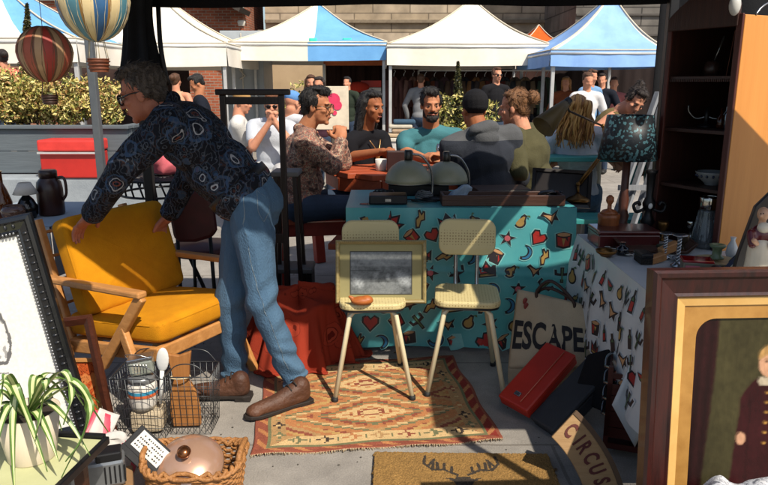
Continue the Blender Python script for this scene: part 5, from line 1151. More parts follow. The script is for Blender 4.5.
# red cool box on the plinth
red_box = mat("red_painted_metal", '#b3241c', '#9c1c16', rough=.4, coat=.2, scale=3); xa, xb = P(46, 160, Y=7.3).x, P(104, 160, Y=7.3).x; zl, zh = .432, P(70, 139, Y=7.25).z
t = thing("red_box", ((xa+xb)/2, 7.3, zl), "red metal box with a flat lid in front of the grey planter", "box")
MB().box(((xa+xb)/2, 7.3, (zl+zh-.13)/2), (xb-xa-.02, .3, zh-.13-zl)).build("body", red_box, t, bevel=.015)
MB().box(((xa+xb)/2, 7.295, zh-.062), (xb-xa, .33, .12)).build("lid", mat("bright_red_lid", '#cf3a33', '#b82f29', rough=.4), t, bevel=.02)
MB().box(((xa+xb)/2, 7.122, zh-.135), (xb-xa-.01, .02, .018)).build("trim_strip", alu, t)
# ------------------------------------------------------------------ small cloth-covered table with jugs at the left
lz = .80; ca = P(84, 212, Y=3.75); X0, X1, Y0, Y1 = P(-30, 220, Y=3.6).x, ca.x, 3.35, 4.1
t = thing("side_table", ((X0+X1)/2, (Y0+Y1)/2, 0), "small table under a grey blue cloth at the left edge", "table")
lz = P(60, 214, Y=3.7).z
MB().box(((X0+X1)/2, (Y0+Y1)/2, lz-.02), (X1-X0-.02, Y1-Y0-.02, .03)).build("tabletop", wood_tbl, t)
for X in (X0+.06, X1-.06):
    for y in (Y0+.06, Y1-.06): MB().box((X, y, (lz-.035)/2), (.04, .04, lz-.035)).build("leg", wood_tbl, t)
mb = MB(); mb.grid(lambda s, q: (X0+(X1-X0)*s, Y0+(Y1-Y0)*q, lz+.001), 8, 8)
mb.grid(lambda s, q: (X0+(X1-X0)*s, Y0-.006-.02*q*math.sin(s*22), lz+.001-.24*q-.02*q*math.sin(s*9)), 40, 6)
mb.grid(lambda s, q: (X1+.006+.02*q*math.sin(s*20), Y0+(Y1-Y0)*s, lz+.001-.26*q), 30, 6)
mb.build("cloth", cloth("grey_blue_cloth", '#8f9ca6', '#7f8c97', bscale=120), t, fix=False)
dkcl = mat("brown_glaze", '#3a201a', '#22120f', rough=.35, scale=6)
c = P(52, 212, Y=3.68); c.z = lz+.002
t = thing("stoneware_flask", c, "dark brown stoneware flask with a screw lid on the side table", "flask")
MB().lathe([(.062, 0), (.068, .01), (.068, .14), (.062, .18), (.045, .20), (.042, .205)], c, n=28).build("body", dkcl, t)
MB().lathe([(.043, .205), (.047, .207), (.047, .24), (.04, .246)], c, n=24).build("lid", dkcl, t)
MB().tube(bez([c+V((.04, 0, .2)), c+V((.085, 0, .2)), c+V((.09, 0, .12)), c+V((.068, 0, .08))], 4), .008, 8).build("handle", dkcl, t)
c = P(28, 214, Y=3.58); c.z = lz+.002
t = thing("table_lamp", c, "small black ceramic lamp with a white shade beside the brown flask", "lamp")
MB().lathe([(.04, 0), (.05, .02), (.054, .06), (.035, .10), (.018, .12), (.012, .14)], c, n=22).build("base", mat("black_glaze", '#141416', rough=.15), t)
MB().lathe([(.062, .13), (.030, .19)], c, n=26, caps=False).build("lamp_shade", cloth("white_shade", '#c9c4ba'), t, solid=.002)
c = P(4, 214, Y=3.55); c.z = lz+.002
o = MB().lathe([(.038, 0), (.045, .01), (.048, .09), (.03, .15), (.014, .19), (.013, .25), (.016, .255)], c, n=20).build("glass_bottle", mat("amber_glass_2", '#5b2d10', rough=.08, trans=.4), None, at=c); tag(o, "dark amber glass bottle at the left end of the side table", "bottle")
c = P(14, 217, Y=3.48); c.z = lz+.002
o = MB().lathe([(.03, 0), (.055, .03), (.06, .06), (.045, .085), (.042, .08), (.05, .06), (.0, .02)], c, n=22, caps=False).build("glass_bowl", mat("smoky_glass", '#8b6b5b', rough=.1, trans=.6), None, at=c); tag(o, "brownish glass bowl in front of the amber bottle", "bowl")

# ------------------------------------------------------------------ hot air balloon ornaments
def balloon(label, c, r, m, ringm, rope_m, bask_m, split=16):
    c = V(c); t = thing("balloon_ornament", c-up*(r*2.0), label, "ornament", "hot air balloon ornaments hung from the gazebo")
    prof = []
    for i in range(25):
        a = math.pi*i/24; rr = r*math.sin(a); z = -r*math.cos(a)
        if z < 0: z *= 1.10; rr *= 1-.06*(-z/r)
        prof.append((max(.012 if i < 2 else 1e-4, rr), z))
    n = split*4
    def mf(i, j):
        k = (j//4) % 4
        if k in (0, 2): return 0 if (j % 4) not in (0,) else 2
        return 1 if k == 1 else 3
    MB().lathe(prof, c, n=n, matf=mf, caps=False).build("envelope", m, t)
    mb = MB()
    for j in range(split):
        for s in (-1, 1):
            pts = []
            for i in range(13):
                q = i/12; a = 2*math.pi*(j+.25*s*(1-abs((q*3) % 2-1)))/split; th = math.pi*(.06+.86*(1-q)); rr = r*1.012*math.sin(th)*(1-.03*(math.cos(th) < 0)); pts.append(c+V((rr*math.cos(a), rr*math.sin(a), r*1.012*math.cos(th)*(1.08 if math.cos(th) < 0 else 1))))
            mb.tube(pts, .0009, 4, caps=False)
    mb.build("net", rope_m, t)
    b = c-up*(r*1.95); w_ = r*.30; mb = MB(); mb.lathe([(w_*.85, -.0), (w_, r*.36), (w_*1.06, r*.38), (w_*.98, r*.36), (w_*.8, .004)], b, n=20, caps=False); mb.lathe([(w_*.84, 0), (0, .001)], b, n=20, caps=False)
    bk = mb.build("basket", bask_m, t)
    mb = MB()
    for k in range(3): mb.lathe([(w_*(.9+.06*k)+.001, r*.08+.1*r*k), (w_*(.93+.06*k)+.002, r*.10+.1*r*k), (w_*(.9+.06*k)+.001, r*.12+.1*r*k)], b, n=20, caps=False)
    mb.build("weave_band", bask_m, bk)
    mb = MB()
    for k in range(6):
        a = math.pi*k/3; mb.tube([b+V((w_*math.cos(a), w_*math.sin(a), r*.37)), c+V((r*.22*math.cos(a), r*.22*math.sin(a), -r*1.05))], .0011, 4)
    mb.build("ropes", rope_m, t)
    MB().tube([c+up*r*.98, V((c.x, c.y, 2.02))], .0012, 5).build("string", rope_m, t); return t
cream_b = mat("cream_paper", '#cdb98e', '#bba878', scale=12, rough=.5); blue_b = mat("blue_paper", '#2b5b86', '#1f4568', scale=12, rough=.5); gold_b = mat("gold_paper", '#8f6b33', rough=.4)
rope_b = mat("pale_rope", '#c5b692', rough=.8); wick = wood("wicker_brown", '#7a3f20', '#4f2612', scale=20, rough=.6)
c = P(93, 2, Y=2.0); balloon("cream and blue striped hot air balloon ornament with a wicker basket", c, 33/680*2.0, [cream_b, blue_b, gold_b, mat("teal_paper", '#4d7f8d', rough=.5)], None, rope_b, wick)
c = P(45, 53, Y=2.45); balloon("faded red and tan striped hot air balloon ornament hanging in the shade", c, 25/680*2.45, [mat("tan_paper", '#a58460', rough=.6), mat("red_paper", '#9a3226', rough=.6), mat("brown_paper", '#6b4630', rough=.6), mat("rust_paper", '#a0503a', rough=.6)], None, mat("brown_cord", '#6b5238'), wood("dark_wicker", '#3d2116', '#24120b', scale=20))

# ------------------------------------------------------------------ red picnic table with benches
redw = wood("red_stained_wood", '#a84c26', '#823417', axis=0, scale=3, rough=.6); redp = mat("red_painted_post", '#a2301c', '#7c2113', rough=.55, scale=8)
tc_ = V((.16, 4.72, 0)); tz_ = P(384, 166, Y=4.7).z
t = thing("picnic_table", tc_, "round red stained wooden picnic table with attached benches", "table")
tr_ = .58; Rz = rotz(rad(18))
mb = MB()
for k in range(8):
    y = -tr_+(k+.5)*tr_/4; hw = math.sqrt(tr_*tr_-min(tr_*.98, abs(y))**2) if abs(y) < tr_ else .1; hw = max(.2, hw)
    hw2 = max(.14, math.sqrt(max(0, tr_**2-(abs(y)+tr_/8)**2))); s_ = 1 if y > 0 else -1; a = tr_/8-.005
    pl_ = [(-hw, -a), (hw, -a), (hw2, a), (-hw2, a)] if y > 0 else [(-hw2, -a), (hw2, -a), (hw, a), (-hw, a)]
    mb.prism(pl_, tc_+Rz @ V((0, y, tz_-.035)), Rz @ V((1, 0, 0)), Rz @ V((0, 1, 0)), .035)
mb.build("tabletop", redw, t, bevel=.004)
ns = 10; mb = MB()
for k in range(ns):
    a, b = 2*math.pi*k/ns, 2*math.pi*(k+1)/ns; mb.bar(tc_+V((.55*math.cos(a), .55*math.sin(a), tz_-.08)), tc_+V((.55*math.cos(b), .55*math.sin(b), tz_-.08)), .03, .085)
mb.build("apron", redw, t)
for a in (200, 250, 290, 340, 70, 110):
    a = rad(a); MB().box(tc_+V((.40*math.cos(a), .40*math.sin(a), (tz_-.12)/2)), (.07, .07, tz_-.125), rotz(a)).build("leg", redp, t, bevel=.006)
for a in (190, 262, 335, 60, 125):
    a = rad(a); d = V((math.cos(a), math.sin(a), 0)); r = V((-d.y, d.x, 0)); bz = .54 if a < rad(200) else .50
    mb = MB()
    for k in (0, 1): mb.bar(tc_+d*(.84+.125*k)-r*.34+up*bz, tc_+d*(.84+.125*k)+r*.34+up*bz, .115, .035)
    bn = mb.build("bench", redw, t, bevel=.005)
    for s in (-1, 1):
        MB().bar(tc_+d*.86+r*s*.22, tc_+d*.93+r*s*.22+up*(bz-.02), .08, .06, up=d).build("bench_leg", redp, bn, bevel=.005)
        MB().bar(tc_+d*.3+r*s*.22+up*(bz-.07), tc_+d*1.0+r*s*.22+up*(bz-.07), .045, .09).build("beam", redp, bn, bevel=.004)
c = P(400, 162, Y=4.38); c.z = tz_
t = thing("menu_holder", c, "dark brown upright menu holder with cutlery on the red picnic table", "holder")
MB().box(c+V((0, 0, .068)), (.17, .07, .135)).build("box", mat("dark_brown_box", '#3a1a14', '#27100c', rough=.45), t, bevel=.006)
for k in range(3): MB().tube([c+V((.04+.012*k, -.037, .05)), c+V((.04+.012*k, -.037, .13))], .004, 6).build("stripe", chrome, t)
c = P(381, 158, Y=4.45); c.z = tz_; o = MB().lathe([(.03, 0), (.035, .005), (.038, .075), (.036, .075), (.03, .01)], c, n=16).build("paper_cup", mat("white_paper", '#d6d3cb', rough=.7), None, at=c); tag(o, "white paper cup beside the menu holder on the picnic table", "cup")
# ------------------------------------------------------------------ teal picnic table behind the lamp
teal = wood("teal_painted_wood", '#2f8a88', '#256f70', scale=3, rough=.5); tb = V((1.52, 5.35, 0)); z5 = P(590, 156, Y=5.2).z
t = thing("picnic_table", tb, "teal painted picnic table behind the blue sequinned lamp", "table")
mb = MB()
for k in range(5): mb.box(tb+V((0, -.32+.16*k, z5)), (1.3, .15, .035))
mb.build("tabletop", teal, t, bevel=.004)
for s in (-1, 1):
    mb = MB(); mb.bar(tb+V((s*.5, -.5, 0)), tb+V((s*.5, -.1, z5-.02)), .07, .04, up=(1, 0, 0)); mb.bar(tb+V((s*.5, .5, 0)), tb+V((s*.5, .1, z5-.02)), .07, .04, up=(1, 0, 0)); mb.build("leg_pair", teal, t)
mb = MB()
for k in range(2): mb.box(tb+V((0, -.62+.14*k, .46)), (1.3, .13, .035))
mb.build("bench", teal, t, bevel=.004)
c = P(594, 152, Y=5.15); c.z = z5+.018; o = MB().box(c+V((0, 0, .006)), (.2, .14, .01)).build("napkin", mat("white_napkin", '#d8d8d6', rough=.8), None, at=c); tag(o, "white paper napkin on the teal picnic table", "napkin")
# ------------------------------------------------------------------ standing dark frame, maroon chair and iron table
dkw = wood("black_brown_wood", '#21120f', '#130a08', axis=2, scale=3, rough=.4)
Yf = 3.75; a, b = P(216, 93, Y=Yf), P(283, 93, Y=Yf); tz2 = P(250, 92, Y=Yf).z; xl, xr = P(224, 120, Y=Yf).x, P(282, 120, Y=Yf).x
t = thing("standing_frame", ((xl+xr)/2, Yf, 0), "tall dark wood standing frame without a mirror behind the bending man", "frame")
MB().box(((a.x+P(290, 92, Y=Yf).x)/2, Yf, tz2), (P(290, 92, Y=Yf).x-a.x, .06, .032)).build("top_rail", dkw, t, bevel=.006)
for X in (xl, xr): MB().box((X, Yf, tz2/2), (.032, .035, tz2-.03)).build("post", dkw, t, bevel=.004)
MB().box(((xl+xr)/2, Yf, tz2-.045), (xr-xl-.03, .022, .04)).build("lower_rail", dkw, t)
MB().box(((xl+xr)/2, Yf, .55), (xr-xl-.03, .022, .05)).build("lower_rail", dkw, t)
for X in (xl, xr): MB().bar((X, Yf-.22, .02), (X, Yf+.22, .02), .04, .04).build("foot", dkw, t, bevel=.006)
c = P(286, 173, Y=3.95); t = thing("stool", (c.x, 3.98, 0), "grey topped bar stool standing behind the dark frame", "stool")
MB().box((c.x, 3.98, c.z), (.16, .2, .03)).build("seat", mat("grey_slab", '#6b6966', rough=.6), t, bevel=.008)
for sx in (-1, 1):
    for sy in (-1, 1): MB().bar((c.x+sx*.085, 3.98+sy*.095, 0), (c.x+sx*.055, 3.98+sy*.07, c.z-.015), .026, .026).build("leg", dkw, t)
mar = cloth("maroon_leather", '#4c1416', '#38100f', bump=.1, bscale=60); mar = mat("maroon_vinyl", '#4c1416', '#351010', rough=.5, scale=8)
Yc = 3.62; pts = [P(u, v, Y=Yc) for u, v in ((166, 196), (172, 190), (192, 188), (208, 193), (214, 205), (217, 230), (213, 237), (196, 242), (180, 242), (174, 238))]
xs = [(p.x-pts[0].x, p.z) for p in pts]; t = thing("bistro_chair", (pts[0].x+.1, Yc+.15, 0), "maroon padded bistro chair with black iron legs behind the armchair", "chair")
MB().prism(xs[::-1], (pts[0].x, Yc+.03, 0), (1, 0, 0), (0, 0, 1), .05).build("backrest", mar, t, bevel=.02)
MB().lathe([(.17, -.02), (.19, 0), (.18, .03), (.0, .045)], (pts[0].x+.12, Yc+.24, .46), n=24).build("seat", mar, t)
for k, (dx, dy, tx) in enumerate(((.02, .02, 0), (.22, .02, 0), (-.0, .38, 0), (.24, .38, 0))):
    zt2 = .62 if k < 2 else .45
    MB().tube([(pts[0].x+dx, Yc+dy+.04, 0), (pts[0].x+dx*.9+.01, Yc+dy+.04, zt2)], .011, 8).build("leg", black_metal, t)
ct = P(160, 188, Y=4.3); t = thing("iron_table", (ct.x, 4.35, 0), "black pierced iron garden table behind the bending man", "table")
def rosette(k): pass
mb = MB(); zz = .82
for k in range(4): mb.tube([V((ct.x+(.06+.065*k)*math.cos(a), 4.35+(.06+.065*k)*math.sin(a), zz)) for a in [2*math.pi*i/28 for i in range(29)]], .010, 6)
for k in range(16):
    a = math.pi*k/8; mb.tube([V((ct.x+.05*math.cos(a), 4.35+.05*math.sin(a), zz)), V((ct.x+.26*math.cos(a), 4.35+.26*math.sin(a), zz))], .008, 5)
mb.build("tabletop", black_metal, t)
mb = MB(); mb.tube([V((ct.x+.26*math.cos(a), 4.35+.26*math.sin(a), zz-.1)) for a in [2*math.pi*i/28 for i in range(29)]], .008, 6)
for k in range(24):
    a = math.pi*k/12; mb.tube([V((ct.x+.26*math.cos(a), 4.35+.26*math.sin(a), zz)), V((ct.x+.26*math.cos(a+.13), 4.35+.26*math.sin(a+.13), zz-.1))], .006, 5)
mb.build("apron", black_metal, t)
for k in range(3):
    a = rad(30+120*k); MB().tube(bez([V((ct.x+.18*math.cos(a), 4.35+.18*math.sin(a), zz)), V((ct.x+.10*math.cos(a), 4.35+.10*math.sin(a), .45)), V((ct.x+.24*math.cos(a), 4.35+.24*math.sin(a), .0))], 5), .014, 8).build("leg", black_metal, t)
c = P(163, 178, Y=4.35); c.z = zz+.012
o = blob("pink_bundle", [('e', c+V((0, .02, .06)), (.09, .06, .06)), ('e', c+V((-.03, 0, .09)), (.05, .05, .06)), ('e', c+V((.05, .03, .05)), (.06, .05, .05))], .009, cloth("pink_fabric", '#c8626a', '#a3545e'), None, at=c, noisefn=wr(.02, 14)); tag(o, "bundle of pink fabric on the black iron table", "fabric")
# ------------------------------------------------------------------ red embroidered throw over a low stool
def throw_mat():
    m = bpy.data.materials.new("red_embroidered_cotton"); m.use_nodes = True; t = m.node_tree; n = t.nodes; b = n["Principled BSDF"]; L = t.links.new
    tc = n.new("ShaderNodeTexCoord"); nz = n.new("ShaderNodeTexNoise"); nz.inputs['Scale'].default_value = 7; nz.inputs['Detail'].default_value = 3; L(tc.outputs['Object'], nz.inputs[0])
    ad = n.new("ShaderNodeMixRGB"); ad.blend_type = 'ADD'; ad.inputs[0].default_value = .12; L(tc.outputs['Object'], ad.inputs[1]); L(nz.outputs[1], ad.inputs[2])
    vo = n.new("ShaderNodeTexVoronoi"); vo.inputs['Scale'].default_value = 8; L(ad.outputs[0], vo.inputs[0])
    rp = n.new("ShaderNodeValToRGB"); e = rp.color_ramp; e.interpolation = 'CONSTANT'; stops = [(0, '#5e1d16'), (.10, '#98402d'), (.2, '#5a1d15'), (.235, '#8f3726'), (.36, '#6a251b'), (.385, '#893222')]
    while len(e.elements) < len(stops): e.elements.new(.5)
    for el, (p, c) in zip(e.elements, stops): el.position = p; el.color = (*lin(c), 1)
    L(vo.outputs[0], rp.inputs[0]); L(rp.outputs[0], b.inputs['Base Color']); b.inputs['Roughness'].default_value = .95; b.inputs['Specular IOR Level'].default_value = .1
    n3 = n.new("ShaderNodeTexNoise"); n3.inputs['Scale'].default_value = 260; L(tc.outputs['Object'], n3.inputs[0]); bp = n.new("ShaderNodeBump"); bp.inputs['Strength'].default_value = .5; bp.inputs['Distance'].default_value = .004; L(n3.outputs[0], bp.inputs['Height']); L(bp.outputs[0], b.inputs['Normal']); return m
c = V((-.44, 3.30, 0))
t = thing("red_throw", c, "orange red embroidered throw draped over a low stool behind the bending man", "throw")
def drape(s, q):
    a = 2*math.pi*s; top = .33+.04*math.sin(a*2+1)+.02*math.sin(a*5)
    ca_, sa_ = math.cos(a), math.sin(a)
    if q < .3:
        k = q/.3; return c+V((.19*k*ca_, .04+.13*k*sa_, top+.03*(1-k)+.012*NZ.noise(V((k*ca_*4, k*sa_*4, 1)))))
    k = (q-.3)/.7; amp = .055*min(1, k*1.6); fold = math.sin(a*9+1.2*math.sin(a*2))*amp+.5*amp*math.sin(a*17+2); lean = .13*k**1.5*(1+.4*math.sin(a*3+.5))
    z = max(.006+.012*max(0, math.sin(a*9))*(k > .85), top*(1-min(1, k*1.18))**.92); r_ = 1+0*k
    return c+V(((.19+lean+fold*.7)*ca_, .04+(.13+lean*.75+fold*.6)*sa_, z+.008*NZ.noise(V((a*2, k*6, 3)))*(z > .02)))
MB().grid(drape, 160, 44).build("cloth", throw_mat(), t, solid=.005, fix=False)
for sx in (-1, 1):
    for sy in (-1, 1): MB().box(c+V((sx*.12, .04+sy*.07, .13)), (.03, .03, .26)).build("stool_leg", dkw, t)
# grey crate step behind it
c = P(283, 255, Y=4.0); t = thing("metal_step", (c.x, 4.05, 0), "grey metal step in front of the red picnic bench", "step")
mb = MB().box((c.x, 4.05, .30), (.36, .2, .03)); mb.build("tread", mat("grey_metal", '#77797a', rough=.5, metal=.5), t, bevel=.005)
for s in (-1, 1): MB().box((c.x+s*.16, 4.05, .14), (.03, .18, .28)).build("side", black_metal, t)
# ------------------------------------------------------------------ clothes stall under the white central tent
rr = random.Random(12); gc = ['#5d2f1c', '#2a2320', '#3c2a2e', '#47372a', '#1f1d22', '#6a4a2c', '#39302d', '#54261f', '#2c3134', '#4b4238', '#6d5a44', '#2b211d', '#3e4a3d']
ra, rb_ = P(424, 66, Y=13.2), P(548, 66, Y=13.2); rz = ra.z-.08
t = thing("clothes_rail", ((ra.x+rb_.x)/2, 13.2, 0), "long clothes rail at the front of the clothes stall", "rail")
MB().tube([V((ra.x-.1, 13.2, rz)), V((rb_.x+.1, 13.2, rz))], .016, 8).build("bar", alu, t)
for X in (ra.x-.1, rb_.x+.1): MB().tube([V((X, 13.2, 0)), V((X, 13.2, rz))], .018, 8).build("post", alu, t)
def garment(x, y, z, w_, h_, col, label, kind):
    c = V((x, y, z)); t = thing("garment", c-up*h_, label, "garment", "clothes hung in the stall under the white tent")
    def fn(s, q):
        sh = min(1, q*5); ww = w_*(.18+.82*sh**.5)*(1+.12*q); a = (s-.5)*2; return V((x+a*ww/2, y+.05*math.cos(a*1.5)-.02+.02*math.sin(s*20+x*9)*q, z-.05-.02*abs(a)*(1-q)-h_*q-.04*abs(a)*sh))
    mb = MB().grid(fn, 16, 12); mb.build("body", cloth("cloth_"+col.strip('#'), col, bscale=120), t, solid=.05, fix=False)
    for s in (-1, 1):
        MB().tube([V((x+s*w_*.42, y, z-.13)), V((x+s*w_*.56, y-.02, z-.35)), V((x+s*w_*.58, y-.03, z-.62))], [.055, .05, .04], 8).build("sleeve", cloth("cloth_"+col.strip('#'), col), t)
    MB().tube(bez([V((x, y, z+.07)), V((x+.03, y, z+.05)), V((x, y, z+.0)), V((x, y, z-.05))], 3), .006, 5).build("hanger", chrome, t)
words = ['rust brown', 'charcoal', 'plum', 'umber', 'ink black', 'tan', 'dark taupe', 'brick red', 'slate', 'khaki', 'sand', 'espresso', 'moss green']
n = 13
for k in range(n):
    x = ra.x+.02+(rb_.x-ra.x-.04)*k/(n-1)+rr.uniform(-.02, .02)
    garment(x, 13.2, rz-.07, rr.uniform(.26, .36), rr.uniform(.6, .95), gc[k], words[k]+" coat hung on the long rail of the clothes stall", 'coat')
for k, (u, col, wd) in enumerate(((394, '#5b3b35', 'dusty maroon'), (404, '#4a2f2c', 'dark red'), (413, '#7a5a4e', 'patterned brown'))):
    c = P(u, 70, Y=13.4); garment(c.x, 13.4, c.z-.07, .26, 1.1, col, wd+" long dress hung at the left side of the clothes stall", 'dress')
c = P(403, 118, Y=8.6); t = thing("display_table", (c.x, 8.8, 0), "white display table stacked with folded clothes behind the bearded man", "table")
MB().box((c.x, 8.8, .72), (.7, .5, .04)).build("tabletop", white_frame, t, bevel=.006); MB().box((c.x, 8.8, .35), (.66, .46, .69)).build("skirt", cloth("white_skirt", '#c6c4c0'), t)
for k, (cc, wd) in enumerate((('#b9a488', 'cream'), ('#a8927a', 'beige'), ('#c0b9a8', 'ivory'), ('#3a5266', 'dark blue'))):
    z = .745+.055*k; o = MB().box((c.x+(.02 if k % 2 else -.03), 8.75, z+.026), (.34-.02*k, .28, .05)).build("folded_garment", cloth("fold_"+cc.strip('#'), cc), None, at=V((c.x, 8.75, z)), bevel=.02); tag(o, wd+" folded garment in the pile on the white display table", "garment", "folded clothes on the display table")
# ------------------------------------------------------------------ on the turquoise table
def on(u, v, z, dy=0.):
    p = P(u, v, z=z); return p
ttop = TZ+.002
grn = mat("grey_green_enamel", '#8b8b74', '#7b7c68', rough=.4, scale=6)
def dome_lamp(label, u, Y, side):
    c = P(u, 182, Y=Y); b = V((c.x+side*.13, Y+.04, ttop))
    t = thing("desk_lamp", b, label, "lamp", "grey green dome lamps on the turquoise table")
    prof = [(.122*math.cos(a), .118*math.sin(a)) for a in [rad(k*9) for k in range(0, 10)]]; prof[-1] = (.012, .118)
    sh = MB().lathe(prof, c, n=36, caps=False).build("lamp_shade", grn, t, solid=.002)
    MB().lathe([(.121, -.002), (.124, .0), (.121, .004)], c, n=36, caps=False).build("rim", chrome, sh)
    MB().lathe([(.02, .112), (.022, .13), (.022, .165), (.017, .172)], c, n=18).build("socket", mat("bakelite", '#1f1b18', rough=.3), t)
    pts = bez([c+V((side*.018, 0, .15)), c+V((side*.075, .01, .135)), c+V((side*.125, .03, .06)), c+V((side*.135, .04, -.03)), b+V((0, 0, .015))], 6)
    MB().tube(pts, .0065, 8).build("stem", chrome, t)
    MB().lathe([(.062, 0), (.062, .008), (.05, .016), (.012, .022)], b, n=24).build("base", black_metal, t)
    MB().tube(bez([b+V((-side*.05, -.02, .005)), b+V((-side*.11, -.06, .006)), b+V((-side*.07, -.11, .006)), b+V((side*.02, -.09, .006)), b+V((-side*.02, -.04, .006)), b+V((-side*.14, -.05, .008))], 6), .0035, 6).build("cable", rubber, t)
dome_lamp("grey green dome desk lamp, the nearer and left one of the two", 408, 3.62, 1); dome_lamp("grey green dome desk lamp, partly hidden behind the left one", 446, 3.80, 1)
den = cloth("washed_denim_rag", '#9fb0bf', '#74869a', scale=14, bscale=160)
c = P(458, 209, Y=3.60); c.z = ttop
o = blob("rag", [('e', c+V((.0, 0, .02)), (.07, .05, .022)), ('e', c+V((.03, .02, .05)), (.045, .04, .035)), ('e', c+V((-.05, -.03, .02)), (.04, .04, .02)), ('c', c+V((-.03, -.02, .04)), c+V((.05, .0, .065)), .015, .02)], .006, den, None, at=c, noisefn=wr(.022, 18)); tag(o, "crumpled grey blue denim rag beside the dome lamps", "rag")
c = P(388, 211, Y=3.56); c.z = ttop
t = thing("black_case", c, "flat black case under the left dome lamp on the turquoise table", "case"); MB().box(c+V((0, 0, .024)), (.2, .13, .048)).build("body", black_metal, t, bevel=.008); MB().box(c+V((0, -.067, .024)), (.03, .006, .014)).build("clasp", chrome, t)
a, b = P(441, 216, Y=3.50), P(562, 218, Y=3.50); c = V(((a.x+b.x)/2, 3.53, ttop)); tw = b.x-a.x
t = thing("wooden_tray", c, "long shallow dark wooden tray along the edge of the turquoise table", "tray")
wd = wood("dark_tray_wood", '#4a2a1a', '#2e190f', scale=3, rough=.5)
MB().box(c+V((0, 0, .006)), (tw-.02, .13, .012)).build("bottom", wd, t)
for s in (-1, 1): MB().box(c+V((0, s*.068, .028)), (tw, .014, .056)).build("long_side", wd, t, bevel=.003)
for s in (-1, 1): MB().box(c+V((s*(tw/2-.007), 0, .028)), (.014, .120, .056)).build("end", wd, t, bevel=.003)
# black framed panel leaning back
a, b, tl2 = P(530, 205, Y=3.66), P(590, 209, Y=3.60), P(529, 168, Y=3.74); ux = (b-a).normalized(); uy = (tl2-a); uy = (uy-ux*uy.dot(ux)); h_ = uy.length; uy.normalize(); w_ = (b-a).length
t = thing("framed_slate", (a+b)/2, "black framed slate standing on the turquoise table beside the brass lamp", "panel")
frame_mb(a, ux, uy, w_, h_, [(0, 0), (0, .014), (.018, .016), (.022, .008), (.022, 0)]).build("frame", mat("ebony", '#17100e', rough=.35), t)
MB().prism([(.02, .02), (w_-.02, .02), (w_-.02, h_-.02), (.02, h_-.02)], a, ux, uy, .006).build("panel", mat("blackboard", '#100d0d', '#1b1513', scale=5, rough=.3), t)
MB().bar((a+b)/2+uy*h_*.6-ux.cross(uy)*.01, (a+b)/2+V((0, .12, 0)), .03, .01).build("strut", wd, t)
c = P(546, 211, Y=3.60); c.z = ttop+.032
t = thing("black_flask", c-up*.032, "round black flask lying on the wooden tray end", "flask")
MB().lathe([(.0, -.05), (.024, -.048), (.031, -.035), (.031, .03), (.012, .05), (.012, .075), (.014, .08)], c, rot=frame((.3, .3, 1), (-1, .2, 0)) if False else M.Rotation(rad(80), 3, 'Y'), n=18).build("body", mat("black_glass", '#0d0d0f', rough=.1), t)
# brass anglepoise with a conical shade
brass = mat("aged_brass", '#7d5a2c', '#5a3f1e', rough=.35, metal=.8, scale=9); cone_m = mat("dark_olive_shade", '#5e4e2c', '#463a20', rough=.5)
b = P(577, 211, Y=3.62); b.z = ttop; e1 = P(578, 184, Y=3.62); e2 = P(606, 148, Y=3.66); e3 = P(603, 126, Y=3.70); e4 = P(569, 111, Y=3.66)
t = thing("desk_lamp", b, "brass arm desk lamp with a dark olive conical shade", "lamp")
MB().lathe([(.062, 0), (.062, .01), (.045, .02), (.02, .03), (.012, .04)], b, n=24).build("base", brass, t)
for nm_, p, q in (("lower_arm", b+V((0, 0, .03)), e1), ("middle_arm", e1, e2), ("upper_arm", e2, e3)):
    MB().tube([p, q], .007, 8).build(nm_, brass, t)
MB().tube([e1+V((.012, .0, -.004)), e2+V((.012, 0, -.004))], .004, 6).build("spring_rod", brass, t)
MB().tube([e3, e4], .0055, 8).build("shade_arm", mat("dark_arm", '#241a14', rough=.4), t)
for p in (e1, e2, e3): MB().ell(p, (.012, .012, .012)).build("joint", brass, t)
ap, mo = P(566, 103, Y=3.62), P(543, 127, Y=3.55); d = (mo-ap); L_c = d.length; fr_ = frame(d.cross(V((0, 1, 0))), z=d.normalized())
fr_ = M((fr_.col[0], d.normalized().cross(fr_.col[0]), d.normalized())).transposed()
sh = MB().lathe([(.020, -.0), (.024, .01), (.064, L_c)], ap, rot=fr_, n=28, caps=False).build("lamp_shade", cone_m, t, solid=.002)
MB().lathe([(.0, -.035), (.018, -.03), (.022, .0), (.022, .008)], ap, rot=fr_, n=18).build("socket", black_metal, sh)
MB().ell(ap+d*.5, (.022, .022, .022)).build("bulb", mat("bulb_glass", '#d8d4c4', rough=.2), t)
MB().tube([e4, ap], .006, 6).build("bracket", black_metal, t)
# ------------------------------------------------------------------ on the white table
wt = WZ+.004
def W(u, v): p = P(u, v, z=wt); return p
def sequins():
    m = bpy.data.materials.new("blue_sequins"); m.use_nodes = True; t = m.node_tree; n = t.nodes; b = n["Principled BSDF"]; L = t.links.new
    tc = n.new("ShaderNodeTexCoord"); vo = n.new("ShaderNodeTexVoronoi"); vo.inputs['Scale'].default_value = 95; L(tc.outputs['Object'], vo.inputs[0])
    rp = n.new("ShaderNodeValToRGB"); e = rp.color_ramp.elements; rp.color_ramp.interpolation = 'CONSTANT'; e[0].color = (*lin('#0c161e'), 1); e[1].position = .68; e[1].color = (*lin('#3d626c'), 1); L(vo.outputs[1], rp.inputs[0]); L(rp.outputs[0], b.inputs['Base Color'])  # random paler cells put the sequins' sparkle into the colour
    nm_ = n.new("ShaderNodeNormalMap") if False else None
    bp = n.new("ShaderNodeBump"); bp.inputs['Strength'].default_value = .9; bp.inputs['Distance'].default_value = .01; L(vo.outputs[1], bp.inputs['Height']); L(bp.outputs[0], b.inputs['Normal'])
    b.inputs['Roughness'].default_value = .5; b.inputs['Metallic'].default_value = .2; return m
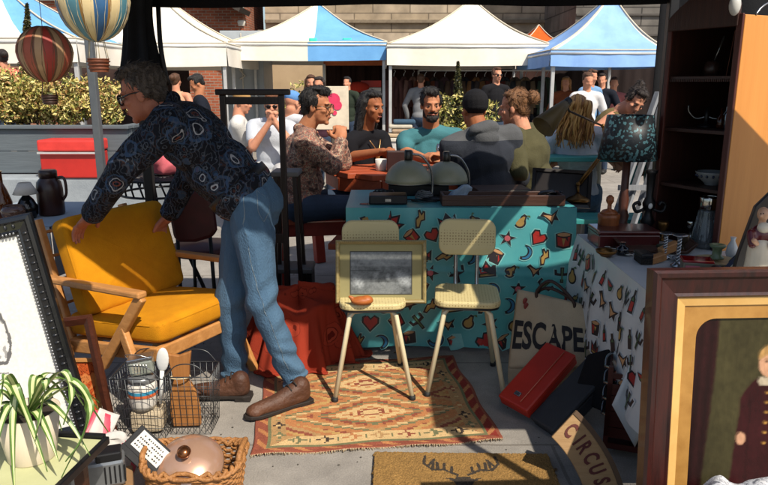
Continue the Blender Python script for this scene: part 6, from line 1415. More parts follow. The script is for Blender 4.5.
c = W(621, 234)
t = thing("table_lamp", c, "table lamp with a dark blue sequinned shade on a brown turned base", "lamp")
zt_, zb2 = P(625, 115, Y=c.y).z, P(620, 159, Y=c.y).z
MB().lathe([(28.5/680*c.y, zb2-wt), (22/680*c.y, zt_-wt)], c, n=40, caps=False).build("lamp_shade", sequins(), t, solid=.002)
MB().lathe([(.065, 0), (.07, .02), (.045, .04), (.022, .06), (.03, .09), (.02, .12), (.024, .17), (.018, .2), (.018, zb2-wt+.06)], c, n=24).build("base", wood("brown_turned_wood", '#4f2719', '#361a10', axis=2, scale=4), t)
c = W(607, 240); k_ = (P(608, 195, Y=c.y).z-wt)/.158
t = thing("wooden_pot", c, "brown turned wooden pot with a knobbed lid in front of the sequinned lamp", "pot")
tw_ = wood("warm_turned_wood", '#8a4f2a', '#6b3a1d', axis=2, scale=5, rough=.4)
MB().lathe([(r_*1.0, z_*k_) for r_, z_ in [(.044, 0), (.047, .01), (.047, .075), (.05, .08), (.05, .09), (.046, .094)]], c, n=26).build("body", tw_, t)
MB().lathe([(r_*1.0, z_*k_) for r_, z_ in [(.042, .094), (.03, .105), (.01, .11), (.009, .125), (.018, .137), (.017, .15), (.006, .158)]], c, n=22).build("lid", tw_, t)
# black ornate candlestick
c = W(646, 236); k_ = (P(645, 170, Y=c.y).z-wt)
t = thing("candlestick", c, "ornate black cast iron candlestick with a small white enamel boss", "candlestick")
MB().lathe([(.045, 0), (.048, .01), (.03, .03), (.018, .045), (.034, .07), (.02, .1), (.014, .12), (.028, .145), (.03, .16), (.016, .19), (.02, k_-.02), (.028, k_-.01), (.026, k_)], c, n=20).build("stem", black_metal, t)
for s in (-1, 1): MB().tube(bez([c+V((s*.02, 0, .13)), c+V((s*.06, -.01, .12)), c+V((s*.075, -.01, .15)), c+V((s*.055, -.01, .165)), c+V((s*.045, -.01, .15))], 5), .008, 8).build("scroll_arm", black_metal, t)
MB().ell(c+V((-.004, -.032, .15)), (.011, .006, .014)).build("boss", porc, t)
for k in range(6):
    pass
# leaning grey slatted screen behind that table
gw = wood("weathered_grey_slat", '#8c9096', '#6a6e74', axis=2, scale=3, rough=.8); a = P(622, 196, Y=3.85); b = P(658, 92, Y=3.95)
t = thing("folded_easel", (a.x, 3.88, 0), "weathered grey folded wooden easel leaning behind the sequinned lamp", "easel")
dd = (b-a).normalized(); a0 = a-dd*(a.z-.0)/dd.z
for k, off in enumerate((0, .07, .15)):
    MB().bar(a0+V((off, .02*k, 0)), b+V((off*.9, .02*k, .04 if k else 0)), .035, .02).build("slat", gw, t, bevel=.003)
mb = MB(); mb.bar(a+V((-.03, -.012, .05)), a+V((.19, -.012, .05)), .012, .03, up=(0, 0, 1)); mb.build("cross_bar", gw, t)
# dark red box, long dish, blocks
c = W(626, 246); t = thing("lidded_box", c, "dark red lacquered flat box on the white tablecloth", "box"); dr = mat("dark_red_lacquer", '#4b1514', '#3a0f0f', rough=.3, coat=.3)
MB().box(c+V((0, .05, .028)), (.27, .17, .056)).build("body", dr, t, bevel=.005); MB().box(c+V((0, .05, .066)), (.275, .175, .018)).build("lid", dr, t, bevel=.006)
c = W(655, 250); t = thing("wooden_trough", c, "long dark wooden trough in front of the red lacquered box", "trough")
MB().prism([(-.17, .045), (-.13, 0), (.13, 0), (.17, .045), (.155, .045), (.12, .012), (-.12, .012), (-.155, .045)], c+V((0, .06, 0)), V((1, -.12, 0)).normalized(), up, .12).build("body", wood("oiled_wood", '#4a2c1a', '#301b10', scale=4, rough=.35), t, bevel=.003)
c = W(643, 262); t = thing("black_brush", c, "black shoe brush beside the pale wooden blocks", "brush"); MB().box(c+V((0, 0, .034)), (.05, .09, .02)).build("back", black_metal, t, bevel=.006); MB().box(c+V((0, 0, .012)), (.046, .084, .024)).build("bristles", mat("bristle", '#17130f', scale=90, bump=.8, rough=.9), t)
lw = wood("pale_block", '#b88450', '#9c6b3b', scale=4)
for k, (u, v, rz_, ht_, lab) in enumerate(((656, 262, .5, .03, "pale wooden block beside the black brush, the left one of two"), (668, 257, .25, .035, "pale wooden block propped behind the left one beside the candlesticks"))):
    c = W(u, v); o = MB().box(c+V((0, 0, ht_/2+.02*k)), (.085, .035, ht_), M.Rotation(rz_, 3, 'Z') @ M.Rotation(-.25*k-.1, 3, 'Y')).build("wooden_block", lw, None, at=c, bevel=.004); tag(o, lab, "block")
def twist(label, u, v, hpx, Y=None):
    c = W(u, v); h_ = hpx; t = thing("candlestick", c, label, "candlestick", "twisted silver candlesticks")
    MB().lathe([(.026, 0), (.027, .004), (.012, .012), (.008, .02)], c, n=18).build("base", chrome, t)
    mb = MB()
    for s in (0, math.pi): mb.tube([c+V((.005*math.cos(q*.9+s), .005*math.sin(q*.9+s), .018+(h_-.03)*q/24)) for q in range(25)], .0048, 8)
    mb.build("twisted_stem", chrome, t)
    MB().lathe([(.008, h_-.012), (.012, h_-.006), (.03, h_), (.030, h_+.003), (.01, h_+.002)], c, n=20).build("drip_pan", chrome, t); return t
twist("twisted silver candlestick, the left and farther one", 664, 258, .105); twist("twisted silver candlestick, the right one standing nearer", 677, 266, .125)
# glass claret jug with silver neck and handle
c = W(704, 246); hj = .19; kj = (P(704, 196, Y=c.y).z-wt)/.187
t = thing("claret_jug", c, "tall fluted glass claret jug with a silver collar and looped handle", "jug")
MB().lathe([(r_*kj, z_*kj) for r_, z_ in [(.050, 0), (.052, .005), (.046, .03), (.036, .09), (.029, .13), (.028, .14)]], c, n=24).build("glass_body", mat("dark_clear_glass", '#9aa4a8', rough=.05, trans=.75), t)
mb = MB()
for k in range(10):
    a = math.pi*k/5; mb.tube([c+V((.052*math.cos(a), .052*math.sin(a), .004))*kj, c+V((.037*math.cos(a), .037*math.sin(a), .09))*kj, c+V((.030*math.cos(a), .030*math.sin(a), .132))*kj], .0028, 5)
mb.build("cut_ribs", glassy, t)
silv = mat("silver", '#b9b6ae', rough=.15, metal=1.0)
MB().lathe([(r_*kj, z_*kj) for r_, z_ in [(.029, .138), (.033, .142), (.031, .16), (.033, .18), (.030, .186)]], c, n=24, caps=False).build("collar", silv, t, solid=.002)
MB().tube(bez([c+V((.03, 0, .178))*kj, c+V((.065, 0, .185))*kj, c+V((.085, 0, .15))*kj, c+V((.075, 0, .09))*kj, c+V((.055, 0, .06))*kj, c+V((.047, 0, .045))*kj], 5), .004, 8).build("handle", silv, t)
# green candle holder, cream dish, tin, books, figurine
c = W(716, 262); o_m = mat("celadon_glaze", '#7f8f6a', '#6b7a58', rough=.3)
o = MB().lathe([(.028, 0), (.028, .006), (.018, .014), (.018, .04), (.03, .05), (.032, .058), (.02, .06), (.014, .05)], c+up*.015, n=22).build("candle_holder", o_m, None, at=c); tag(o, "short celadon green candle holder in front of the glass jug", "candle holder")
c = W(716, 263); o = MB().lathe([(.05, 0), (.075, .008), (.085, .014), (.08, .014), (.05, .005), (.0, .003)], c, n=28, caps=False).build("dish", mat("cream_glaze", '#c6b184', rough=.3), None, at=c, solid=.003); tag(o, "cream round dish under the green candle holder", "dish")
c = W(699, 276); t = thing("tea_tin", c, "square tin with a glossy red lid and a pink label", "tin"); Rt = rotz(-.25)
MB().box(c+V((0, .03, .026)), (.105, .075, .052), Rt).build("body", mat("dull_tin", '#7d7a6a', rough=.4, metal=.4), t, bevel=.004); MB().box(c+V((0, .03, .056)), (.112, .08, .010), Rt).build("lid", mat("glossy_red", '#8f1418', rough=.12, coat=.5), t, bevel=.004)
MB().box(c+V((0, .03, .026))+Rt @ V((-.02, -.0384, 0)), (.05, .001, .028), Rt).build("label", mat("pink_label", '#c26a78', rough=.6), t)
c = W(714, 280); o = MB().lathe([(.0, 0), (.028, .0), (.03, .008), (.028, .02), (.012, .026)], c+V((.0, .0, .028)), rot=M.Rotation(rad(75), 3, 'X'), n=24).build("round_box", mat("dark_brown_tin", '#2a1a14', rough=.4), None, at=c); tag(o, "round dark brown box standing on edge beside the red lidded tin", "box")
for k, (u, col, lab) in enumerate(((728, '#1f3f60', "dark blue book leaning at the left of the leaning books"), (735, '#3c6285', "lighter blue book leaning behind the dark blue one"), (740, '#22333f', "grey blue book leaning nearest the figurine"))):
    c = W(u, 276-3*k); t = thing("book", c, lab, "book", "books leaning beside the figurine"); Rb = rotz(-.5) @ M.Rotation(rad(38), 3, 'Y')
    MB().box(c+V((.03, .02*k, .065)), (.014, .09, .15), Rb).build("cover", mat("bookcloth_%d" % k, col, rough=.7), t, bevel=.002); MB().box(c+V((.03, .02*k, .065))+Rb @ V((0, -.003, .002)), (.010, .088, .150), Rb).build("pages", mat("paper_edge", '#b9ae96', rough=.9), t)
c = W(745, 284); t = thing("oval_frame", c, "small gilt oval frame propped in front of the blue books", "frame")
mb = MB(); mb.tube([c+V((.028*math.cos(a), 0, .036+.034*math.sin(a))) for a in [2*math.pi*i/24 for i in range(25)]], .006, 8); mb.build("ring", mat("gilt", '#a4813f', rough=.3, metal=.7), t); MB().lathe([(.026, 0), (.026, .002)], c+V((0, .004, .036)), rot=M.Rotation(rad(90), 3, 'X'), n=20, sy=1.2).build("glass", mat("cream_card", '#c9bb98', rough=.6), t)
# porcelain figurine of a bald robed man
cx = P(760, 250, Y=1.95); fz = wt; s_ = .62; fig_b = V((P(760, 240, Y=2.02).x, 2.02, fz)); hz = P(760, 214, Y=2.02).z-fz
t = thing("figurine", fig_b, "porcelain figurine of a bald man in a maroon coat and pale robe", "figurine")
q = hz
blob("body", [('e', fig_b+up*q, (.017, .019, .022)), ('c', fig_b+up*(q-.02), fig_b+up*(q-.035), .010, .012), ('e', fig_b+up*(q+.0)+V((-.014, -.012, -.004)), (.005, .006, .005)), ('c', fig_b+V((-.025, -.028, q-.085)), fig_b+V((-.036, -.032, q-.075)), .008, .008), ('e', fig_b+V((.02, -.034, q-.09)), (.01, .01, .012))], .0028, [mat("painted_skin", '#c79a78', rough=.3)], t, smooth=2)
blob("robe", [('c', fig_b+up*(q-.10), fig_b+up*.012, .032, .044), ('e', fig_b+up*.008, (.05, .05, .008)), ('e', fig_b+V((0, -.012, q-.04)), (.02, .018, .018))], .004, [mat("cream_robe", '#cfc5b0', rough=.3)], t)
blob("coat", [('e', fig_b+up*(q-.068)+V((.004, .006, 0)), (.038, .028, .036)), ('c', fig_b+V((-.03, .0, q-.06)), fig_b+V((-.034, -.022, q-.09)), .014, .012), ('c', fig_b+V((.034, .0, q-.06)), fig_b+V((.03, -.024, q-.09)), .014, .012), ('c', fig_b+V((.02, .02, q-.08)), fig_b+V((.026, .026, .02)), .026, .03)], .004, [mat("maroon_glaze", '#5a1c20', rough=.25)], t)
for k in (-1, 1): MB().ell(fig_b+V((-.012+.004*k, -.015, q+.004)), (.002, .002, .002), n=8).build("eye", eye_d, t)
c = P(752, 240, Y=2.2); zt_ = P(752, 190, Y=2.2).z-wt
t = thing("black_shield", V((c.x+.03, 2.2, wt)), "dark pointed wooden plaque standing behind the porcelain figurine", "plaque")
MB().prism([(-.09, 0), (.10, 0), (.08, zt_*.6), (.02, zt_), (-.03, zt_*.85), (-.07, zt_*.4)], V((c.x+.03, 2.22, wt)), V((1, 0, 0)), up, .018).build("panel", mat("ebony", '#17100e'), t, bevel=.004)

# more small metalware and china crowded round the candlesticks
def small(name, label, cat, u, v, prof, m, k=1., dz=0., n=22, solid=0.):
    c = W(u, v); c.z += dz; o = MB().lathe([(r_*k, z_*k) for r_, z_ in prof], c, n=n, caps=solid == 0).build(name, m, None, at=c, solid=solid); return tag(o, label, cat)
gob = [(.022, 0), (.022, .004), (.006, .012), (.006, .04), (.02, .055), (.024, .085), (.022, .088)]
sauc = [(.0, .004), (.035, .004), (.06, .012), (.062, .014), (.034, .0)]
small("goblet", "small brass goblet beside the black candlestick", "goblet", 662, 240, gob, brass, 1.0)
small("goblet", "silver goblet behind the glass claret jug's foot", "goblet", 690, 240, gob, silv, 1.05)
small("goblet", "tarnished dark goblet between the jug and the wooden trough", "goblet", 683, 252, gob, mat("tarnished_metal", '#55493a', rough=.4, metal=.7), .9)
small("saucer", "blue grey saucer lying near the wooden blocks", "saucer", 688, 262, sauc, mat("blue_grey_china", '#7f8c98', rough=.25), 1.0, solid=.002)
small("bell", "small brass hand bell near the figurine", "bell", 741, 262, [(.026, 0), (.024, .01), (.016, .03), (.006, .04), (.005, .07), (.009, .08), (.003, .085)], brass, 1.0)
small("vase", "slim white china vase beside the celadon candle holder", "vase", 731, 258, [(.016, 0), (.024, .02), (.02, .05), (.008, .075), (.012, .09)], porc, 1.0)
small("ink_bottle", "squat dark ink bottle in front of the lacquered box", "bottle", 622, 254, [(.024, 0), (.026, .006), (.026, .03), (.01, .038), (.01, .05), (.013, .052)], mat("ink_glass", '#151a22', rough=.1), 1.0)
small("brass_bowl", "shallow brass bowl beside the ink bottle on the white tablecloth", "bowl", 606, 256, [(.0, .003), (.025, .003), (.05, .02), (.055, .032), (.05, .032), (.026, .0)], brass, .8, solid=.002)
for k, (u, v, a) in enumerate(((612, 248, .4), (618, 250, .7), (634, 256, .2))):
    c = W(u, v); d_ = V((math.cos(a), -math.sin(a), 0)); t = thing("spoon", c, ("silver spoon nearest the table edge among the loose cutlery", "silver spoon in the middle of the loose cutlery", "silver spoon lying nearest the black brush")[k], "spoon", "loose silver spoons")
    MB().tube([c+up*.005, c+d_*.09+up*.006], [.0025, .004], 6).build("handle", silv, t); MB().ell(c-d_*.02+up*.006, (.022, .012, .005), rotz(-a)).build("bowl", silv, t)
c = W(672, 250); o = MB().box(c+V((0, 0, .012)), (.11, .075, .02), rotz(.3)).build("book", mat("worn_green_cloth", '#3e4a38', rough=.8), None, at=c, bevel=.003); tag(o, "small worn green book lying under the twisted candlesticks", "book")

# dark jumble at the left end of the turquoise table
for k, (u, v, Y, r_, lab) in enumerate(((384, 205, 3.72, .06, "coil of black cable at the left end of the turquoise table"), (424, 206, 3.66, .05, "loose coil of grey cable between the dome lamps' bases"))):
    c = P(u, v, Y=Y); c.z = ttop; rr = random.Random(k+5); pts = []
    for i in range(60): a = i*.42; q_ = r_*(.75+.25*math.sin(i*.9+k)); pts.append(c+V((q_*math.cos(a), .8*q_*math.sin(a), .006+.0007*i+.004*math.sin(i*1.7))))
    o = MB().tube(pts, .0042, 6).build("cable_coil", (rubber, mat("grey_cable", '#6f7478', rough=.5))[k], None, at=c); tag(o, lab, "cable")
c = P(418, 205, Y=3.86); c.z = ttop; t = thing("tool_box", c, "low black box behind the dome lamps on the turquoise table", "box"); MB().box(c+V((0, 0, .03)), (.34, .14, .06)).build("body", black_metal, t, bevel=.006); MB().box(c+V((0, 0, .066)), (.345, .145, .012)).build("lid", trim_dk, t, bevel=.004)
c = P(500, 205, Y=3.82); c.z = ttop; t = thing("book", c, "thick dark brown album lying behind the long wooden tray", "book"); MB().box(c+V((0, 0, .022)), (.30, .2, .044), rotz(.08)).build("cover", wood("album_brown", '#3b2418', '#26160e'), t, bevel=.004); MB().box(c+V((0, -.001, .022)), (.292, .2015, .034), rotz(.08)).build("pages", mat("paper_edge", '#b9ae96'), t)
# ------------------------------------------------------------------ big framed portrait, lower right
Yp = 1.50; TLc = P(647, 268, Y=Yp); up_ = V((0, .10, 1)).normalized(); ux = V((1, .05, 0)).normalized(); hgt = (TLc.z-.03)/up_.z; wdt = .56; bl = TLc-up_*hgt
t = thing("framed_portrait", bl+ux*wdt/2, "large framed portrait of a standing child in a wide mahogany frame", "picture")
mahog = wood("polished_mahogany", '#3a110b', '#140403', scale=5, axis=2, rough=.4, bump=.05, coat=.15)
frame_mb(bl, ux, up_, wdt, hgt, [(0, 0), (0, .035), (.006, .042), (.016, .040), (.022, .034), (.055, .024), (.062, .026), (.068, .018), (.068, 0)]).build("outer_frame", mahog, t)
slip = mat("cream_slip", '#cfa968', '#bf9553', scale=9, rough=.4); frame_mb(bl+ux*.066+up_*.066, ux, up_, wdt-.132, hgt-.132, [(0, 0), (0, .020), (.020, .016), (.020, 0)]).build("slip", slip, t)
gi, go = .086, .118; iw, ih = wdt-2*gi, hgt-2*gi; n_ = 10; r_ = .045; m0_ = go-gi
arch = [(m0_, m0_), (iw-m0_, m0_), (iw-m0_, ih-m0_-r_)]+[(iw-m0_-r_+r_*math.cos(a), ih-m0_-r_+r_*math.sin(a)) for a in [rad(9*k) for k in range(1, 11)]]+[(m0_+r_-r_*math.sin(a), ih-m0_-r_+r_*math.cos(a)) for a in [rad(9*k) for k in range(0, 11)]]
outer = [(0, 0), (iw, 0), (iw, ih), (0, ih)]
# gold mount with an arched opening: bridge polygon
def ring(mb, out, inn, o, h):
    out = [(0, 0), (iw, 0), (iw, ih*.6), (iw, ih), (iw*.5, ih), (0, ih), (0, ih*.6)]
    import mathutils.geometry as G
    vs, _, fs, *_r = G.delaunay_2d_cdt([V(p) for p in out+inn], [(i, (i+1) % len(out)) for i in range(len(out))]+[(len(out)+i, len(out)+(i+1) % len(inn)) for i in range(len(inn))], [], 0, 1e-6)
    keep = [f for f in fs if not in_poly(sum(vs[i].x for i in f)/len(f), sum(vs[i].y for i in f)/len(f), inn)]
    mb.add([o+ux*p.x+up_*p.y+ux.cross(up_)*h for p in vs], keep)
mb = MB(); ring(mb, outer, arch, bl+ux*gi+up_*gi, .012); mb.build("gold_mount", mat("gold_mount", '#b08444', '#9a6f34', scale=20, rough=.4, metal=.2), t, fix=False)
def portrait(x, y):
    """x, y in 0..1 over the canvas, worked in metres from the child's face"""
    cur, bgc, coat, skin_, hair_, flo = map(lin, ('#200a0b', '#38341f', '#2c0b0e', '#b88d6f', '#9a7848', '#33281f'))
    x += .004*NZ.noise(V((x*9, y*19, 3)))+.002*NZ.noise(V((x*60, y*120, 5))); y += .002*NZ.noise(V((x*10, y*20, 8)))
    X = (x-.57)*iw; Z = (y-.822)*ih
    n1 = NZ.noise(V((x*4, y*8, 1))); c = bgc; f = (1+.35*n1+.15*NZ.noise(V((x*22, y*30, 9))))*(.6+.5*min(1, max(0, y)))
    if Z < -.52: c = flo
    if x < .20-.03*math.sin(y*5): c = cur; f = 1+.28*math.sin(x*95+2*math.sin(y*4))+.2*n1
    if Z < -.037 and Z > -.45:
        w_ = .028+.042*min(1, (-.037-Z)/.05)**.6+.025*max(0, (-.12-Z)/.3)
        if abs(X) < w_: c = coat; f = 1+.3*NZ.noise(V((x*9, y*9, 5)))-.35*(abs(abs(X)-.045) < .0025 and Z < -.09)
    if abs(X+.004) < .0035 and -.2 < Z < -.06 and (Z*40 % 1) < .22: c = lin('#a27a3a')
    if -.055 < Z < -.035 and abs(X) < .03-.6*abs(Z+.045): c = lin('#a89c86')
    if (X/.029)**2+(Z/.036)**2 < 1: c = skin_; f = 1-.3*max(0, X/.029)-.15*max(0, -Z/.036)+.1*NZ.noise(V((x*40, y*70, 1)))
    if (X/.032)**2+((Z-.014)/.030)**2 < 1 and Z > .014+.006*math.cos(X*90): c = hair_; f = 1+.3*NZ.noise(V((x*60, y*20, 2)))
    for s in (-1, 1):
        if ((X-s*.012)/.0045)**2+((Z-.003)/.0028)**2 < 1: c = lin('#3a2a22')
        if abs(X-s*.012) < .006 and abs(Z-.0095) < .0012: c = lin('#7a5a3c')
        if ((X-s*.062)/.011)**2+((Z+.185)/.016)**2 < 1: c = skin_
    if (X/.007)**2+((Z+.019)/.0024)**2 < 1: c = lin('#8e4a42')
    if (X/.0035)**2+((Z+.007)/.006)**2 < 1: c = tuple(q*.86 for q in skin_)
    return tuple(q*f for q in c)
prr = random.Random(4); JIT = [(prr.gauss(0, .0075), prr.gauss(0, .0035)) for _ in range(7)]
def soft_portrait(x, y):
    q = [portrait(x+a, y+b) for a, b in JIT]; k = 1+.18*NZ.noise(V((x*30+y*14, y*44, 2)))+.12*NZ.noise(V((x*90, y*30, 6))); return tuple(k*sum(c[i] for c in q)/len(q) for i in range(3))
picture("canvas", bl+ux*(gi+.001)+up_*(gi+.001)+ux.cross(up_)*.006, ux, up_, iw-.002, ih-.002, 150, 300, soft_portrait, t, rough=.3, grain=.25)
MB().prism([(.01, .01), (wdt-.01, .01), (wdt-.01, hgt-.01), (.01, hgt-.01)], bl-ux.cross(up_)*.004, ux, up_, .003).build("backing", wd, t)
# newspaper-wrapped parcel in front of it
c = P(735, 505, Y=1.22); Zb = 0
paper = floral("newsprint", ['#5d6068', '#9a9da2', '#b9bcc0', '#8a8d93', '#c2c4c6'], 60)
o = blob("wrapped_parcel", [('e', c+V((0, .03, -.05)), (.085, .06, .075)), ('e', c+V((.06, .02, -.04)), (.06, .05, .08)), ('c', c+V((-.03, 0, -.02)), c+V((.10, .0, -.015)), .04, .045)], .006, [paper], None, at=c-up*.12, smooth=2, noisefn=wr(.022, 16)); tag(o, "parcel wrapped in crumpled newspaper in front of the portrait", "parcel")
c0 = c-up*.125
t = thing("wooden_crate", V((c0.x, 1.24, 0)), "plain wooden crate holding up the newspaper parcel", "crate")
for k in range(3): MB().box((c0.x+.02, 1.24, c0.z-.05-.13*k), (.34, .26, .11)).build("slat", wd, t, bevel=.004)
MB().box((c0.x+.02, 1.24, (c0.z-.37)/2), (.33, .25, max(.02, c0.z-.37))).build("base", wd, t)
# ------------------------------------------------------------------ CIRCUS plaque
Yc = 2.12; sc_ = 1/680*(Yc*CP+.95*SP); cc = P(480, 514, Y=Yc); tilt_ = V((0, .42, 1)).normalized(); exx = V((1, -.12, 0)).normalized()
Ro, Ri = 153*sc_, 113*sc_; a0, a1 = rad(-24), rad(47); n_ = 30
poly = [(Ro*math.cos(a0+(a1-a0)*k/n_), Ro*math.sin(a0+(a1-a0)*k/n_)) for k in range(n_+1)]+[(Ri*math.cos(a1-(a1-a0)*k/n_), Ri*math.sin(a1-(a1-a0)*k/n_)) for k in range(n_+1)]
cz = cc
low = min(p[1] for p in poly)*tilt_.z+cz.z
t = thing("wooden_sign", V((cz.x+.2, Yc, 0)), "curved pale wooden board painted with the word CIRCUS", "sign")
pale = wood("pale_weathered_board", '#a5855c', '#8a6b45', scale=4, rough=.7)
MB().prism(poly, cz, exx, tilt_, -.02).build("board", pale, t, bevel=.003)
MB().prism([(p[0]*1.0, p[1]*1.0) for p in ([(Ro*1.0*math.cos(a0+(a1-a0)*k/n_), Ro*1.0*math.sin(a0+(a1-a0)*k/n_)) for k in range(n_+1)]+[((Ro*.965)*math.cos(a1-(a1-a0)*k/n_), (Ro*.965)*math.sin(a1-(a1-a0)*k/n_)) for k in range(n_+1)])], cz+exx.cross(tilt_)*.0035, exx, tilt_, -.003).build("painted_edge", mat("brown_edge_paint", '#5c4632', rough=.8), t)
ink_c = mat("maroon_lettering", '#4a1c18', '#5d2a22', scale=40, rough=.8); mb = MB(); nrm_c = exx.cross(tilt_)
for k, ch in enumerate("CIRCUS"):
    a = rad(43)-rad(5.3)*k + (rad(1.6) if k > 1 else 0); rm = (Ro+Ri)/2; o_ = cz+exx*(math.cos(a)*(rm-.026))+tilt_*(math.sin(a)*(rm-.026))+nrm_c*.0015
    uyv = exx*math.cos(a)+tilt_*math.sin(a); uxv = exx*math.sin(a)-tilt_*math.cos(a)
    text_mesh(mb, ch, o_, uxv, uyv, .078, bold=.035, sx=.56, t=.0006)
mb.build("lettering", ink_c, t, fix=False)
MB().bar(cz+exx*(Ri+.05)+nrm_c*-.03, V((cz.x+Ri+.1, Yc+.25, .0)), .03, .02).build("strut", wd, t)
# ------------------------------------------------------------------ ESCAPE tote bag
a, b = P(512, 360, Y=3.02), P(596, 368, Y=2.86); tl_, tr2 = P(517, 289, Y=3.16), P(590, 306, Y=2.98)
a = P(508, 368, Y=3.0); canvas = cloth("natural_canvas", '#b3a489', '#a3947a', bscale=260)
t = thing("tote_bag", V((a.x+.15, 3.0, 0)), "cream canvas tote bag printed ESCAPE leaning against the table", "bag")
def tote(s, q, h=0.):
    lo = a.lerp(b, s); hi = tl_.lerp(tr2, s); p = lo.lerp(hi, q); n_ = (b-a).cross(tl_-a).normalized(); n_ = -n_ if n_.y > 0 else n_
    lo0 = p; return p+n_*(.035*math.sin(math.pi*s)**.6*math.sin(math.pi*min(1, q*.8+.12))+.006*math.sin(s*11+q*5)+h)
mb = MB(); mb.grid(lambda s, q: tote(s, q), 30, 24); nb = (b-a).cross(tl_-a).normalized(); nb = nb if nb.y > 0 else -nb
mb.grid(lambda s, q: tote(s, q)*0+a.lerp(b, s).lerp(tl_.lerp(tr2, s), q)+nb*(.03+.02*math.sin(math.pi*s)), 20, 12)
lowz = min(a.z, b.z)
mb.grid(lambda s, q: a.lerp(b, s)+V((0, 0, -a.lerp(b, s).z*q+.003))+nb*(.015*q), 20, 6); mb.build("bag", canvas, t, solid=.002, fix=False)
tm = MB(); text_mesh(tm, "ESCAPE", (0, 0, 0), (1, 0, 0), (0, 1, 0), .118, bold=.03, sx=.80, t=0)
xs = [p.x for p in tm.v]; x0_, x1_ = min(xs), max(xs)
tm.v = [tote(.03+.86*(p.x-x0_)/(x1_-x0_), .25+p.y*4.2, .004) for p in tm.v]
tm.build("lettering", mat("black_print", '#18171a', rough=.8), t, fix=False)
strap = mat("brown_strap", '#2e1b16', rough=.6)
for k, off in enumerate((0, .03)):
    p, q = tote(.30, .96), tote(.78, .94); m_ = (p+q)/2
    MB().tube(bez([p-up*.03+nb*off, p+up*.03+nb*off, m_+up*(.095-.03*k)+V((-.02, 0, 0))+nb*off, q+up*.02+nb*off, q-up*.05+nb*off], 6), .008, 8).build("handle", strap, t)
for (s, q) in ((.14, .86), (.16, .8)): MB().ell(tote(s, q, .004), (.012, .004, .018)).build("patch", mat("red_motif", '#7c2c26'), t)
# ------------------------------------------------------------------ red and grey cases leaning on the table
def slab(label, name, cat, pts, th, m, lab=None, Ys=None, lid=True):
    """flat case through three pixel corners on a leaning plane"""
    p, q, r_ = pts; ux, uy = (q-p), (r_-p); w_ = ux.length; ux = ux.normalized(); uy = uy-ux*uy.dot(ux); h_ = uy.length; uy = uy.normalized(); nz = ux.cross(uy); nz = nz if nz.y < 0 else -nz
    t = thing(name, V(((p.x+q.x)/2, (p.y+q.y)/2, 0)), label, cat); c = p+ux*w_/2+uy*h_/2-nz*th/2; rm = M((ux, uy, nz)).transposed()
    MB().box(c-nz*0.002, (w_, h_, th*.62), rm).build("body", m, t, bevel=.008)
    MB().box(c+nz*(th*.36), (w_+.004, h_+.004, th*.26), rm).build("lid", m, t, bevel=.01)
    return t, c, ux, uy, nz, w_, h_
redcase = mat("red_vulcanised_board", '#b02a1a', '#98210f', rough=.5, scale=5); greycase = mat("charcoal_board", '#2e3034', '#232528', rough=.75, scale=8)
g0 = P(498, 396, Y=2.70); g0.z = max(.012, g0.z)
t, c, ux, uy, nz, w_, h_ = slab("flat red case leaning against the grey case", "red_case", "case", (P(498, 395, Y=2.72), P(527, 411, Y=2.60), P(543, 340, Y=2.92)), .07, redcase)
MB().box(c+nz*.037-uy*(h_*.36)-ux*(w_*.05), (.03, .02, .008), M((ux, uy, nz)).transposed()).build("clasp", chrome, t, bevel=.002)
MB().tube([c+nz*.0375-uy*h_*.44+ux*w_*.18, c+nz*.0375+uy*h_*.46+ux*w_*.18], .0022, 6).build("seam", mat("pale_seam", '#c86a52', rough=.5), t)
t, c, ux, uy, nz, w_, h_ = slab("flat charcoal case leaning behind the red case", "grey_case", "case", (P(529, 416, Y=2.62), P(552, 431, Y=2.48), P(577, 343, Y=2.86)), .09, greycase)
MB().box(c+nz*.048+uy*h_*.3, (w_*.5, .02, .01), M((ux, uy, nz)).transposed()).build("handle", greycase, t, bevel=.003)
o = MB().prism([(0, 0), (.19, 0), (.24, .16), (.12, .26), (.02, .2)], P(575, 398, Y=2.66), V((.6, -.8, 0)), V((.2, .1, 1)).normalized(), .03).build("black_bag", cloth("black_nylon", '#141518', bump=.4, bscale=50), None, at=P(590, 398, z=0), bevel=.012); tag(o, "slumped black bag between the charcoal case and the printed tablecloth", "bag")
# stacked maroon wire-handled crates
cr = mat("maroon_crate_plastic", '#45140f', '#33100c', rough=.35); bx = P(612, 420, z=0); Rc = rotz(rad(-20)); prev = None
for k in range(4):
    b_ = V((bx.x+.05, 2.42, .03+.065*k)); t = thing("basket", b_, ("lowest maroon slatted basket in the stack beside the CIRCUS board", "second maroon slatted basket from the ground in the stack", "third maroon slatted basket from the ground in the stack", "topmost maroon slatted basket, standing in the stack by the tablecloth")[k], "basket", "stacked maroon baskets")
    mb = MB()
    for s in (-1, 1):
        for j in range(3): mb.box(b_+Rc @ V((0, s*.105, .02+.045*j)), (.30, .008, .022), Rc); mb.box(b_+Rc @ V((s*.15, 0, .02+.045*j)), (.008, .21, .022), Rc)
    for sx in (-1, 1):
        for sy in (-1, 1): mb.box(b_+Rc @ V((sx*.148, sy*.103, .07)), (.018, .018, .15), Rc)
    mb.box(b_+Rc @ V((0, 0, .006)), (.29, .2, .008), Rc); mb.build("body", cr, t)
    mb = MB(); mb.tube(bez([b_+Rc @ V((-.15, -.08, .13)), b_+Rc @ V((-.168, -.05, .12)), b_+Rc @ V((-.17, .0, .10)), b_+Rc @ V((-.168, .05, .12)), b_+Rc @ V((-.15, .08, .13))], 4), .005, 6); mb.build("wire_handle", chrome, t)
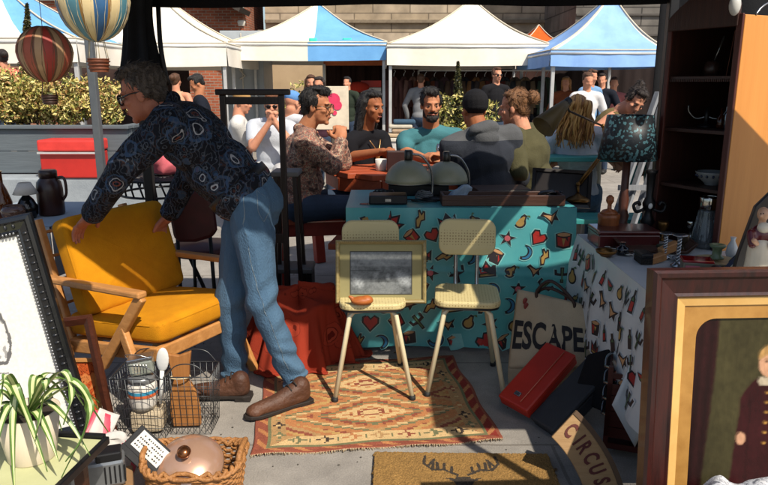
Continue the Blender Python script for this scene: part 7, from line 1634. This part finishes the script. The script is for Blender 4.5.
o = MB().grid(lambda s, q: P(612, 405, Y=2.3)+V((.09*s+.10*q, -.02*s, -.16*s+.30*q)), 8, 8).build("banner", white_oil, None, at=P(612, 420, z=0), solid=.004, fix=False); tag(o, "white oilcloth corner with a red heart badge beside the portrait frame", "cloth")
hp = MOTIF['heart']; mb = MB(); pc = P(636, 376, Y=2.24)
hb_ = o
o2 = MB()
for i, (m_, pl_) in enumerate(hp): o2.poly([P(634, 378, Y=2.245)+V((x*.06, -.006-.001*i, y*.075)) for x, y in pl_], i)
o2 = o2.build("heart_badge", [inks[0], inks[1]], hb_, fix=False)
# ------------------------------------------------------------------ lower left: white picture, empty frame, print
Yb = 2.38; BR, TR = P(98, 437, Y=Yb), P(32, 212, Y=Yb+.05); uy = (TR-BR); hh = uy.length; uy = uy.normalized(); ux = V((1, .16, 0)); ux = (ux-uy*ux.dot(uy)).normalized(); wdh = .80; o0 = BR-ux*wdh
t = thing("framed_picture", BR-ux*.3, "large white print in an ornate black frame leaning at the left", "picture")
blk_f = mat("black_lacquer_frame", '#17181a', '#0d0e10', rough=.25, coat=.3)
frame_mb(o0, ux, uy, wdh, hh, [(0, 0), (0, .022), (.006, .032), (.018, .034), (.026, .026), (.050, .020), (.056, .024), (.066, .016), (.072, .010), (.072, 0)]).build("frame", blk_f, t)
nzv = ux.cross(uy); mb = MB(); silb = mat("pewter_bead", '#8f9296', rough=.3, metal=.7)
nb_ = int((hh-.12)/.0125)
for k in range(nb_):
    for side_ in (wdh-.061,): mb.ell(o0+ux*side_+uy*(.061+(hh-.122)*k/nb_)+nzv*.024, (.0048, .0048, .0048), n=6)
for k in range(int((wdh-.12)/.0125)): mb.ell(o0+ux*(.061+(wdh-.122)*k/int((wdh-.12)/.0125))+uy*(hh-.061)+nzv*.024, (.0048, .0048, .0048), n=6)
mb.build("bead_row", silb, t)
mb = MB()
for k in range(int(hh/.03)):
    p = o0+ux*(wdh-.036)+uy*(.04+(hh-.08)*k/int(hh/.03))+nzv*.024; mb.ell(p, (.010, .006, .006), frame(ux, uy), n=8)
for k in range(int(wdh/.03)):
    p = o0+uy*(hh-.036)+ux*(.04+(wdh-.08)*k/int(wdh/.03))+nzv*.024; mb.ell(p, (.006, .010, .006), frame(ux, uy), n=8)
mb.build("carved_leaves", mat("black_relief", '#24262a', rough=.3), t)
def sketch(x, y):
    c = .66+.03*NZ.noise(V((x*3, y*3, 0))); base = (c, c*.985, c*.93)
    for cx, cy, rx, ry in ((.73, .55, .075, .15), (.73, .62, .035, .05), (.60, .62, .10, .035)):
        d = math.sqrt(((x-cx)/rx)**2+((y-cy)/ry)**2); 
        if abs(d-1+.12*NZ.noise(V((x*30, y*30, 2)))) < .10: return (.12, .12, .12)
        if d < 1 and NZ.noise(V((x*40, y*22, 4))) > .25: return (.3, .3, .29)
    if abs(y-.36-.02*math.sin(x*14)) < .004 and .4 < x < .75: return (.2, .2, .2)
    return base
picture("print", o0+ux*.07+uy*.07+nzv*.006, ux, uy, wdh-.14, hh-.14, 240, 280, sketch, t, rough=.6, grain=.05)
MB().prism([(.01, .01), (wdh-.01, .01), (wdh-.01, hh-.01), (.01, hh-.01)], o0-nzv*.004, ux, uy, .003).build("backing", wd, t)
# empty brown frame and the orange print behind it
Yb = 2.5; BR, TR = P(119, 436, Y=Yb), P(92, 314, Y=Yb+.06); uy = (TR-BR); hh = uy.length; uy = uy.normalized(); ux = V((1, -.25, 0)); ux = (ux-uy*ux.dot(uy)).normalized(); wdh = .27; o0 = BR-ux*wdh
brf = wood("dark_walnut", '#4f2818', '#36190e', scale=4, rough=.4)
t = thing("empty_frame", BR-ux*.13, "empty dark walnut frame leaning between the white picture and the armchair", "frame")
frame_mb(o0, ux, uy, wdh, hh, [(0, 0), (0, .016), (.012, .020), (.036, .014), (.036, 0)]).build("frame", brf, t)
BR = P(104, 430, Y=2.56); TR = P(98, 358, Y=2.60); uy = (TR-BR); hh = uy.length; uy = uy.normalized(); ux = V((1, -.15, 0)); ux = (ux-uy*ux.dot(uy)).normalized(); wdh = .15; o0 = BR-ux*wdh; nzv = ux.cross(uy)
t = thing("small_print", BR-ux*.07, "small orange patterned print in a light wood frame behind the walnut frame", "picture")
frame_mb(o0, ux, uy, wdh, hh, [(0, 0), (0, .012), (.014, .012), (.014, 0)]).build("frame", oak, t)
def orn(x, y):
    n1 = NZ.noise(V((x*4+2*math.sin(y*6), y*5, 3)))
    if abs(math.sin(n1*9)) < .16: return lin('#4a1d12')
    return lin('#b5542a') if n1 > -.1 else lin('#c77a45')
picture("print", o0+ux*.013+uy*.013+nzv*.005, ux, uy, wdh-.026, hh-.026, 50, 80, orn, t)
# ------------------------------------------------------------------ spider plant in a cream pot on a pale green table
gz = .36; gtop = mat("pale_green_card", '#b3b58a', '#a3a67a', scale=5, rough=.7)
E = P(103, 440, z=gz); Fp = P(52, 490, z=gz); dv = (E-Fp).normalized(); nv = V((-dv.y, dv.x, 0)); nv = nv if nv.x < 0 else -nv
t = thing("low_table", E+nv*.3-dv*.1, "low pale green table with a black edge under the spider plant", "table")
quad = [E, E+nv*.75, E+nv*.75-dv*.8, E-dv*.8]
MB().prism([((p-E).dot(nv), (p-E).dot(dv)) for p in quad], E-up*.012, nv, dv, .012).build("tabletop", gtop, t) if nv.cross(dv).z > 0 else MB().prism([((p-E).dot(dv), (p-E).dot(nv)) for p in quad], E-up*.012, dv, nv, .012).build("tabletop", gtop, t)
MB().bar(E+dv*.01-nv*.008-up*.004, E-dv*.8-nv*.008-up*.004, .016, .024).build("edge_strip", black_metal, t, bevel=.003)
MB().bar(E+dv*.012-nv*.0, E+dv*.012+nv*.75, .016, .024).build("edge_strip", black_metal, t, bevel=.003)
for p in (E-dv*.05+nv*.05, E-dv*.05+nv*.7, E-dv*.75+nv*.05, E-dv*.75+nv*.7): MB().box((p.x, p.y, (gz-.014)/2), (.03, .03, gz-.014)).build("leg", wd, t)
pc = P(22, 468, z=gz); pr = .086; ph = .145
t = thing("spider_plant", V((pc.x, pc.y+.06, gz)), "striped spider plant with arching leaves in a cream pot", "plant"); o = ORG[t.name]
MB().lathe([(pr*.72, 0), (pr*.74, .004), (pr, ph), (pr*.93, ph), (pr*.86, ph-.02), (.0, ph-.02)], o, n=40).build("pot", mat("cream_ceramic", '#c9bda8', '#bfb29c', rough=.45, scale=5), t)
MB().lathe([(pr*.88, ph-.019), (.0, ph-.015)], o, n=24, caps=False).build("soil", mat("soil", '#2f241b'), t)
lg_, lc_ = mat("spider_leaf_green", '#577632', '#3f5c22', scale=20, rough=.4), mat("spider_leaf_stripe", '#c9cf9c', '#b3bc7e', scale=20, rough=.4)
def strap_leaf(pts, w_):
    pts = bez(pts, 8); mb = MB(); k = len(pts); vs = []
    for i, p in enumerate(pts):
        d = (pts[min(i+1, k-1)]-pts[max(0, i-1)]).normalized(); s_ = d.cross(up); s_ = s_.normalized() if s_.length > .05 else V((1, 0, 0)); n_ = s_.cross(d)
        ww = w_*min(1, 4*(i+1)/k)*(1-(i/(k-1))**2.2)+.0008
        for x, h_ in ((-1, .003), (-.42, 0), (.42, 0), (1, .003)): vs.append(p+s_*x*ww+n_*h_)
    b_ = 0
    mb.add(vs, [], 0)
    for i in range(k-1):
        for j in range(3): mb.f.append([i*4+j, i*4+j+1, i*4+j+5, i*4+j+4]); mb.m.append(1 if j == 1 else 0); mb.s.append(True)
    return mb
rr = random.Random(21); tp = o+up*(ph-.01)
spec = []
for k in range(15):
    a = rr.uniform(0, 6.283); L_ = rr.uniform(.14, .26); d = V((math.cos(a), math.sin(a), 0)); hgt_ = rr.uniform(.03, .09); dr_ = rr.uniform(.02, .20)
    spec.append([tp+d*.02, tp+d*L_*.35+up*hgt_, tp+d*L_*.7+up*(hgt_*.7-dr_*.25), tp+d*L_-up*(dr_-.02)])
for px in (((40, 395), (75, 385), (88, 420), (62, 478), ), ((42, 398), (66, 380), (90, 405), (82, 440), (66, 462)), ((30, 398), (14, 385), (30, 425), (47, 472)), ((40, 390), (60, 372), (72, 395), (64, 425)), ((35, 392), (45, 380), (42, 410), (36, 438)), ((20, 392), (8, 375), (2, 395), (0, 410))):
    spec.append([tp+V((0, 0, .0))]+[P(u, v, Y=pc.y-.03-.02*i) for i, (u, v) in enumerate(px)][1:])
for q in spec: strap_leaf(q, rr.uniform(.010, .0145)).build("leaf", [lg_, lc_], t, fix=False)
# ------------------------------------------------------------------ wire baskets and what is in them
wire = mat("grey_wire", '#55585a', rough=.4, metal=.8)
def wire_basket(c, w_, d_, h_, label, flare=1.15, nx=7, nz_=6):
    t = thing("wire_basket", c, label, "basket", "wire baskets"); mb = MB(); c = V(c)
    def pt(s, q):                                     # s 0..4 round the rim, q up
        f = 1+(flare-1)*q; k = int(s) % 4; u = s-int(s); cs_ = [(-1, -1), (1, -1), (1, 1), (-1, 1)]; a, b = cs_[k], cs_[(k+1) % 4]; return c+V(((a[0]+(b[0]-a[0])*u)*w_/2*f, (a[1]+(b[1]-a[1])*u)*d_/2*f, .008+h_*q))
    for i in range(nz_+1):
        q = i/nz_; mb.tube([pt(s_/4, q) for s_ in range(17)], .0024 if i == nz_ else .0013, 5)
    for k in range(4):
        for i in range(nx): s = k+i/nx; mb.tube([pt(s, 0), pt(s, 1)], .0013, 5)
    for i in range(nx+1):
        x = -w_/2+w_*i/nx; mb.tube([c+V((x, -d_/2, .008)), c+V((x, d_/2, .008))], .0013, 5)
    mb.build("mesh", wire, t)
    return t, pt
wb = P(143, 441, z=0); t, pt = wire_basket((wb.x-.005, wb.y+.09, 0), .185, .16, .26, "wire basket holding a tin, a glass jar and a white spoon")
hdl = bez([pt(.0, 1), pt(.0, 1)+V((.0, 0, .05)), pt(1, 1)+V((0, 0, .05)), pt(1, 1)], 6)
wx = V((wb.x, wb.y+.09, .115))
for k in (0, 2): MB().tube(bez([pt(k+.05, 1), pt(k+.3, 1)+up*.05, pt(k+.7, 1)+up*.05, pt(k+.95, 1)], 6), .0024, 6).build("handle", wire, t)
o = MB().box(wx+V((0, 0, -.053)), (.13, .11, .10), rotz(.1)).build("folded_towel", cloth("ecru_towel", '#b3a58c', bscale=150), None, at=wx-up*.103, bevel=.02); tag(o, "folded ecru towel at the bottom of the wire basket under the jar", "towel")
c = wx+V((-.01, -.02, .0)); t = thing("storage_jar", c, "white ceramic jar with a painted rainbow band in the wire basket", "jar")
MB().lathe([(.046, 0), (.055, .02), (.058, .10), (.05, .115)], c, n=30).build("body", mat("white_glaze", '#cfcbc2', rough=.25), t)
def band(nm_, col, z0, z1, r0): MB().lathe([(r0, z0), (r0+.0005, (z0+z1)/2), (r0, z1)], c, n=30, caps=False).build(nm_, mat(nm_+"_paint", col, rough=.3), t)
band("blue_band", '#3b8fb0', .072, .086, .0580); band("orange_band", '#c8643a', .058, .071, .0577); band("cream_band", '#cdbb8a', .087, .096, .0572)
MB().lathe([(.05, .115), (.054, .118), (.054, .135), (.05, .14), (.02, .146)], c, n=28).build("lid", mat("grey_zinc", '#8f9294', rough=.35, metal=.6), t)
c2 = c+V((.005, .0, .147)); t = thing("glass_jar", c2, "square glass jar with a ribbed metal clip lid on top of the white ceramic jar", "jar"); Rj = rotz(.2) @ M.Rotation(rad(-8), 3, 'Y')
MB().box(c2+V((0, 0, .032)), (.095, .06, .06), Rj).build("glass", mat("greenish_glass", '#bcc4b8', rough=.06, trans=.6), t, bevel=.010)
MB().box(c2+V((-.004, 0, .068)), (.10, .064, .014), Rj).build("lid", chrome, t, bevel=.004)
mb = MB()
for k in range(6): mb.tube([c2+V((-.03+.012*k, -.033, .012)), c2+V((-.03+.012*k, -.033, .054))], .002, 5)
mb.build("ribs", chrome, t)
MB().tube(bez([c2+V((-.045, -.01, .06)), c2+V((-.055, -.02, .085)), c2+V((0, -.03, .09)), c2+V((.05, -.02, .07))], 5), .002, 6).build("clip", chrome, t)
c = wx+V((.062, -.03, .02)); tpp = P(163, 350, Y=c.y-.02)
t = thing("white_spoon", c, "large white enamel spoon standing in the wire basket", "spoon"); MB().tube([c, c+(tpp-c)*.62], [.007, .009], 8).build("handle", porc, t)
d_ = (tpp-c).normalized(); blob("bowl", [('e', c+(tpp-c)*.82, (.026, .010, .055), frame(d_.cross(V((0, 1, 0))), z=d_))], .003, [porc], t)
c = P(180, 441, z=0)+V((.0, .10, .01)); tpp = P(178, 352, Y=c.y)
t = thing("chopping_paddle", c, "brown wooden paddle board tied with string standing in the second wire basket", "board")
d_ = (tpp-c).normalized(); rx = d_.cross(V((0, 1, 0))).normalized()*1.12; L_ = (tpp-c).length
MB().prism([(-.052, 0), (.052, 0), (.056, L_*.22), (.045, L_*.48), (.030, L_*.62), (.036, L_*.8), (.046, L_*.98), (.0, L_*.95), (-.046, L_), (-.034, L_*.8), (-.028, L_*.62), (-.046, L_*.48), (-.056, L_*.22)], c, rx, d_, .02).build("board", wood("worn_beech", '#a5703c', '#7d4f26', axis=2, scale=4), t, bevel=.005)
MB().tube([c+d_*L_*.68+rx*(.036*math.cos(a))+V((0, .022*math.sin(a)-.006, 0)) for a in [2*math.pi*i/16 for i in range(17)]], .003, 6).build("string", rope_b, t)
wb2 = P(186, 440, z=0); t2, pt2 = wire_basket((wb2.x+.01, wb2.y+.11, 0), .165, .14, .25, "wire basket holding the wooden paddle board", 1.12)
for k in (0, 2): MB().tube(bez([pt2(k+.05, 1), pt2(k+.3, 1)+up*.05, pt2(k+.7, 1)+up*.05, pt2(k+.95, 1)], 6), .0024, 6).build("handle", wire, t2)
# ------------------------------------------------------------------ wicker basket with a copper-knobbed lid
wk = mat("golden_wicker", '#a5733f', '#7a4f27', scale=60, rough=.6, bump=.6, bscale=120)
c = P(196, 500, z=0); c = V((c.x-.0, c.y+.03, 0)); hx, hy, hb = .165, .115, .125
t = thing("wicker_basket", c, "oblong golden wicker basket full of bric-a-brac", "basket")
def el(a, q): 
    f = .86+.14*q; e = .55; cs_, sn = math.cos(a), math.sin(a); return c+V((hx*f*math.copysign(abs(cs_)**e, cs_), hy*f*math.copysign(abs(sn)**e, sn), .008+hb*q+.02*q*abs(cs_)**3))
mb = MB(); na = 64
for i in range(13):
    q = i/12; mb.tube([el(2*math.pi*j/na, q)+(el(2*math.pi*j/na, q)-c).normalized()*(.004*(1 if (j//2+i) % 2 else -1)) for j in range(na+1)], .0062, 6)
mb.grid(lambda s, q: c.lerp(el(2*math.pi*s, 0), max(.01, q)), 40, 3)
mb.build("weave", wk, t)
mb = MB()
for k in range(2): mb.tube([el(2*math.pi*j/96, 1.0)+V((0, 0, .008))+.008*V((math.cos(j*.9+k*math.pi), math.sin(j*.9+k*math.pi), math.sin(j*.9+k*math.pi))) for j in range(97)], .0075, 6)
mb.build("rim", wk, t)
for s in (-1, 1): MB().tube(bez([el(.35 if s > 0 else math.pi-.35, 1), el(.2 if s > 0 else math.pi-.2, 1)+up*.035, el(-.2 if s > 0 else math.pi+.2, 1)+up*.035, el(-.35 if s > 0 else math.pi+.35, 1)], 6), .010, 8).build("handle", wk, t)
lc = c+V((-.02, -.02, .125)); pearl = mat("pearly_copper", '#c9a78f', '#b98f76', rough=.18, metal=.55, scale=3); cop = mat("copper", '#96603c', rough=.22, metal=.9)
t = thing("pan_lid", lc-up*.02, "domed pearly copper pan lid with a round copper knob", "lid")
rl = M.Rotation(rad(28), 3, 'X')
MB().lathe([(.118, 0), (.121, .003), (.118, .010), (.10, .030), (.07, .048), (.035, .058), (.0, .061)], lc, rot=rl, n=48, caps=False).build("dome", pearl, t)
MB().lathe([(.010, .058), (.010, .070), (.020, .076), (.024, .086), (.020, .096), (.008, .101), (.0, .1015)], lc, rot=rl, n=28).build("knob", cop, t)
# black box with a white label
c = P(147, 452, Y=2.10); t = thing("black_box", c-up*.07, "flat black box with a white printed label leaning on the wicker basket", "box")
zb_ = V((.10, -.74, .66)).normalized(); xb_ = V((.62, .0, -.70)); xb_ = (xb_-zb_*xb_.dot(zb_)).normalized(); yb_ = zb_.cross(xb_); Rb = M((xb_, yb_, zb_)).transposed()
MB().box(c, (.155, .105, .032), Rb).build("box", black_metal, t, bevel=.003); MB().box(c+Rb @ V((0, -.042, .002)), (.158, .026, .036), Rb).build("lid", black_metal, t, bevel=.003)
MB().box(c+Rb @ V((.006, .014, .0165)), (.125, .062, .001), Rb).build("label", mat("white_label", '#cfcbc2', rough=.6), t)
mb = MB(); rr = random.Random(3)
for k in range(4):
    for j in range(12):
        if rr.random() > .2: mb.box(c+Rb @ V((-.046+.0092*j, -.006+.013*k, .0174)), (.0072*rr.uniform(.5, 1), .005, .0006), Rb)
mb.build("print", black_metal, t)
o = blob("crumpled_paper", [('e', P(106, 446, Y=2.2), (.05, .035, .03)), ('e', P(116, 440, Y=2.22), (.035, .03, .03))], .005, mat("pale_paper", '#c2bfb8', '#a3a3a2', rough=.8, scale=20), None, at=P(106, 446, Y=2.2)-up*.04, noisefn=wr(.025, 22)); tag(o, "crumpled pale paper on the pink magazines", "paper")
# pink magazines
pk_ = mat("pink_cover", '#c9465a', '#b33a4e', rough=.4); pg = mat("magazine_pages", '#c4bfb6', '#a8a6a4', rough=.7, scale=30)
for k, (u, v, Y, rz_, rx_, ry_, lab) in enumerate(((98, 430, 2.34, .3, -35, 30, "crumpled pink magazine at the back of the pile beside the green table"), (112, 452, 2.24, .5, -45, 42, "pink magazine with pale pages lying at the front of the pile"), (126, 462, 2.18, .6, -40, 48, "slim pink booklet beside the flat black box"))):
    c = P(u, v, Y=Y); Rm = rotz(rz_) @ M.Rotation(rad(ry_), 3, 'Y') @ M.Rotation(rad(rx_), 3, 'X'); t = thing("magazine", c-up*.05, lab, "magazine", "pink magazines")
    MB().grid(lambda s, q: c+Rm @ V(((s-.5)*.085, .006*math.sin(s*4+q*3), (q-.5)*.13)), 8, 8).build("cover", pk_, t, solid=.003, fix=False)
    MB().grid(lambda s, q: c+Rm @ V(((s-.5)*.08+.012, -.006-.006*math.sin(s*5+q*2), (q-.5)*.12+.015)), 8, 8).build("pages", pg, t, solid=.006, fix=False)
# silver cine camera
c = P(97, 471, Y=2.0); stl = mat("silver_grey_body", '#8b8f92', '#74787c', rough=.3, metal=.7)
t = thing("cine_camera", c-up*.05, "old silver cine camera with a round lens beside the wicker basket", "camera"); Rk = rotz(.35)
MB().box(c, (.175, .08, .095), Rk).build("body", stl, t, bevel=.012)
MB().lathe([(.045, 0), (.048, .013), (.044, .068), (.037, .074), (.035, .108), (.03, .11), (.027, .095)], c+1.35*Rk @ V((-.06, 0, .004)), rot=Rk @ M.Rotation(rad(-90), 3, 'Y'), n=28).build("lens_barrel", stl, t)
MB().lathe([(.027, 0), (.016, .005), (.0, .007)], c+1.35*Rk @ V((-.128, 0, .004)), rot=Rk @ M.Rotation(rad(-90), 3, 'Y'), n=20).build("lens", mat("dark_lens", '#0b0d12', rough=.05), t)
MB().box(c+1.35*Rk @ V((.03, -.006, .044)), (.08, .06, .032), Rk).build("viewfinder", black_metal, t, bevel=.006)
mb = MB()
for k in range(5): mb.box(c+1.35*Rk @ V((.02+.011*k, -.0315, .0)), (.005, .003, .06), Rk)
mb.build("grip_ribs", black_metal, t)
MB().lathe([(.011, 0), (.011, .006)], c+1.35*Rk @ V((-.03, -.031, .012)), rot=Rk @ M.Rotation(rad(90), 3, 'X'), n=16).build("dial", black_metal, t)
st_b = c-up*.04
t = thing("cardboard_box", V((c.x, c.y+.02, 0)), "plain cardboard box under the silver cine camera", "box"); MB().box((c.x, c.y+.02, (c.z-.05)/2), (.2, .14, c.z-.05), Rk).build("box", mat("cardboard", '#8a6a47', '#785a3a', rough=.9), t, bevel=.004)
